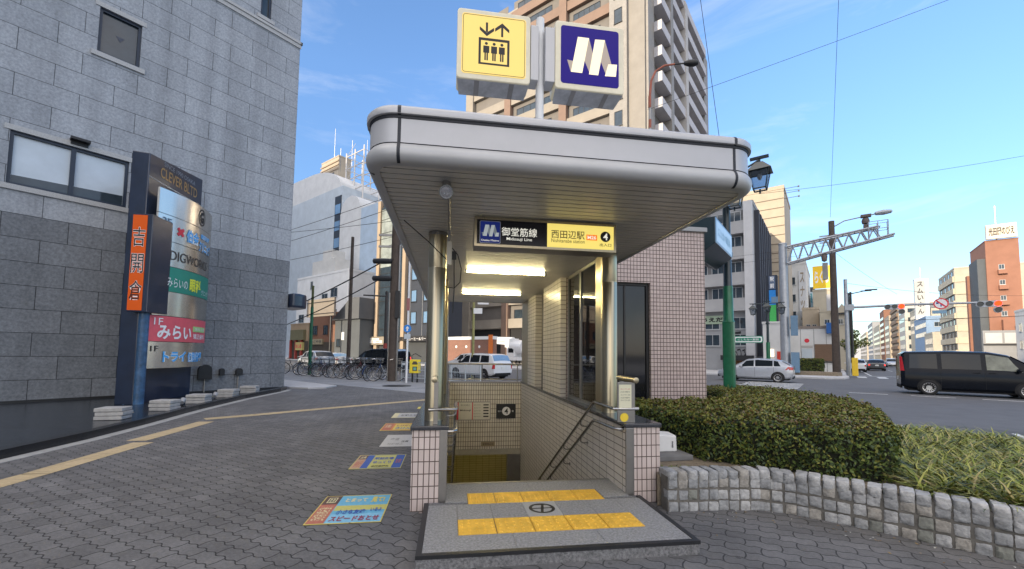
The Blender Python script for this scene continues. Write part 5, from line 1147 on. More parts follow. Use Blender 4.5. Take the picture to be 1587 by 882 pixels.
spots = [(-18.0, 13.05, 1, 70, 'silver city bicycle with basket leaning just right of the wooden utility pole'), (-18.75, 12.95, 2, 15, 'blue basketless bicycle directly left of the wooden utility pole'), (-19.7, 13.1, 0, 58, 'black bicycle with large grey front basket below the carrier’s tail lights'), (-20.35, 13.0, 1, 20, 'silver bicycle turned side on, second left of the utility pole'),
         (-21.1, 13.1, 3, 66, 'maroon bicycle with basket in the middle of the row'), (-21.7, 13.0, 0, 55, 'black bicycle with upright basket beside the maroon bicycle'), (-22.6, 13.1, 1, 28, 'silver bicycle seen nearly side on left of the middle of the row'), (-23.4, 13.0, 3, 50, 'maroon bicycle below the white saloon car'), (-24.2, 13.1, 0, 25, 'black bicycle seen side on below the silver suv'),
         (-25.1, 13.0, 2, 40, 'blue bicycle without basket third from the green street post'), (-26.0, 13.1, 1, 30, 'silver bicycle parked just right of the green street post'), (-27.6, 13.0, 0, 60, 'black bicycle at the far left end of the row beyond the green street post')]
used = set()
for e, n, k, a, lab in spots:
    o = bk[k] if k not in used else copy_tree(bk[k]); used.add(k)
    o.location = gr(e, n, .004); o.rotation_euler = (0, 0, GRID_RZ + R(180 - a - 58)); o.scale = (1.1, 1.1, 1.1); o['label'] = lab.replace('’', ''); o['group'] = 'bicycles parked along the far kerb'

# ================================================================== POLES, LAMPS, SIGNS
pole_w = pbr('weathered_brown_pole', (.080, .062, .052), .8, var=.25, scale=4, bump=.2); pole_c = pbr('concrete_pole', (.30, .29, .28), .8, var=.12, scale=5); lampgreen = pbr('green_lamp_paint', (.010, .13, .060), .38, var=.25, scale=5, coat=.2); lampdark = pbr('dark_teal_paint', (.014, .028, .036), .35, var=.2, coat=.2)
lant_g = pbr('frosted_lantern_glass', (.48, .50, .52), .2, var=.08); galv = pbr('galvanised_steel', (.36, .38, .41), .45, .6, var=.1, scale=4)
lpane = glass('lantern_pane', (.60, .63, .66), .10)
def lantern(name, parent, loc, k=1.0, bracket=None):
    """four sided street lantern hanging by its roof"""
    b = MB(); b.T = Matrix.Translation(loc) @ Matrix.Scale(k, 4)
    a, c, h = .15, .10, .30
    def fr(s, z): return [(-s, -s, z), (s, -s, z), (s, s, z), (-s, s, z)]
    top, bot = fr(.16, 0), fr(.105, -.34)
    for i in range(4): b.tube([top[i], bot[i]], .011, 6); b.tube([top[i], top[(i+1) % 4]], .010, 5); b.tube([bot[i], bot[(i+1) % 4]], .014, 5)
    b.add(fr(.21, 0) + fr(.06, .19), [(0,1,5,4),(1,2,6,5),(2,3,7,6),(3,0,4,7),(4,5,6,7),(3,2,1,0)])
    b.box(-.02, -.02, .18, .02, .02, .27); b.box(-.16, -.035, .27, .16, .035, .315); b.tube([(0, 0, -.34), (0, 0, -.42)], .018, 6)
    o = b.build('lantern', lampdark, parent)
    g = MB(); g.T = Matrix.Translation(loc) @ Matrix.Scale(k, 4); g.add(fr(.148, -.008) + fr(.098, -.33), [(0,4,5,1),(1,5,6,2),(2,6,7,3),(3,7,4,0)]); g.build('lantern_glass', lpane, o)
    g = MB(); g.T = Matrix.Translation(loc) @ Matrix.Scale(k, 4); g.lathe([(0, -.02), (.035, -.03), (.045, -.10), (.02, -.15), (0, -.16)], 10); g.build('bulb', lant_g, o)
GL = thing('green_lamp_post', 'green and dark teal lamp post with two lanterns standing beside the tiled kiosk', 'lamp post', (4.69, 9.06, .0), GRID_RZ)
m = MB(); m.prism(rrect(-.11, -.11, .11, .11, .03, 3), 0, 2.22); m.lathe([(.13, 2.22), (.105, 2.26), (.10, 3.0)], 16); m.build('lower_post', lampgreen, GL)
m = MB(); m.lathe([(.095, 3.0), (.085, 3.02), (.072, 5.3), (.08, 5.32), (.05, 5.45), (0, 5.5)], 16); m.lathe([(.11, 3.66), (.11, 3.74)], 14); m.tube([(0, 0, 5.20), (.30, .12, 5.55), (.62, .30, 5.78)], .022, 8); m.tube([(0, 0, 4.75), (.10, -.15, 5.0), (.20, -.22, 5.30)], .02, 8); m.build('upper_post', lampdark, GL)
lantern('l', GL, (.62, .30, 5.50), 1.12); lantern('l', GL, (.20, -.22, 5.00), 1.0)
o = thing('hanging_sign', 'dark box sign with pale blue face fixed high on the green lamp post', 'sign', gr(-1.98, 9.0, 3.52), GRID_RZ)
m = MB(); m.plate([(-.40, .02), (.02, -.20), (.34, .02), (.34, .50), (-.40, .56)], -.85, .72); m.build('casing', pbr('sign_teal', (.016, .032, .042), .3, var=.1, coat=.3), o, bevel=.012)
m = MB(); m.quad((.3425, -.78, .06), (.3425, .66, .06), (.3425, .66, .46), (.3425, -.78, .46)); f_ = m.build('face', pbr('pale_blue_face', (.46, .58, .66), .25, var=.08), o)
text('にしたなべ商店会', 1.15, .17, pbr('faded_blue_ink', (.10, .26, .36), .4, var=0), f_, (.345, -.06, .27), (0, 0, R(90)))
m = MB(); m.tube([(.0, .70, .2), (.18, 1.02, .2)], .03, 8); m.build('bracket', lampdark, o)

o = thing('street_lamp', 'thin red and white banded street lamp arching over the canopy roof', 'street lamp', (3.84, 11.58, 0))
m = MB(); m.tube([(0, 0, 0), (.0, 0, 5.0), (.03, 0, 8.9)], [.055, .045, .035], 10); m.build('lower_pole', pbr('banded_pole', (.34, .33, .32), .5, .3, var=.2, scale=3, stretch=(1, 1, 2)), o)
m = MB(); m.tube([(.03, 0, 8.9), (.07, 0, 9.35), (.2, 0, 9.65), (.45, 0, 9.82), (.75, 0, 9.87)], [.036, .034, .03, .028, .026], 10)
frp = pbr('faded_red_pole', (.34, .10, .06), .55, var=.25, scale=5); m.build('red_arm', frp, o)
for z0, z1 in ((7.95, 8.2), (8.55, 8.9)): m = MB(); m.tube([(.022, 0, z0), (.028, 0, z1)], .042, 10); m.build('red_band', frp, o)
m = MB(); m.tube([(.75, 0, 9.87), (1.05, 0, 9.90)], .022, 8); m.T = Matrix.Translation((1.22, 0, 9.91)) @ Matrix.Rotation(R(-3), 4, 'Y'); m.lathe([(0, -.2), (.05, -.19), (.085, -.08), (.10, .1), (.06, .2), (0, .22)], 12, 'x'); m.build('lamp_head', blackm, o)

def pole(name, label, x, y, h, r0, r1, mat, z0=-.12, cat='pole'):
    o = thing(name, label, cat, (x, y, z0)); m = MB(); m.tube([(0, 0, 0), (0, 0, h)], r0, 12, r1); m.build('shaft', mat, o); return o
up1 = pole('utility_pole', 'dark brown utility pole with cable boxes behind the parked bicycles', -6.08, 21.5, 12.5, .26, .20, pole_w, 0)
for z in (6.9, 7.5): m = MB(); m.box(-.9, -.05, z, .5, .05, z+.10); m.build('cross_arm', steel_d, up1)
m = MB(); m.tube([(.24, -.12, 0), (.24, -.12, 7)], .05, 8); m.build('cable_duct', steel_d, up1); m = MB(); m.tube([(-.2, -.16, 0), (-.2, -.16, 4.5)], .04, 8); m.build('cable_duct', steel_d, up1)
for z in (5.25, 6.15): m = MB(); m.T = Matrix.Translation((-.62, -.12, z)); m.lathe([(0, -.55), (.13, -.48), (.15, 0), (.13, .48), (0, .55)], 10, 'x'); m.build('cable_joint', blackm, up1)
m = MB(); m.box(.12, -.30, 3.2, .34, -.16, 4.6); m.build('cable_box', blackm, up1)
bp = pole('direction_post', 'slim white post with round blue arrow sign beside the utility pole', -5.05, 20.3, 8.2, .05, .045, whitep, 0, 'sign post')
m = MB(); m.T = Matrix.Translation((0, -.07, 2.62)); m.plate([(.19*math.cos(R(a)), .19*math.sin(R(a))) for a in range(0, 360, 15)], -.012, 0); m.build('blue_disc', pbr('sign_blue', (.02, .22, .68), .4, var=0), bp)
m = MB(); m.T = Matrix.Translation((0, -.085, 2.62)); m.add([(-.035, 0, -.12), (.035, 0, -.12), (.035, 0, .0), (.09, 0, .0), (0, 0, .12), (-.09, 0, .0), (-.035, 0, .0)], [(0, 1, 2, 6), (3, 4, 5)]); m.build('arrow', white_t, bp)
spm = pbr('sign_pale', (.50, .56, .62), .5, var=.05); m = MB(); m.box(-.15, -.06, 2.12, .15, -.05, 2.36); m.build('side_plate', spm, bp); m = MB(); m.box(-.08, -.055, 3.5, .08, -.045, 4.1); m.build('red_plate', pbr('plate_dull_red', (.30, .12, .12), .5, var=.1), bp); m = MB(); m.tube([(0, 0, 7.4), (-.55, -.1, 7.5)], .02, 6); m.build('top_arm', spm, bp)
o = thing('parking_meter', 'bright yellow machine on a short stand by the kerb', 'machine', (-4.78, 20.9, 0), R(5))
m = MB(); m.box(-.26, -.12, .45, .26, .12, 1.12); m.build('case', pbr('machine_yellow', (.78, .62, .03), .4, var=.08), o, bevel=.03)
m = MB(); m.box(-.11, -.125, .56, .11, -.118, .78); m.plate([(-.13, .88), (.13, .88), (.13, .94), (.07, 1.03), (-.07, 1.03), (-.13, .94)], -.13, -.118); m.build('screen', pbr('machine_dark', (.06, .05, .03), .3, var=0), o)
m = MB(); m.box(-.07, -.13, .60, .07, -.124, .74); m.build('slot_panel', pbr('machine_green', (.12, .35, .30), .4, var=0), o)
for x in (-.12, .12): m = MB(); m.tube([(x, 0, 0), (x, 0, .46)], .04, 8); m.build('leg', blackm, o)
m = MB(); m.tube([(-.15, 0, 1.10), (-.18, 0, 1.32), (0, 0, 1.42), (.28, .1, 1.25)], .02, 8); m.build('hose', blackm, o)
fen = thing('roadside_fence', 'low pale mesh guard rail at the kerb behind the yellow machine', 'fence', gr(-17.6, 13.7, 0), GRID_RZ)
m = MB()
for k in range(7): m.tube([(k*.9, 0, 0), (k*.9, 0, 1.0)], .03, 6)
for z in (.2, .6, .98): m.tube([(0, 0, z), (5.4, 0, z)], .02, 6)
for k in range(54): m.tube([(k*.1, 0, .2), (k*.1, 0, .98)], .006, 4, caps=False)
m.build('rails', pbr('fence_paint', (.42, .47, .50), .5, var=.1), fen)
for x, y, h, lab in ((-12.55, 26.2, 9.0, 'green street post at the left end of the bicycle row'),):
    o = pole('street_post', lab, x, y, h*.47, .10, .09, lampgreen, 0); m = MB(); m.tube([(0, 0, h*.47), (0, 0, h*.62)], .075, 10); m.build('upper_shaft', pbr('olive_post', (.12, .13, .05), .6, var=.2), o)
o = pole('street_post', 'rust brown utility pole between the shops on the far left side', -13.2, 34.0, 11.0, .16, .12, pole_w, -.12)
o = pole('street_post', 'dark steel post with red lower half in front of the dark gabled house', -10.4, 34.5, 6.6, .14, .12, pbr('post_brown', (.05, .045, .045), .6, var=.2)); m = MB(); m.tube([(0, 0, 0), (0, 0, 2.3)], .16, 10); m.build('red_base', pbr('post_red', (.36, .06, .05), .6, var=.15), o); m = MB(); m.tube([(0, 0, 6.2), (-2.0, .2, 6.3)], .06, 8); m.build('arm', pbr('post_arm', (.05, .05, .05), .6), o)
o = pole('sign_pole', 'olive pole with small square signs seen through the stair opening', -2.45, 26.6, 7.2, .09, .08, pbr('olive_pole', (.26, .25, .10), .6, var=.15)); m = MB(); m.tube([(0, 0, 5.3), (-1.2, .1, 5.2)], .03, 6); m.build('arm', steel_d, o); m = MB(); m.box(.25, -.05, 4.7, .95, .0, 5.3); m.build('sign_panel', whitep, o); m = MB(); m.box(.0, -.09, 4.1, .55, -.04, 4.45); m.build('sign_panel', whitep, o)

# corner signals, gantry, utility pole
up2 = thing('utility_pole', 'tall brown utility pole with street light at the far corner of the junction', 'pole', gr(.15, 46.3, 0), GRID_RZ)
m = MB(); m.tube([(0, 0, 0), (0, 0, 13.6)], .30, 14, .22); m.build('shaft', pole_w, up2)
m = MB(); m.tube([(0, 0, 13.0), (.9, .1, 13.5), (3.0, .2, 13.75)], .05, 8); m.build('lamp_arm', steel_d, up2)
for z in (12.3, 11.7): m = MB(); m.box(-.9, -.05, z, .4, .05, z+.1); m.build('cross_arm', steel_d, up2)
m = MB(); m.box(-.75, -.25, 8.4, -.35, .1, 9.9); m.build('transformer', steel_d, up2)
m = MB(); m.T = Matrix.Translation((3.5, .2, 13.78)); m.lathe([(0, -.6), (.16, -.5), (.22, 0), (.15, .5), (0, .6)], 10, 'x'); m.build('lamp_head', galv, up2)
sm = thing('signal_mast', 'grey mast with long horizontal arm carrying the traffic lights over the avenue', 'signal mast', gr(.95, 45.6, 0), GRID_RZ)
m = MB(); m.tube([(0, 0, 0), (0, 0, 8.2)], .17, 12, .13); m.build('shaft', galv, sm)
m = MB(); m.tube([(0, -.1, 5.75), (4, -.4, 5.75), (8.6, -.6, 5.62)], .11, 10, .075); m.build('arm', galv, sm); m = MB(); m.box(-.1, -.3, 5.5, .5, .1, 6.0); m.build('arm_clamp', galv, sm)
red_on = glow('lit_signal_red', (1, .011, .0015), 5.0); lens_off = pbr('dark_signal_lens', (.025, .03, .035), .2, var=0); halo_m = galv
def signal(label, e, n, z, rz=GRID_RZ, k=1.0):
    o = thing('traffic_light', label, 'traffic light', gr(e, n, z), rz, 'red traffic lights over the avenue')
    m = MB(); m.plate(rrect(-.62*k, -.21*k, .62*k, .21*k, .20*k), 0, .16); m.plate(rrect(.20*k, -.62*k, .62*k, -.22*k, .19*k), 0, .16); m.build('housing', galv, o)
    for i, (x, z2) in enumerate(((-.41, 0), (0, 0), (.41, 0), (.41, -.42))):
        q = MB(); q.disc((x*k, -.03, z2*k), .17*k, 20); q.build('lens', red_on if i == 2 else lens_off, o)
        q = MB(); P = [(x*k+.175*k*math.cos(R(a)), z2*k+.175*k*math.sin(R(a))) for a in range(0, 181, 15)]; q.add([(a, -.09, b) for a, b in P] + [(a, -.001, b) for a, b in P], [(j, j+1, len(P)+j+1, len(P)+j) for j in range(len(P)-1)]); q.build('visor', greyp, o)
    return o
signal('red traffic light on the mast arm right above the far end of the avenue', 3.95, 45.0, 5.62); signal('red traffic light at the outer tip of the mast arm, next to the orange hotel', 8.95, 44.6, 5.50, k=1.06)
o = thing('turn_sign', 'round white no turning sign with red rim between both traffic lights', 'road sign', gr(6.55, 44.85, 5.68), GRID_RZ)
m = MB(); m.T = Matrix.Translation((0, 0, 0)); m.plate([(.42*math.cos(R(a)), .42*math.sin(R(a))) for a in range(0, 360, 12)], 0, .02); m.build('disc', whitep, o)
m = MB(); m.ring((0, -.004, 0), .42, .34, 30); m.add([(-.29, -.004, .22), (-.22, -.004, .29), (.29, -.004, -.22), (.22, -.004, -.29)], [(0, 3, 2, 1)]); m.build('red_rim', red_t, o)
m = MB(); m.add([(-.04, -.003, -.22), (.04, -.003, -.22), (.04, -.003, .0), (-.16, -.003, .12), (-.22, -.003, .06), (-.04, -.003, -.02)], [(0, 1, 2, 5), (5, 2, 3, 4)]); m.add([(-.22, -.003, .16), (-.12, -.003, -.02), (-.28, -.003, .0)], [(0, 2, 1)]); m.build('arrow', pbr('sign_ink_blue', (.02, .08, .3), .4, var=0), o)
m = MB(); m.box(-.5, 0, -.75, .28, .02, -.50); m.build('plate', pbr('plate_blue', (.18, .32, .45), .4, var=.05), o)
# lattice gantry
ga = thing('sign_gantry', 'grey lattice gantry arm on a thick post with a camera on top', 'gantry', gr(-3.3, 43.0, 0), GRID_RZ)
m = MB(); m.tube([(0, 0, 0), (0, 0, 11.3)], .38, 16, .30); m.lathe([(.36, 11.3), (.30, 11.4), (0, 11.42)], 16); m.build('post', galv, ga)
m = MB(); nb = 8; xa, xb = .35, 7.25; za = lambda t: (11.0+.85*t, 9.55+1.45*t)
for y in (-.35, .35):
    T0, T1, B0, B1 = (xa, y, za(0)[0]), (xb, y, za(1)[0]), (xa, y, za(0)[1]), (xb, y, za(1)[1])
    m.tube([T0, (xb-.9, y, za(.88)[0])], .085, 8); m.tube([B0, B1], .085, 8)
    for k in range(nb):
        t0, t1 = k/nb*.88, (k+1)/nb*.88; tm_ = (t0+t1)/2; X = lambda t: xa+(xb-xa)*t
        m.tube([(X(t0), y, za(t0)[1]), (X(tm_), y, za(tm_)[0])], .045, 6); m.tube([(X(tm_), y, za(tm_)[0]), (X(t1), y, za(t1)[1])], .045, 6)
for k in range(nb+1):
    t = k/nb*.88; X = xa+(xb-xa)*t; m.tube([(X, -.35, za(t)[0]), (X, .35, za(t)[0])], .035, 6); m.tube([(X, -.35, za(t)[1]), (X, .35, za(t)[1])], .035, 6)
m.build('truss', galv, ga)
m = MB()
for x in (5.75, 6.3, 6.9):
    for y in (-.4, .4): m.tube([(x, y, 10.95), (x, y, 12.15)], .03, 6)
for z in (11.55, 12.15):
    m.tube([(5.75, -.4, z), (6.9, -.4, z), (6.9, .4, z), (5.75, .4, z)], .028, 6)
m.build('platform_rail', galv, ga)
cam_b = pbr('camera_brown', (.10, .075, .07), .5, var=.2); m = MB(); m.box(5.45, -.2, 11.8, 5.75, .2, 12.05); m.T = Matrix.Translation((5.6, 0, 12.35)); m.lathe([(0, -.25), (.22, -.2), (.26, 0), (.2, .22), (0, .3)], 12); m.T = Matrix(); m.box(5.3, -.25, 12.65, 5.95, .15, 12.85); m.tube([(5.6, 0, 12.6), (5.6, 0, 12.8)], .06, 6); m.build('camera_unit', cam_b, ga); m = MB(); m.T = Matrix.Translation((2.9, -.2, 9.75)); m.lathe([(0, -.4), (.18, -.3), (.22, .1), (.1, .4), (0, .42)], 10); m.build('loudspeaker', cam_b, ga)
cbm = pbr('cabinet_blue', (.13, .22, .32), .45, var=.12)
for a in ((.45, -.55, 3.3, .95, -.15, 5.0), (.42, -.55, .2, 1.0, -.1, 1.9), (-.9, -.5, 6.2, -.42, -.2, 6.7)):
    m = MB(); m.box(*a); m.build('control_cabinet', cbm, ga)
# triple lantern post with street-name board
tl = thing('lantern_post', 'dark post with three hanging lanterns and a framed green street board near the corner', 'lamp post', gr(-4.0, 37.6, 0), GRID_RZ)
m = MB(); m.tube([(0, 0, 0), (0, 0, 2.6)], .14, 12); m.build('base_post', lampgreen, tl)
m = MB(); m.tube([(0, 0, 2.6), (0, 0, 5.9)], .10, 12, .07); m.lathe([(.14, 4.0), (.14, 4.12)], 10); m.tube([(-.95, -.1, 5.6), (.95, -.1, 5.6)], .04, 8); m.tube([(0, 0, 5.9), (0, 0, 6.5)], .03, 6); m.build('upper_post', lampdark, tl)
for x, y in ((-.95, -.1), (.95, -.1), (.05, -.45)): lantern('l', tl, (x, y, 5.22 if y > -.3 else 5.3), 1.35)
m = MB(); m.plate(rrect(-2.35, 2.55, -.30, 3.10, .16), -.16, -.08); m.build('board', pbr('board_green', (.02, .22, .14), .4, var=.05), tl)
m = MB(); P = rrect(-2.29, 2.61, -.36, 3.04, .13); Q = rrect(-2.20, 2.69, -.45, 2.96, .09); n = len(P); m.add([(x, -.163, z) for x, z in P] + [(x, -.163, z) for x, z in Q], [(i, (i+1) % n, n+(i+1) % n, n+i) for i in range(n)]); m.build('board_rim', white_t, tl)
text('にしたなべ駅前', 1.45, .17, white_t, tl, (-1.32, -.165, 2.825), bold=.01)
o = thing('bollard', 'yellow post beside the foot of the signal mast', 'bollard', gr(1.35, 44.9, 0), GRID_RZ); m = MB(); m.box(-.2, -.2, 0, .2, .2, 1.5); m.build('post', pbr('bollard_yellow', (.72, .48, .03), .5, var=.1), o, bevel=.04)
for e, n, h, lab in ((1.6, 58, 8.6, 'slim dark pole first along the left side of the avenue'), (1.6, 66, 9.5, 'slim dark pole second along the left side of the avenue')):
    o = thing('avenue_pole', lab, 'pole', gr(e, n, 0), GRID_RZ); m = MB(); m.tube([(0, 0, 0), (0, 0, h)], .14, 8, .10); m.build('shaft', blackm, o); m = MB(); m.tube([(0, 0, h-.2), (1.6, -.2, h+.1)], .05, 6); m.box(1.2, -.3, h+.03, 2.2, -.1, h+.15); m.build('lamp_arm', blackm, o)
for e, n, h, lab in ((21.9, 84, 10, 'tall brown pole in front of the brown apartment block on the avenue'), (22.3, 74, 11, 'brown pole beside the grey billboard below the cream apartments'), (22.2, 66, 10.5, 'brown steel pole left of the orange hotel base')):
    o = thing('avenue_pole', lab, 'pole', gr(e, n, 0), GRID_RZ); m = MB(); m.tube([(0, 0, 0), (0, 0, h)], .2, 8, .15); m.build('shaft', pole_w, o); m = MB(); m.box(-.9, -.05, h-1, .9, .05, h-.9); m.box(-.9, -.05, h-1.7, .9, .05, h-1.6); m.build('cross_arm', steel_d, o)
# ================================================================== BUILDINGS
def wallm(name, col, **k):
    d = dict(rough=.8, var=.10, scale=.6, bump=.0); d.update(k); return pbr(name, col, **d)
w_cream = wallm('cream_render', (.42, .385, .31)); w_beige = wallm('beige_render', (.42, .36, .28)); w_white = wallm('white_render', (.58, .58, .57)); w_grey = wallm('grey_render', (.27, .275, .285)); w_blue = wallm('blue_grey_render', (.20, .29, .42))
w_dark = wallm('charcoal_cladding', (.036, .044, .062)); w_brown = wallm('brown_brick_wall', (.20, .10, .065)); w_orange = wallm('orange_render', (.28, .135, .09)); w_slate = wallm('slate_panel', (.09, .10, .11)); w_tan = wallm('tan_tile_wall', (.36, .28, .20))
wfr = pbr('window_frame_grey', (.40, .41, .42), .45, .3, var=.05); wfd = pbr('window_frame_dark', (.03, .03, .035), .45, .2, var=.05); recess = wallm('painted_balcony_shade', (.17, .155, .14)); rail_m = wallm('pale_parapet', (.50, .50, .50))  # recess: shade of the balcony openings put into the wall colour
_wc = {}
def wmesh(w, h, frm, pane, bars=1, depth=.06):
    key = (round(w, 2), round(h, 2), frm.name, pane.name, bars)
    if key not in _wc:
        m = MB(); t = .06
        for a in ((0, 0, w, t), (0, h-t, w, h), (0, t, t, h-t), (w-t, t, w, h-t)): m.box(a[0], -depth, a[1], a[2], 0, a[3])
        for k in range(1, bars+1): x = w*k/(bars+1); m.box(x-t*.4, -depth*.8, t, x+t*.4, 0, h-t)
        m.k = 1; m.quad((t, -.012, t), (w-t, -.012, t), (w-t, -.012, h-t), (t, -.012, h-t)); m.k = 0; m.box(-.06, -depth-.06, -.07, w+.06, 0, 0)
        _wc[key] = m.mesh('window', [frm, pane])
    return _wc[key]
class Block:
    def __init__(s, name, label, cat, e0, e1, n0, n1, h, mat, z0=-.12, roof=None, parapet=.5, group=None, rz=0):
        s.o = thing(name, label, cat, gr(e0, n0, 0), GRID_RZ + rz, group); s.w, s.d, s.h = e1-e0, n1-n0, h
        m = MB(); m.box(0, 0, z0, s.w, s.d, h); s.body = m.build('wall', mat, s.o)
        if parapet:
            m = MB(); t = .25; W_, D2 = s.w, s.d
            for a in ((-.06, -.06, W_+.06, t), (-.06, D2-t, W_+.06, D2+.06), (-.06, t, t, D2-t), (W_-t, t, W_+.06, D2-t)): m.box(a[0], a[1], h+.002, a[2], a[3], h+parapet)
            m.build('parapet', roof or mat, s.o)
    def face(s, f, u, z, off=0.0):
        """point on a face: u runs left to right as seen from outside"""
        if f == 'front': return (u, -off, z), 0
        if f == 'right': return (s.w+off, u, z), R(90)
        if f == 'left': return (-off, s.d-u, z), R(-90)
    def windows(s, f, us, zs, w, h, frm=None, pane=None, bars=1):
        me = wmesh(w, h, frm or wfr, pane or glass_b, bars)
        for z in zs:
            for u in us:
                p, rz = s.face(f, u, z, .004); link_mesh('window', me, s.o, p, rz)
    def slab_on(s, name, f, u0, u1, z0, z1, dep, mat, off=.003):
        m = MB(); p, rz = s.face(f, u0, z0, off); m.box(0, -dep, 0, u1-u0, 0, z1-z0); return m.build(name, mat, s.o, p, rz)
    def gallery(s, f, u0, u1, zs, fh, dep, par_m, par_h=1.1, rec_m=None, back=True, slab_m=None):
        """floor by floor: projecting slab and parapet, the shade behind painted on by separate plates"""
        for z in zs:
            p, rz = s.face(f, u0, z, .004); m = MB(); L = u1-u0
            m.box(0, -dep, -.18, L, 0, 0); m.box(0, -dep, 0, L, -dep+.12, par_h)
            m.box(0, -dep+.12, 0, .12, 0, par_h); m.box(L-.12, -dep+.12, 0, L, 0, par_h); m.build('balcony', par_m, s.o, p, rz)
    def sign(s, f, u0, u1, z0, z1, mat, body=None, tmat=None, bold=.02, dep=.15, vert=False, nm='sign_board'):
        b = s.slab_on(nm, f, u0, u1, z0, z1, dep, mat); L, H_ = u1-u0, z1-z0
        if body:
            if vert:
                for k, ch in enumerate(body): text(ch, L*.62, H_/len(body)*.74, tmat, b, (L/2, -dep-.012, H_-(k+.5)*H_/len(body)), bold=bold)
            else: text(body, L*.84, H_*.58, tmat, b, (L/2, -dep-.012, H_/2), bold=bold)
        return b
def rg_(a, n, st): return [a+st*i for i in range(n)]

# --- apartment tower beyond the cross street
T_ = Block('apartment_tower', 'tall beige and orange tiled apartment tower with long balconies behind the roof signs', 'apartment building', -48.7, -17.9, 50.5, 80.0, 55.5, wallm('tower_tile', (.31, .28, .24), var=.08), parapet=1.0)
bt = wallm('tower_brick_tile', (.22, .15, .115)); ct = wallm('tower_cream_band', (.29, .26, .22)); gt = wallm('tower_pale_parapet', (.48, .47, .49)); mt_ = wallm('tower_mauve_parapet', (.33, .25, .25)); gtile = bricks('tower_grey_tile', (.25, .235, .22), (.29, .275, .255), (.30, .28, .26), .25, .12, .01, 'wall', .5, .7, .2)
floors = rg_(5.6, 15, 3.5)
# left (street) face: flat dark plates paint the shade of deep galleries between piers
for (u0, u1) in ((1.6, 8.4), (9.6, 18.4), (19.6, 26.2)):
    for k, z in enumerate(floors):
        b = T_.slab_on('gallery_recess', 'front', u0, u1, z+1.15, z+3.1, .04, recess)  # flat dark plate paints the shade of the gallery
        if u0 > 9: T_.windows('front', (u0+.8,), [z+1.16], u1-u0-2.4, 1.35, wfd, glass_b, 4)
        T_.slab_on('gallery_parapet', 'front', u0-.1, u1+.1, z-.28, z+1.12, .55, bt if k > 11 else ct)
for u0, u1, m_ in ((0, 1.6, ct), (8.4, 9.6, bt), (18.4, 19.6, bt), (26.2, 28.6, gtile)):
    T_.slab_on('pier', 'front', u0, u1, 0, 55.4, .75, m_)
T_.slab_on('corner_strip', 'front', 28.6, 30.8, 0, 55.4, .30, wallm('tower_stone', (.26, .24, .215)))
T_.windows('front', (26.9,), [z+.9 for z in floors[4:]], 1.1, 2.0, wfd, glass_b, 0)
for w in [c for c in T_.o.children if c.name.startswith('window')]: w.location.y -= (.75 if abs(w.location.x-26.9) < .01 else .05)
T_.slab_on('parking_opening_shade', 'front', 1.7, 26.1, 0.1, 5.2, .02, wallm('void_shade', (.02, .02, .022)))  # flat dark panel paints the shade of the open parking floor
for u0, u1 in ((2.2, 13.0), (14.4, 26.6)):
    for k, z in enumerate(floors):
        T_.slab_on('balcony_recess', 'right', u0, u1, z+.02, z+3.2, .03, recess)  # flat dark plate paints the shade behind the balconies
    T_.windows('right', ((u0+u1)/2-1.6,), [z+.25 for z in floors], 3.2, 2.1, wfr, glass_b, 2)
    T_.gallery('right', u0, u1, floors, 3.05, 1.35, gt if u0 < 10 else gt, 1.15)
for k, b in enumerate([c for c in T_.o.children if c.name.startswith('balcony') and 'recess' not in c.name]):
    pass
T_.slab_on('pier', 'right', 0, 2.2, 0, 55.4, .35, gtile); T_.slab_on('pier', 'right', 13.0, 14.4, 0, 55.4, 1.5, wallm('tower_pier_pale', (.46, .44, .42))); T_.slab_on('pier', 'right', 26.6, 29.4, 0, 55.4, 1.0, gtile)
for u in (6.0,): T_.slab_on('balcony_divider', 'right', u, u+1.1, 3, 55.3, 1.42, gtile)
# --- grey mid-rise and slatted tower at the right of the kiosk
G_ = Block('grey_office_block', 'grey six storey office with recessed balconies and dark vertical fins at its corner', 'building', -13.2, -6.4, 50, 63, 17.6, w_grey)
for k, z in enumerate((4.0, 6.75, 9.5, 12.25, 15.0)):
    if k >= 1:
        G_.slab_on('balcony_recess', 'front', .2, 5.9, z+.9, z+2.2, .03, wallm('grey_recess', (.15, .15, .155)))  # dark plate paints the shade inside each balcony
        G_.slab_on('balcony_parapet', 'front', .2, 6.0, z-.45, z+.9, .7, wallm('grey_parapet', (.33, .33, .335)))
        G_.windows('front', (1.0, 2.7, 4.4), [z+.92], 1.3, 1.2)
for c in G_.o.children:
    if c.name.startswith('window'): c.location.y -= .04
G_.windows('front', (1.2, 3.9), [2.6, 4.4], 2.2, 1.25, wfr, glass_b, 2)
G_.slab_on('edge_pier', 'front', 6.0, 6.8, 0, 17.9, .75, wallm('grey_pale_pier', (.52, .52, .53)))
for k in range(7): G_.slab_on('fin', 'right', .8+k*1.7, 1.6+k*1.7, 1.5, 17.2-k*.05, .45, wallm('dark_fin', (.04, .045, .06)) if k == 0 else bpy.data.materials['dark_fin'])
G_.sign('front', 1.4, 4.0, 5.0, 5.9, wallm('sign_leaf', (.30, .38, .28)), 'うえだ', black_t, .05); text('ご', 1.1, 1.5, black_t, G_.o, (5.1, -.05, 4.6), bold=.04); text('カフェ', 1.2, 1.0, black_t, G_.o, (5.3, -.05, 1.9), (0, R(-20), 0), bold=.02)
G_.slab_on('shop_awning', 'front', 3.6, 6.7, 1.1, 1.6, 1.0, blackm); G_.slab_on('shop_front', 'front', 3.7, 6.6, -.1, 1.05, .05, wallm('warm_shop', (.20, .10, .05)))
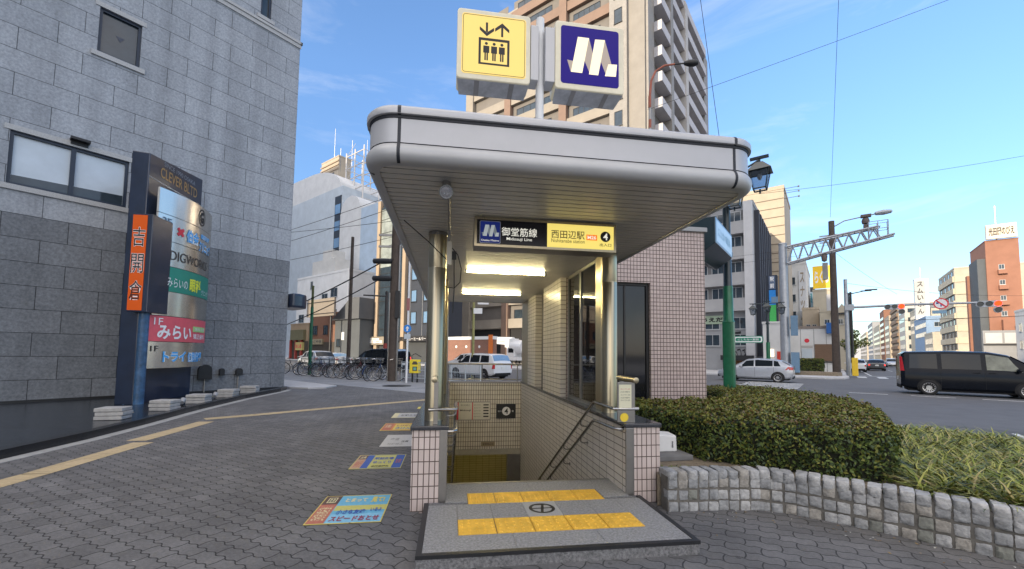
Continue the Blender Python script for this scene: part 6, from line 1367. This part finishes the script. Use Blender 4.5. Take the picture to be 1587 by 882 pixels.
S_ = Block('slatted_tower', 'cream windowless tower with horizontal joints rising behind the grey office', 'building', -10.6, -4.6, 64, 74, 23.5, w_beige)
for k in range(9): S_.slab_on('joint_band', 'front', 0, 6, 12.6+k*1.2, 12.7+k*1.2, .03, wallm('joint_dark', (.16, .13, .10)) if k == 0 else bpy.data.materials['joint_dark'])
S_.slab_on('lower_panel', 'front', 4.0, 6, 0, 12, .25, w_tan); S_.slab_on('louvre', 'right', .5, 2.0, 8, 13.5, .1, wfd)
m = MB(); 
for k, z in enumerate((22.2, 22.9, 23.5)): m.tube([(6, .2, z), (7.6, .2, z)], .03, 5); m.box(7.5, .1, z-.08, 7.7, .3, z+.08)
m.build('roof_aerial', blackm, S_.o)
# narrow buildings and signs between slatted tower and gantry
N1 = Block('narrow_building', 'narrow pale blue grey building with vertical lettering beside the gantry post', 'building', -5.6, -3.0, 76, 90, 15.5, w_white); N1.sign('front', 1.7, 2.55, 4, 14.5, wallm('pale_sign', (.55, .57, .60)), 'スナック街', pbr('sign_tan_ink', (.25, .2, .14), .5, var=0), .02, vert=True); N1.windows('front', (.3,), rg_(2, 5, 2.6), 1.0, 1.2)
N2 = Block('narrow_building', 'white narrow building with teal and blue banner right of the gantry post', 'building', -4.5, -2.5, 92, 104, 13.6, w_slate); N2.sign('front', .75, 1.95, 8.5, 13.2, wallm('banner_white', (.50, .62, .66)), '眼科', pbr('teal_ink', (.03, .28, .32), .5, var=0), .02, vert=True); N2.sign('front', .75, 1.95, 3.8, 8.4, pbr('banner_blue', (.03, .36, .66), .5, var=.1), '車', white_t, .02, vert=True)
N3 = Block('bright_banner', 'tall thin dark sign column with blue and green lit panel above the triple lantern', 'sign', -5.15, -4.25, 48.5, 49.1, 9.6, w_dark, parapet=0); N3.sign('front', .2, .75, 4.2, 6.6, pbr('panel_green', (.06, .42, .10), .4, var=.1), None); N3.sign('front', .2, .75, 6.62, 8.1, pbr('panel_blue', (.02, .22, .62), .4, var=.1), None); N3.sign('front', .2, .75, 8.2, 9.5, pbr('panel_dim', (.10, .14, .22), .4, var=.1), '駅前', white_t, vert=True)
N4 = Block('white_shop', 'small white sloping shop front with a red corner beside the silver hatchback', 'shop', -5.3, -3.9, 46, 49.5, 4.6, w_white, parapet=.2); N4.slab_on('red_corner', 'front', 1.1, 1.38, .4, 2.0, .06, pbr('shop_red', (.55, .05, .03), .5, var=.1)); N4.slab_on('lit_panel', 'front', .55, .85, 1.5, 2.2, .05, glow('lit_shop_lamp', (1, .75, .5), .8))
# white corner hut
H_ = Block('corner_police_box', 'low white panelled hut with brown wooden shutter on the far corner', 'hut', -3.6, .35, 49.6, 55, 4.25, w_white, parapet=.25, roof=wallm('hut_edge', (.20, .17, .15)))
for u in (.02, 1.05, 2.1, 3.05): H_.slab_on('joint', 'front', u, u+.025, 0, 4.2, .012, wfd)
H_.slab_on('wood_shutter', 'front', 2.15, 3.75, 1.15, 2.75, .05, wood); H_.slab_on('shutter_sill', 'front', 2.1, 3.8, 1.02, 1.12, .12, wfd)
H_.slab_on('door', 'front', 1.12, 1.95, .05, 2.3, .05, wallm('pale_door', (.44, .50, .54))); H_.slab_on('door_sign', 'front', 1.1, 2.0, 2.42, 2.62, .04, wallm('sign_strip', (.40, .38, .36)))
m = MB(); m.disc((1.55, -.02, 3.1), .2, 16); m.build('red_emblem', red_t, H_.o)
m = MB(); m.box(3.1, -.5, 3.75, 3.75, .0, 4.75); m.build('roof_box', pbr('box_blue', (.03, .12, .36), .4, var=.1), H_.o)
hg = [tuple(gr(e, n)[:2]) for e, n in ((-2.8, 45.4), (-.9, 45.4), (-.7, 46.4), (-2.9, 46.4))]
hedge('boxwood_hedge', 'small clipped hedge block in front of the white corner hut', hg, .25, 1.35, 5000, 31, .05)
slab('corner_bed', [(-4.4, 43.0), (.2, 43.0), (.5, 44.2), (-4.4, 47.0)], .28, soil)
Y_ = Block('yellow_sign_building', 'plain cream block with a yellow rooftop billboard behind the white hut', 'building', -2.4, .5, 82, 92, 12.0, w_cream, parapet=.3); Y_.slab_on('grey_side', 'front', 1.7, 2.85, 7, 11.4, .05, wallm('pale_grey_panel', (.40, .41, .44)))
Y_.sign('front', .05, 2.9, 12.4, 16.0, pbr('billboard_yellow', (.86, .56, .02), .5, var=.04), 'らくらく', white_t, .04, nm='billboard')
C_ = Block('cream_house', 'cream house with small gable and three little windows behind the hut roof', 'house', -1.4, 2.0, 70, 80, 7.6, w_cream, parapet=.15)
C_.windows('front', (.5, 1.9, 2.7), [5.9], .6, .7); m = MB(); m.plate([(1.6, 7.4), (3.2, 7.4), (2.4, 8.6)], -.4, .3); m.build('gable', w_cream, C_.o); C_.slab_on('eaves', 'front', 1.2, 3.4, 7.2, 7.45, .35, wfd)
C2 = Block('cream_house', 'lower beige house with a step shaped roof left of the gabled cream house', 'house', -3.4, -1.5, 72, 80, 8.2, w_beige, parapet=.3); C2.windows('front', (.4, 1.1), [5.4], .5, .7)
for k, (e, n, r_, zc) in enumerate(((1.5, 60.5, 1.7, 3.5), (1.2, 68, 1.6, 3.2))):
    pass
# --- right side of the avenue
HO = Block('orange_hotel', 'tall orange rendered hotel with cream rooftop name board and small balconies', 'hotel', 25.6, 30.2, 128, 140, 26, w_orange, parapet=.2)
HO.slab_on('dark_strip', 'left', 5.0, 11.6, 0, 22.5, 1.2, w_slate); HO.slab_on('edge_strip', 'left', 3.6, 5.0, 0, 20, 1.6, w_orange)  # dark slate strip on the left face
for z in (10.4, 13.6, 16.8, 20.0):
    if z > 13: HO.slab_on('balcony', 'front', 1.5, 2.7, z-1.0, z-.15, .8, w_orange)
    HO.windows('front', (1.7,), [z], .8, 1.0)
HO.slab_on('lower_wing', 'front', 1.6, 9, 0, 9.6, 1.3, w_orange); HO.slab_on('green_shop', 'front', 2.0, 9, 0, 2.8, 1.6, wallm('shop_green', (.10, .22, .12)))
sg_ = HO.sign('front', .1, 4.3, 26.3, 29.2, wallm('board_cream', (.62, .57, .46)), '光田園のびえ', pbr('board_ink', (.03, .02, .02), .5, var=0), .03, dep=.8, nm='name_board')
m = MB(); m.tube([(2.3, 3, 26), (2.3, 3, 34)], .12, 6); m.build('roof_mast', steel_d, HO.o)
BE = Block('cream_apartments', 'cream eight storey apartment block with stepped balcony stripes left of the orange hotel', 'apartment building', 25.2, 40, 154, 174, 24.7, w_cream, parapet=.4)
for k in range(7):
    z = 2.4+k*3.15
    BE.slab_on('balcony_band', 'left', 1, 20, z, z+1.5, .40, wallm('stripe_cream', (.47, .42, .32)) if k == 0 else bpy.data.materials['stripe_cream']); BE.slab_on('recess_band', 'left', 1, 20, z+1.5, z+3.1, .1, wallm('stripe_grey', (.30, .29, .26)) if k == 0 else bpy.data.materials['stripe_grey'])
    BE.slab_on('balcony_band', 'front', 0, 2.2, z, z+1.5, .2, bpy.data.materials['stripe_cream'])
for k in range(7): BE.windows('left', (3, 8, 13, 17), [4.0+k*3.15], 2.0, 1.3, wfd, glass_b, 0)
for c in BE.o.children:
    if c.name.startswith('window'): c.location.x -= .13
GB = Block('grey_billboard', 'long grey framed billboard panel standing low before the cream apartments', 'billboard', 23.4, 28.6, 122, 122.6, 7.2, w_grey, parapet=0); GB.slab_on('panel', 'front', .3, 2.5, 4.7, 6.7, .1, wallm('bill_white', (.46, .47, .48))); GB.slab_on('panel', 'front', 2.8, 4.9, 4.7, 6.7, .1, bpy.data.materials['bill_white']); GB.slab_on('frame_bar', 'front', 0, 5.2, 4.3, 4.6, .2, wfd)
WH = Block('white_house', 'white corner building with rough edges at the right border below the orange hotel', 'building', 26.8, 36, 104, 118, 10.2, w_white, parapet=.4); WH.windows('front', (2, 5), [3.5, 6.6], 1.6, 1.5); WH.windows('left', (2, 5, 8, 11), [3.5, 6.6], 1.4, 1.5)
BU = Block('blue_building', 'blue grey building with a row of windows between cream blocks on the avenue', 'building', 26, 38, 205, 232, 16, w_blue, parapet=.6); BU.windows('left', rg_(3, 8, 3), [9.5, 12.8], 2.2, 1.6); BU.windows('front', (2, 5, 8), [9.5, 12.8], 2.2, 1.6)
CR = Block('cream_shop_block', 'cream low block with arched windows below the blue building', 'building', 25.2, 36, 188, 203, 9.5, w_cream, parapet=.6); CR.windows('left', rg_(2, 5, 2.6), [3.5, 6.4], 1.6, 1.8)
CR2 = Block('cream_terrace', 'stepped cream block with flat terraces above the blue building', 'building', 27, 40, 234, 252, 21, w_cream, parapet=.8); CR2.windows('left', rg_(2, 5, 3.2), [12, 15, 18], 2, 1.4)
VS = Block('sign_tower', 'slim white tower with black vertical lettering rising above the cream blocks', 'tower', 26.4, 30.4, 230, 233, 33, w_white, parapet=.3)
VS.sign('front', .1, 2.9, 19, 32.5, wallm('tower_face', (.40, .40, .385)), 'スムいホん', pbr('tower_ink', (.03, .03, .03), .5, var=0), .03, dep=.2, vert=True); m = MB(); m.tube([(2, 1.5, 33), (2, 1.5, 38)], .15, 6); m.build('mast', steel_d, VS.o)
OF = Block('ribbon_office', 'pale office with dark ribbon windows left of the sign tower', 'office', 25.5, 37, 254, 275, 25, wallm('pale_office', (.46, .44, .40)), parapet=.8)
for k in range(5): OF.slab_on('ribbon_window', 'left', 2, 20, 6+k*4, 7.8+k*4, .06, glass_b); OF.slab_on('ribbon_window', 'front', 1, 10, 6+k*4, 7.8+k*4, .06, glass_b)
BRN = Block('brown_apartments', 'brown gridded apartment block beyond the pale ribbon window office', 'apartment building', 25.5, 40, 278, 310, 28, w_tan, parapet=.6)
for k in range(8): BRN.slab_on('balcony_band', 'left', 1, 31, 3+k*3.2, 4.5+k*3.2, .5, wallm('band_brown', (.22, .15, .10)) if k == 0 else bpy.data.materials['band_brown'])
BRN.windows('front', (1.5, 5, 9), rg_(6, 7, 3.0), 2.2, 1.5)
for k, (n0, n1, h, mt2, lab) in enumerate(((314, 340, 25, w_beige, 'beige slab block with dark vertical stripe farther along the avenue'), (344, 372, 31, w_brown, 'reddish brown narrow block far along the avenue'), (376, 430, 24, w_cream, 'pale distant block beyond the reddish one'), (440, 500, 30, w_grey, 'grey pair of distant towers near the vanishing point'), (520, 640, 26, w_beige, 'farthest hazy block at the end of the avenue'))):
    b = Block('avenue_block', lab, 'building', 25.0, 40, n0, n1, h, mt2, parapet=.6)
    for j in range(int(h/3.6)-1): b.slab_on('floor_band', 'left', 2, n1-n0-2, 4+j*3.6, 5.6+j*3.6, .12, glass_b)
for k, (e0, n0, n1, h, mt2, lab) in enumerate(((-8, 108, 130, 9, w_white, 'low white building along the left side of the avenue'), (-9, 134, 170, 11, w_tan, 'tan building along the left side of the avenue'), (-9, 176, 260, 10, w_grey, 'long grey building on the left side of the avenue'), (-10, 270, 420, 16, w_beige, 'far beige row on the left side of the avenue'))):
    b = Block('avenue_block', lab, 'building', e0, .2, n0, n1, h, mt2, parapet=.4)
    for j in range(max(1, int(h/3.4)-1)): b.slab_on('floor_band', 'right', 2, n1-n0-2, 3+j*3.4, 4.6+j*3.4, .1, glass_b)
EN = Block('end_block', 'long low building closing the far end of the avenue', 'building', -40, 70, 900, 930, 22, wallm('hazy_grey', (.34, .35, .38)), parapet=1)
# trees by the avenue
def tree(label, x, y, h, r, seed, dens=1500):
    o = thing('street_tree', label, 'tree', (x, y, 0)); m = MB(); m.tube([(0, 0, 0), (.05, 0, h*.35), (0, .05, h*.6)], [.12, .09, .05], 8)
    for k in range(5): a = k*1.3; m.tube([(0, 0, h*(.35+.05*k)), (math.cos(a)*r*.5, math.sin(a)*r*.5, h*(.5+.06*k))], .04, 6, .015)
    m.build('trunk', pole_w, o); g = np.random.default_rng(seed); P = []; Nn = []
    for _ in range(9):
        c = g.normal(0, .38, 3)*r; c[2] = c[2]*.8 + h*.68; q = g.normal(0, 1, (dens//9, 3)); q /= np.linalg.norm(q, axis=1)[:, None]; P.append(c + q*r*g.uniform(.28, .5)*g.uniform(.6, 1, (dens//9, 1))); Nn.append(q)
    leafy('crown', np.concatenate(P), np.concatenate(Nn), .11, [lf1, lf3, lf2], seed, o)
p_ = gr(1.7, 62); tree('small round street tree on the left side of the avenue behind the bollard', p_.x, p_.y, 4.6, 1.5, 41)
p_ = gr(1.3, 72); tree('second small street tree farther along the left side of the avenue', p_.x, p_.y, 4.2, 1.4, 42)

# --- left background across the cross street
DB = Block('dark_building', 'charcoal clad building with small blue windows behind the left column', 'building', -54.5, -42.0, 37.5, 43, 23.5, w_dark, parapet=.4)
DB.windows('front', (8.0, 10.6), rg_(5.4, 6, 3.05), 1.15, 1.65, wfd, glass_s, 0)
for u in rg_(7.75, 2, 2.6): DB.slab_on('panel_joint', 'front', u, u+.04, 3.6, 23, .01, wfr)
DB.slab_on('glass_tower', 'front', .9, 6.4, 3.8, 23.2, .25, glass_b); DB.slab_on('frame_pier', 'front', .2, .9, 0, 24.2, .5, w_tan); DB.slab_on('frame_pier', 'front', 6.4, 7.1, 0, 24.2, .5, w_tan)
for k in range(9): DB.slab_on('transom', 'front', .9, 6.4, 4.8+k*2.05, 4.88+k*2.05, .30, wfd)
DB.slab_on('upper_glazing', 'front', .95, 4.2, 14, 22.8, .27, glass_pale := pbr('lit_curtain_glass', (.34, .38, .36), .1, .2, var=.4, scale=.8))
DB.slab_on('shop_fascia', 'front', -.4, 12.5, 3.0, 3.6, .5, wfd); DB.sign('front', 8.0, 12.2, 2.95, 3.7, wfd, 'コーヒー&バー', white_t, .0, dep=.55); DB.slab_on('shop_front', 'front', .3, 12.4, 0, 2.9, .06, wallm('dim_shop', (.05, .055, .06)))
DB.sign('front', -2.5, 3.0, 2.5, 3.7, wallm('dim_cream_board', (.24, .21, .17)), '品', white_t, .03, dep=.7)
BG = Block('windowless_block', 'huge pale blue grey windowless block with arched roof edge on the left skyline', 'building', -132, -80.2, 46, 70, 36, wallm('pale_blue_panel', (.50, .56, .62)), parapet=0)
BG2 = Block('round_shouldered_block', 'pale grey block with rounded parapet beside the tall windowless block', 'building', -79.8, -65.6, 45.5, 62, 29.5, wallm('pale_grey_panel2', (.60, .61, .62)), parapet=0)
BG2.slab_on('blue_side', 'front', 7.6, 14.1, 0, 29.3, .05, wallm('blue_side_panel', (.40, .50, .62)))
m = MB(); P = [(7.0, 0)] + [(3.6+3.5*math.cos(R(a)), 3.2*math.sin(R(a))) for a in range(0, 181, 15)]; m.plate([(x, 29.5+z) for x, z in P[1:]], 0, 16); m.build('rounded_parapet', wallm('pale_grey_panel3', (.60, .61, .62)), BG2.o)
BG.slab_on('stair_strip', 'front', 49.2, 51.6, 4, 34, .1, wfd)
for k in range(8): BG.slab_on('stair_window', 'front', 49.4, 51.4, 5+k*3.6, 7+k*3.6, .14, glass_s)
m = MB(); P = [(0, 0), (51, 0)] + [(51-14+14*math.cos(R(a)), 5.5*math.sin(R(a))) for a in range(10, 91, 10)] + [(0, 6.5)]; m.plate([(x, 36+z) for x, z in P], .05, 22); m.build('curved_top', wallm('curved_top_panel', (.66, .66, .66)), BG.o)
PH = Block('lift_tower', 'square beige roof tower ringed by an open steel frame with aerials', 'tower', -95, -87.5, 49, 52, 45.5, w_beige, parapet=.3, z0=36)
PH.windows('front', (4.6,), [39.0], 1.1, 3.2, wfd, glass_b, 0)
for k in range(3): PH.slab_on('ledge', 'front', -.2, 7.7, 42.6+k*.9, 42.9+k*.9, .2, w_tan)
fr_ = thing('rooftop_frame', 'open white steel lattice frame on the roof beside the beige lift tower', 'frame', gr(-85.0, 49.4, 32.0), GRID_RZ); m = MB()
for x in (0, 3.4, 6.8):
    for y in (0, 4): m.tube([(x, y, 0), (x, y, 13.5)], .16, 6)
for z in (2, 4.6, 7.2, 9.8, 12.6):
    for y in (0, 4): m.tube([(0, y, z), (6.8, y, z)], .13, 6)
    for x in (0, 3.4, 6.8): m.tube([(x, 0, z), (x, 4, z)], .08, 6)
    m.tube([(0, 0, z), (3.4, 0, z+2.2)], .05, 5)
m.build('lattice', pbr('frame_white', (.60, .57, .54), .5, .2, var=.1), fr_)
m = MB()
for x, y, h in ((-7, 1, 22), (-2.5, 0, 15.5), (.5, 1, 16.8), (4.8, 2, 16)): m.tube([(x, y, 10), (x, y, h)], .05, 5)
m.build('aerials', steel_d, fr_)
WB = Block('white_apartments', 'white stepped apartment house with scattered small windows on the left', 'apartment building', -83, -65, 39, 44, 15.2, wallm('bright_white_render', (.76, .77, .78)), parapet=.4)
m = MB(); m.box(4, .8, 15.2, 12, 4.5, 18.4); m.box(6.4, 1.5, 18.4, 9.5, 4.2, 20.4); m.build('roof_house', w_white, WB.o)
WB.windows('front', (1.2, 9.5), [6.8, 10.2], 2.0, 1.6); WB.windows('front', (5.2,), [9.5, 13.0], .9, 1.5); WB.windows('front', (12.5,), [7.2, 11.0], 2.2, 1.6)
PK = Block('parking_billboard', 'back of a grey brown roadside billboard on steel legs', 'billboard', -66.7, -58.6, 33, 33.3, 9.5, wallm('board_back', (.23, .20, .17)), z0=6.8, parapet=0)
m = MB(); 
for x in (.8, 6.6): m.tube([(x, .45, -.1), (x, .45, 9.2)], .14, 8)
for z in (7.2, 9.0): m.tube([(0, -.06, z), (8.1, -.06, z)], .06, 6)
m.build('legs', wfd, PK.o)
S1 = Block('shop_house', 'low shop house with mossy tiled front and red posts at far left', 'shop', -79.5, -72.8, 36.5, 38.8, 6.2, wallm('shop_tan', (.32, .24, .16)), parapet=.2); S1.slab_on('mossy_fascia', 'front', 1.0, 5.8, 3.4, 5.2, .5, wallm('mossy', (.14, .13, .075)))
for u in (.6, 2.6, 4.6): S1.slab_on('red_post', 'front', u, u+.35, 0, 3.4, .4, pbr('post_red2', (.30, .05, .04), .6, var=.1) if u < 1 else bpy.data.materials['post_red2'])
S1.slab_on('shop_front', 'front', .1, 6.7, 0, 3.2, .05, wallm('dim_shop2', (.06, .05, .04))); S1.sign('front', 3.0, 5.4, 1.6, 3.0, wallm('lit_yellow_board', (.50, .42, .16)), 'めし処', red_t, .03, dep=.42)
S2 = Block('brick_shop', 'brown brick corner shop with flat roof between shop house and dark gabled house', 'shop', -72.6, -62.6, 36.6, 38.8, 7.6, w_brown, parapet=.3); S2.windows('front', (1.2, 4.6), [4.3], 1.4, 1.5, wfd); S2.slab_on('shop_front', 'front', .2, 9.6, 0, 3.0, .05, bpy.data.materials['dim_shop2']); S2.sign('front', .8, 4.8, 2.6, 3.5, wallm('board_dim', (.30, .26, .18)), 'たこやき', black_t, .02, dep=.3)
S3 = Block('gabled_house', 'dark slate gabled house left of the charcoal building', 'house', -61.6, -54.9, 35.0, 38.6, 6.4, w_slate, parapet=0)
m = MB(); w_ = S3.w; m.plate([(-.4, 6.3), (w_+.3, 6.3), (w_+.3, 9.4), (w_*.7, 9.5)], -.4, 2.8); m.build('roof', wallm('slate_roof', (.10, .105, .115)), S3.o)
S3.slab_on('house_sign', 'front', 2.0, 2.7, 3.2, 4.4, .06, whitep); S3.windows('front', (.6,), [2.2], 1.0, 1.2, wfd)
BW = Block('brick_wall_shed', 'low red brick wall with white coping and orange panel seen through the stair opening', 'wall', -36.6, -29.4, 35.0, 35.6, 3.0, bricks('red_brick', (.24, .09, .06), (.29, .12, .08), (.20, .16, .13), .22, .075, .012, 'wall', .5, .8, .3), parapet=.35, roof=whitep)
BW.slab_on('orange_panel', 'front', 6.6, 7.15, 1.4, 3.5, .12, pbr('panel_orange', (.62, .16, .03), .5, var=.1))
for u in (1.6, 3.2, 5.2): 
    m = MB(); m.disc((u, -.03, 2.2), .16, 12); m.build('round_lamp', white_t, BW.o)
ct_ = thing('crane_truck', 'white crane truck with folded boom parked behind the brick wall', 'truck', gr(-36.6, 40.2, 0), GRID_RZ); ct_.scale = (.72, .72, .72)
m = MB(); m.box(0, 0, .9, 9.2, 2.4, 1.5); m.box(6.8, .1, 1.5, 8.4, 2.3, 3.1); m.build('chassis', p_white, ct_, bevel=.08)
m = MB(); m.tube([(-.5, 1.2, 4.6), (7.5, 1.2, 4.4)], .45, 8); m.tube([(-.5, 1.2, 4.3), (9.6, 1.2, 3.4)], .22, 8); m.box(6.2, .4, 3.1, 8.0, 2.0, 4.6); m.build('boom', whitep, ct_)
m = MB(); m.lathe([(.0, 7.2), (1.1, 7.25), (1.25, 8.6), (1.05, 9.6), (0, 9.7)], 18, 'x', (0, 1.2, 3.2)); m.build('drum', p_white, ct_)
tm, rm, dm = wheel(.5, .28, rim_d, 6)
for x in (1.3, 5.0, 7.6):
    for y in (.1, 2.3): w_o = link_mesh('wheel', tm, ct_, (x, y, .5), 0 if y < 1 else math.pi); link_mesh('rim', rm, w_o)
m = MB(); m.box(7.2, .07, 2.2, 8.3, .09, 2.95); m.build('cab_window', car_glass, ct_)

# ================================================================== OVERHEAD CABLES
cab = pbr('cable_black', (.02, .02, .022), .6, var=0)
def cable(label, a, b, r=.012, sag=.02):
    a, b = Vector(a), Vector(b); L = (b-a).length; n = 18; o_ = a
    P = [tuple(a.lerp(b, i/n) - Vector((0, 0, 4*sag*L*(i/n)*(1-i/n))) - a) for i in range(n+1)]
    m = MB(); m.tube(P, r, 5, caps=False); tag(m.build('overhead_cable', cab, None, tuple(a)), label, 'cable', 'overhead cables')
cable('steep thin cable rising out of frame right of the apartment tower', (3.6, 8.2, 10.6), (4.62, 9.0, 5.6), .006, 0)
cable('near vertical cable above the gantry leaving through the top of the picture', (14.9, 18.2, 19.6), (26.5, 34.4, 13.2), .010, .0)
cable('rising cable from behind the apartment tower to the upper right', (4.4, 13.4, 9.6), (15.5, 13.3, 13.9), .007, .002)
cable('long pale cable above the traffic lights at right', (17.5, 29.3, 13.1), (44.0, 29.0, 17.6), .012, .012)
cable('thick cable from utility pole cross arm towards the far left street, upper', (-6.6, 21.4, 6.2), (-19.5, 31.5, 3.6), .035, .015)
cable('thick cable from utility pole towards the far left street, lower', (-6.6, 21.4, 5.35), (-19.5, 31.6, 2.5), .03, .015)
for k, (z0, z1) in enumerate(((9.9, 6.6), (9.2, 5.8), (8.4, 7.9), (7.6, 4.9))):
    cable(('thin cable crossing the pale windowless block, highest', 'thin cable crossing the pale windowless block, second', 'thin cable crossing the pale windowless block, third', 'thin cable crossing the pale windowless block, lowest')[k], (-5.9, 21.6, z0), (-24.0, 33, z1+2.6), .014, .008)
cable('fine cable looping from the signal mast to the right edge', (28.9, 36.2, 8.0), (48, 38, 7.4), .012, .02); cable('fine cable dropping from the corner utility pole to the avenue poles', (28.8, 37, 10.9), (42.5, 46, 8.6), .012, .01)
cable('cable strung across the avenue below the traffic lights', (28.6, 36.8, 4.6), (43.5, 25.8, 4.9), .02, .004); cable('thin pair of cables from the slatted tower to the gantry post, upper', (18.0, 48, 12.2), (28.5, 37.2, 11.6), .012, .006); cable('thin pair of cables from the slatted tower to the gantry post, lower', (18.0, 48, 11.3), (28.5, 37.2, 11.0), .012, .006)
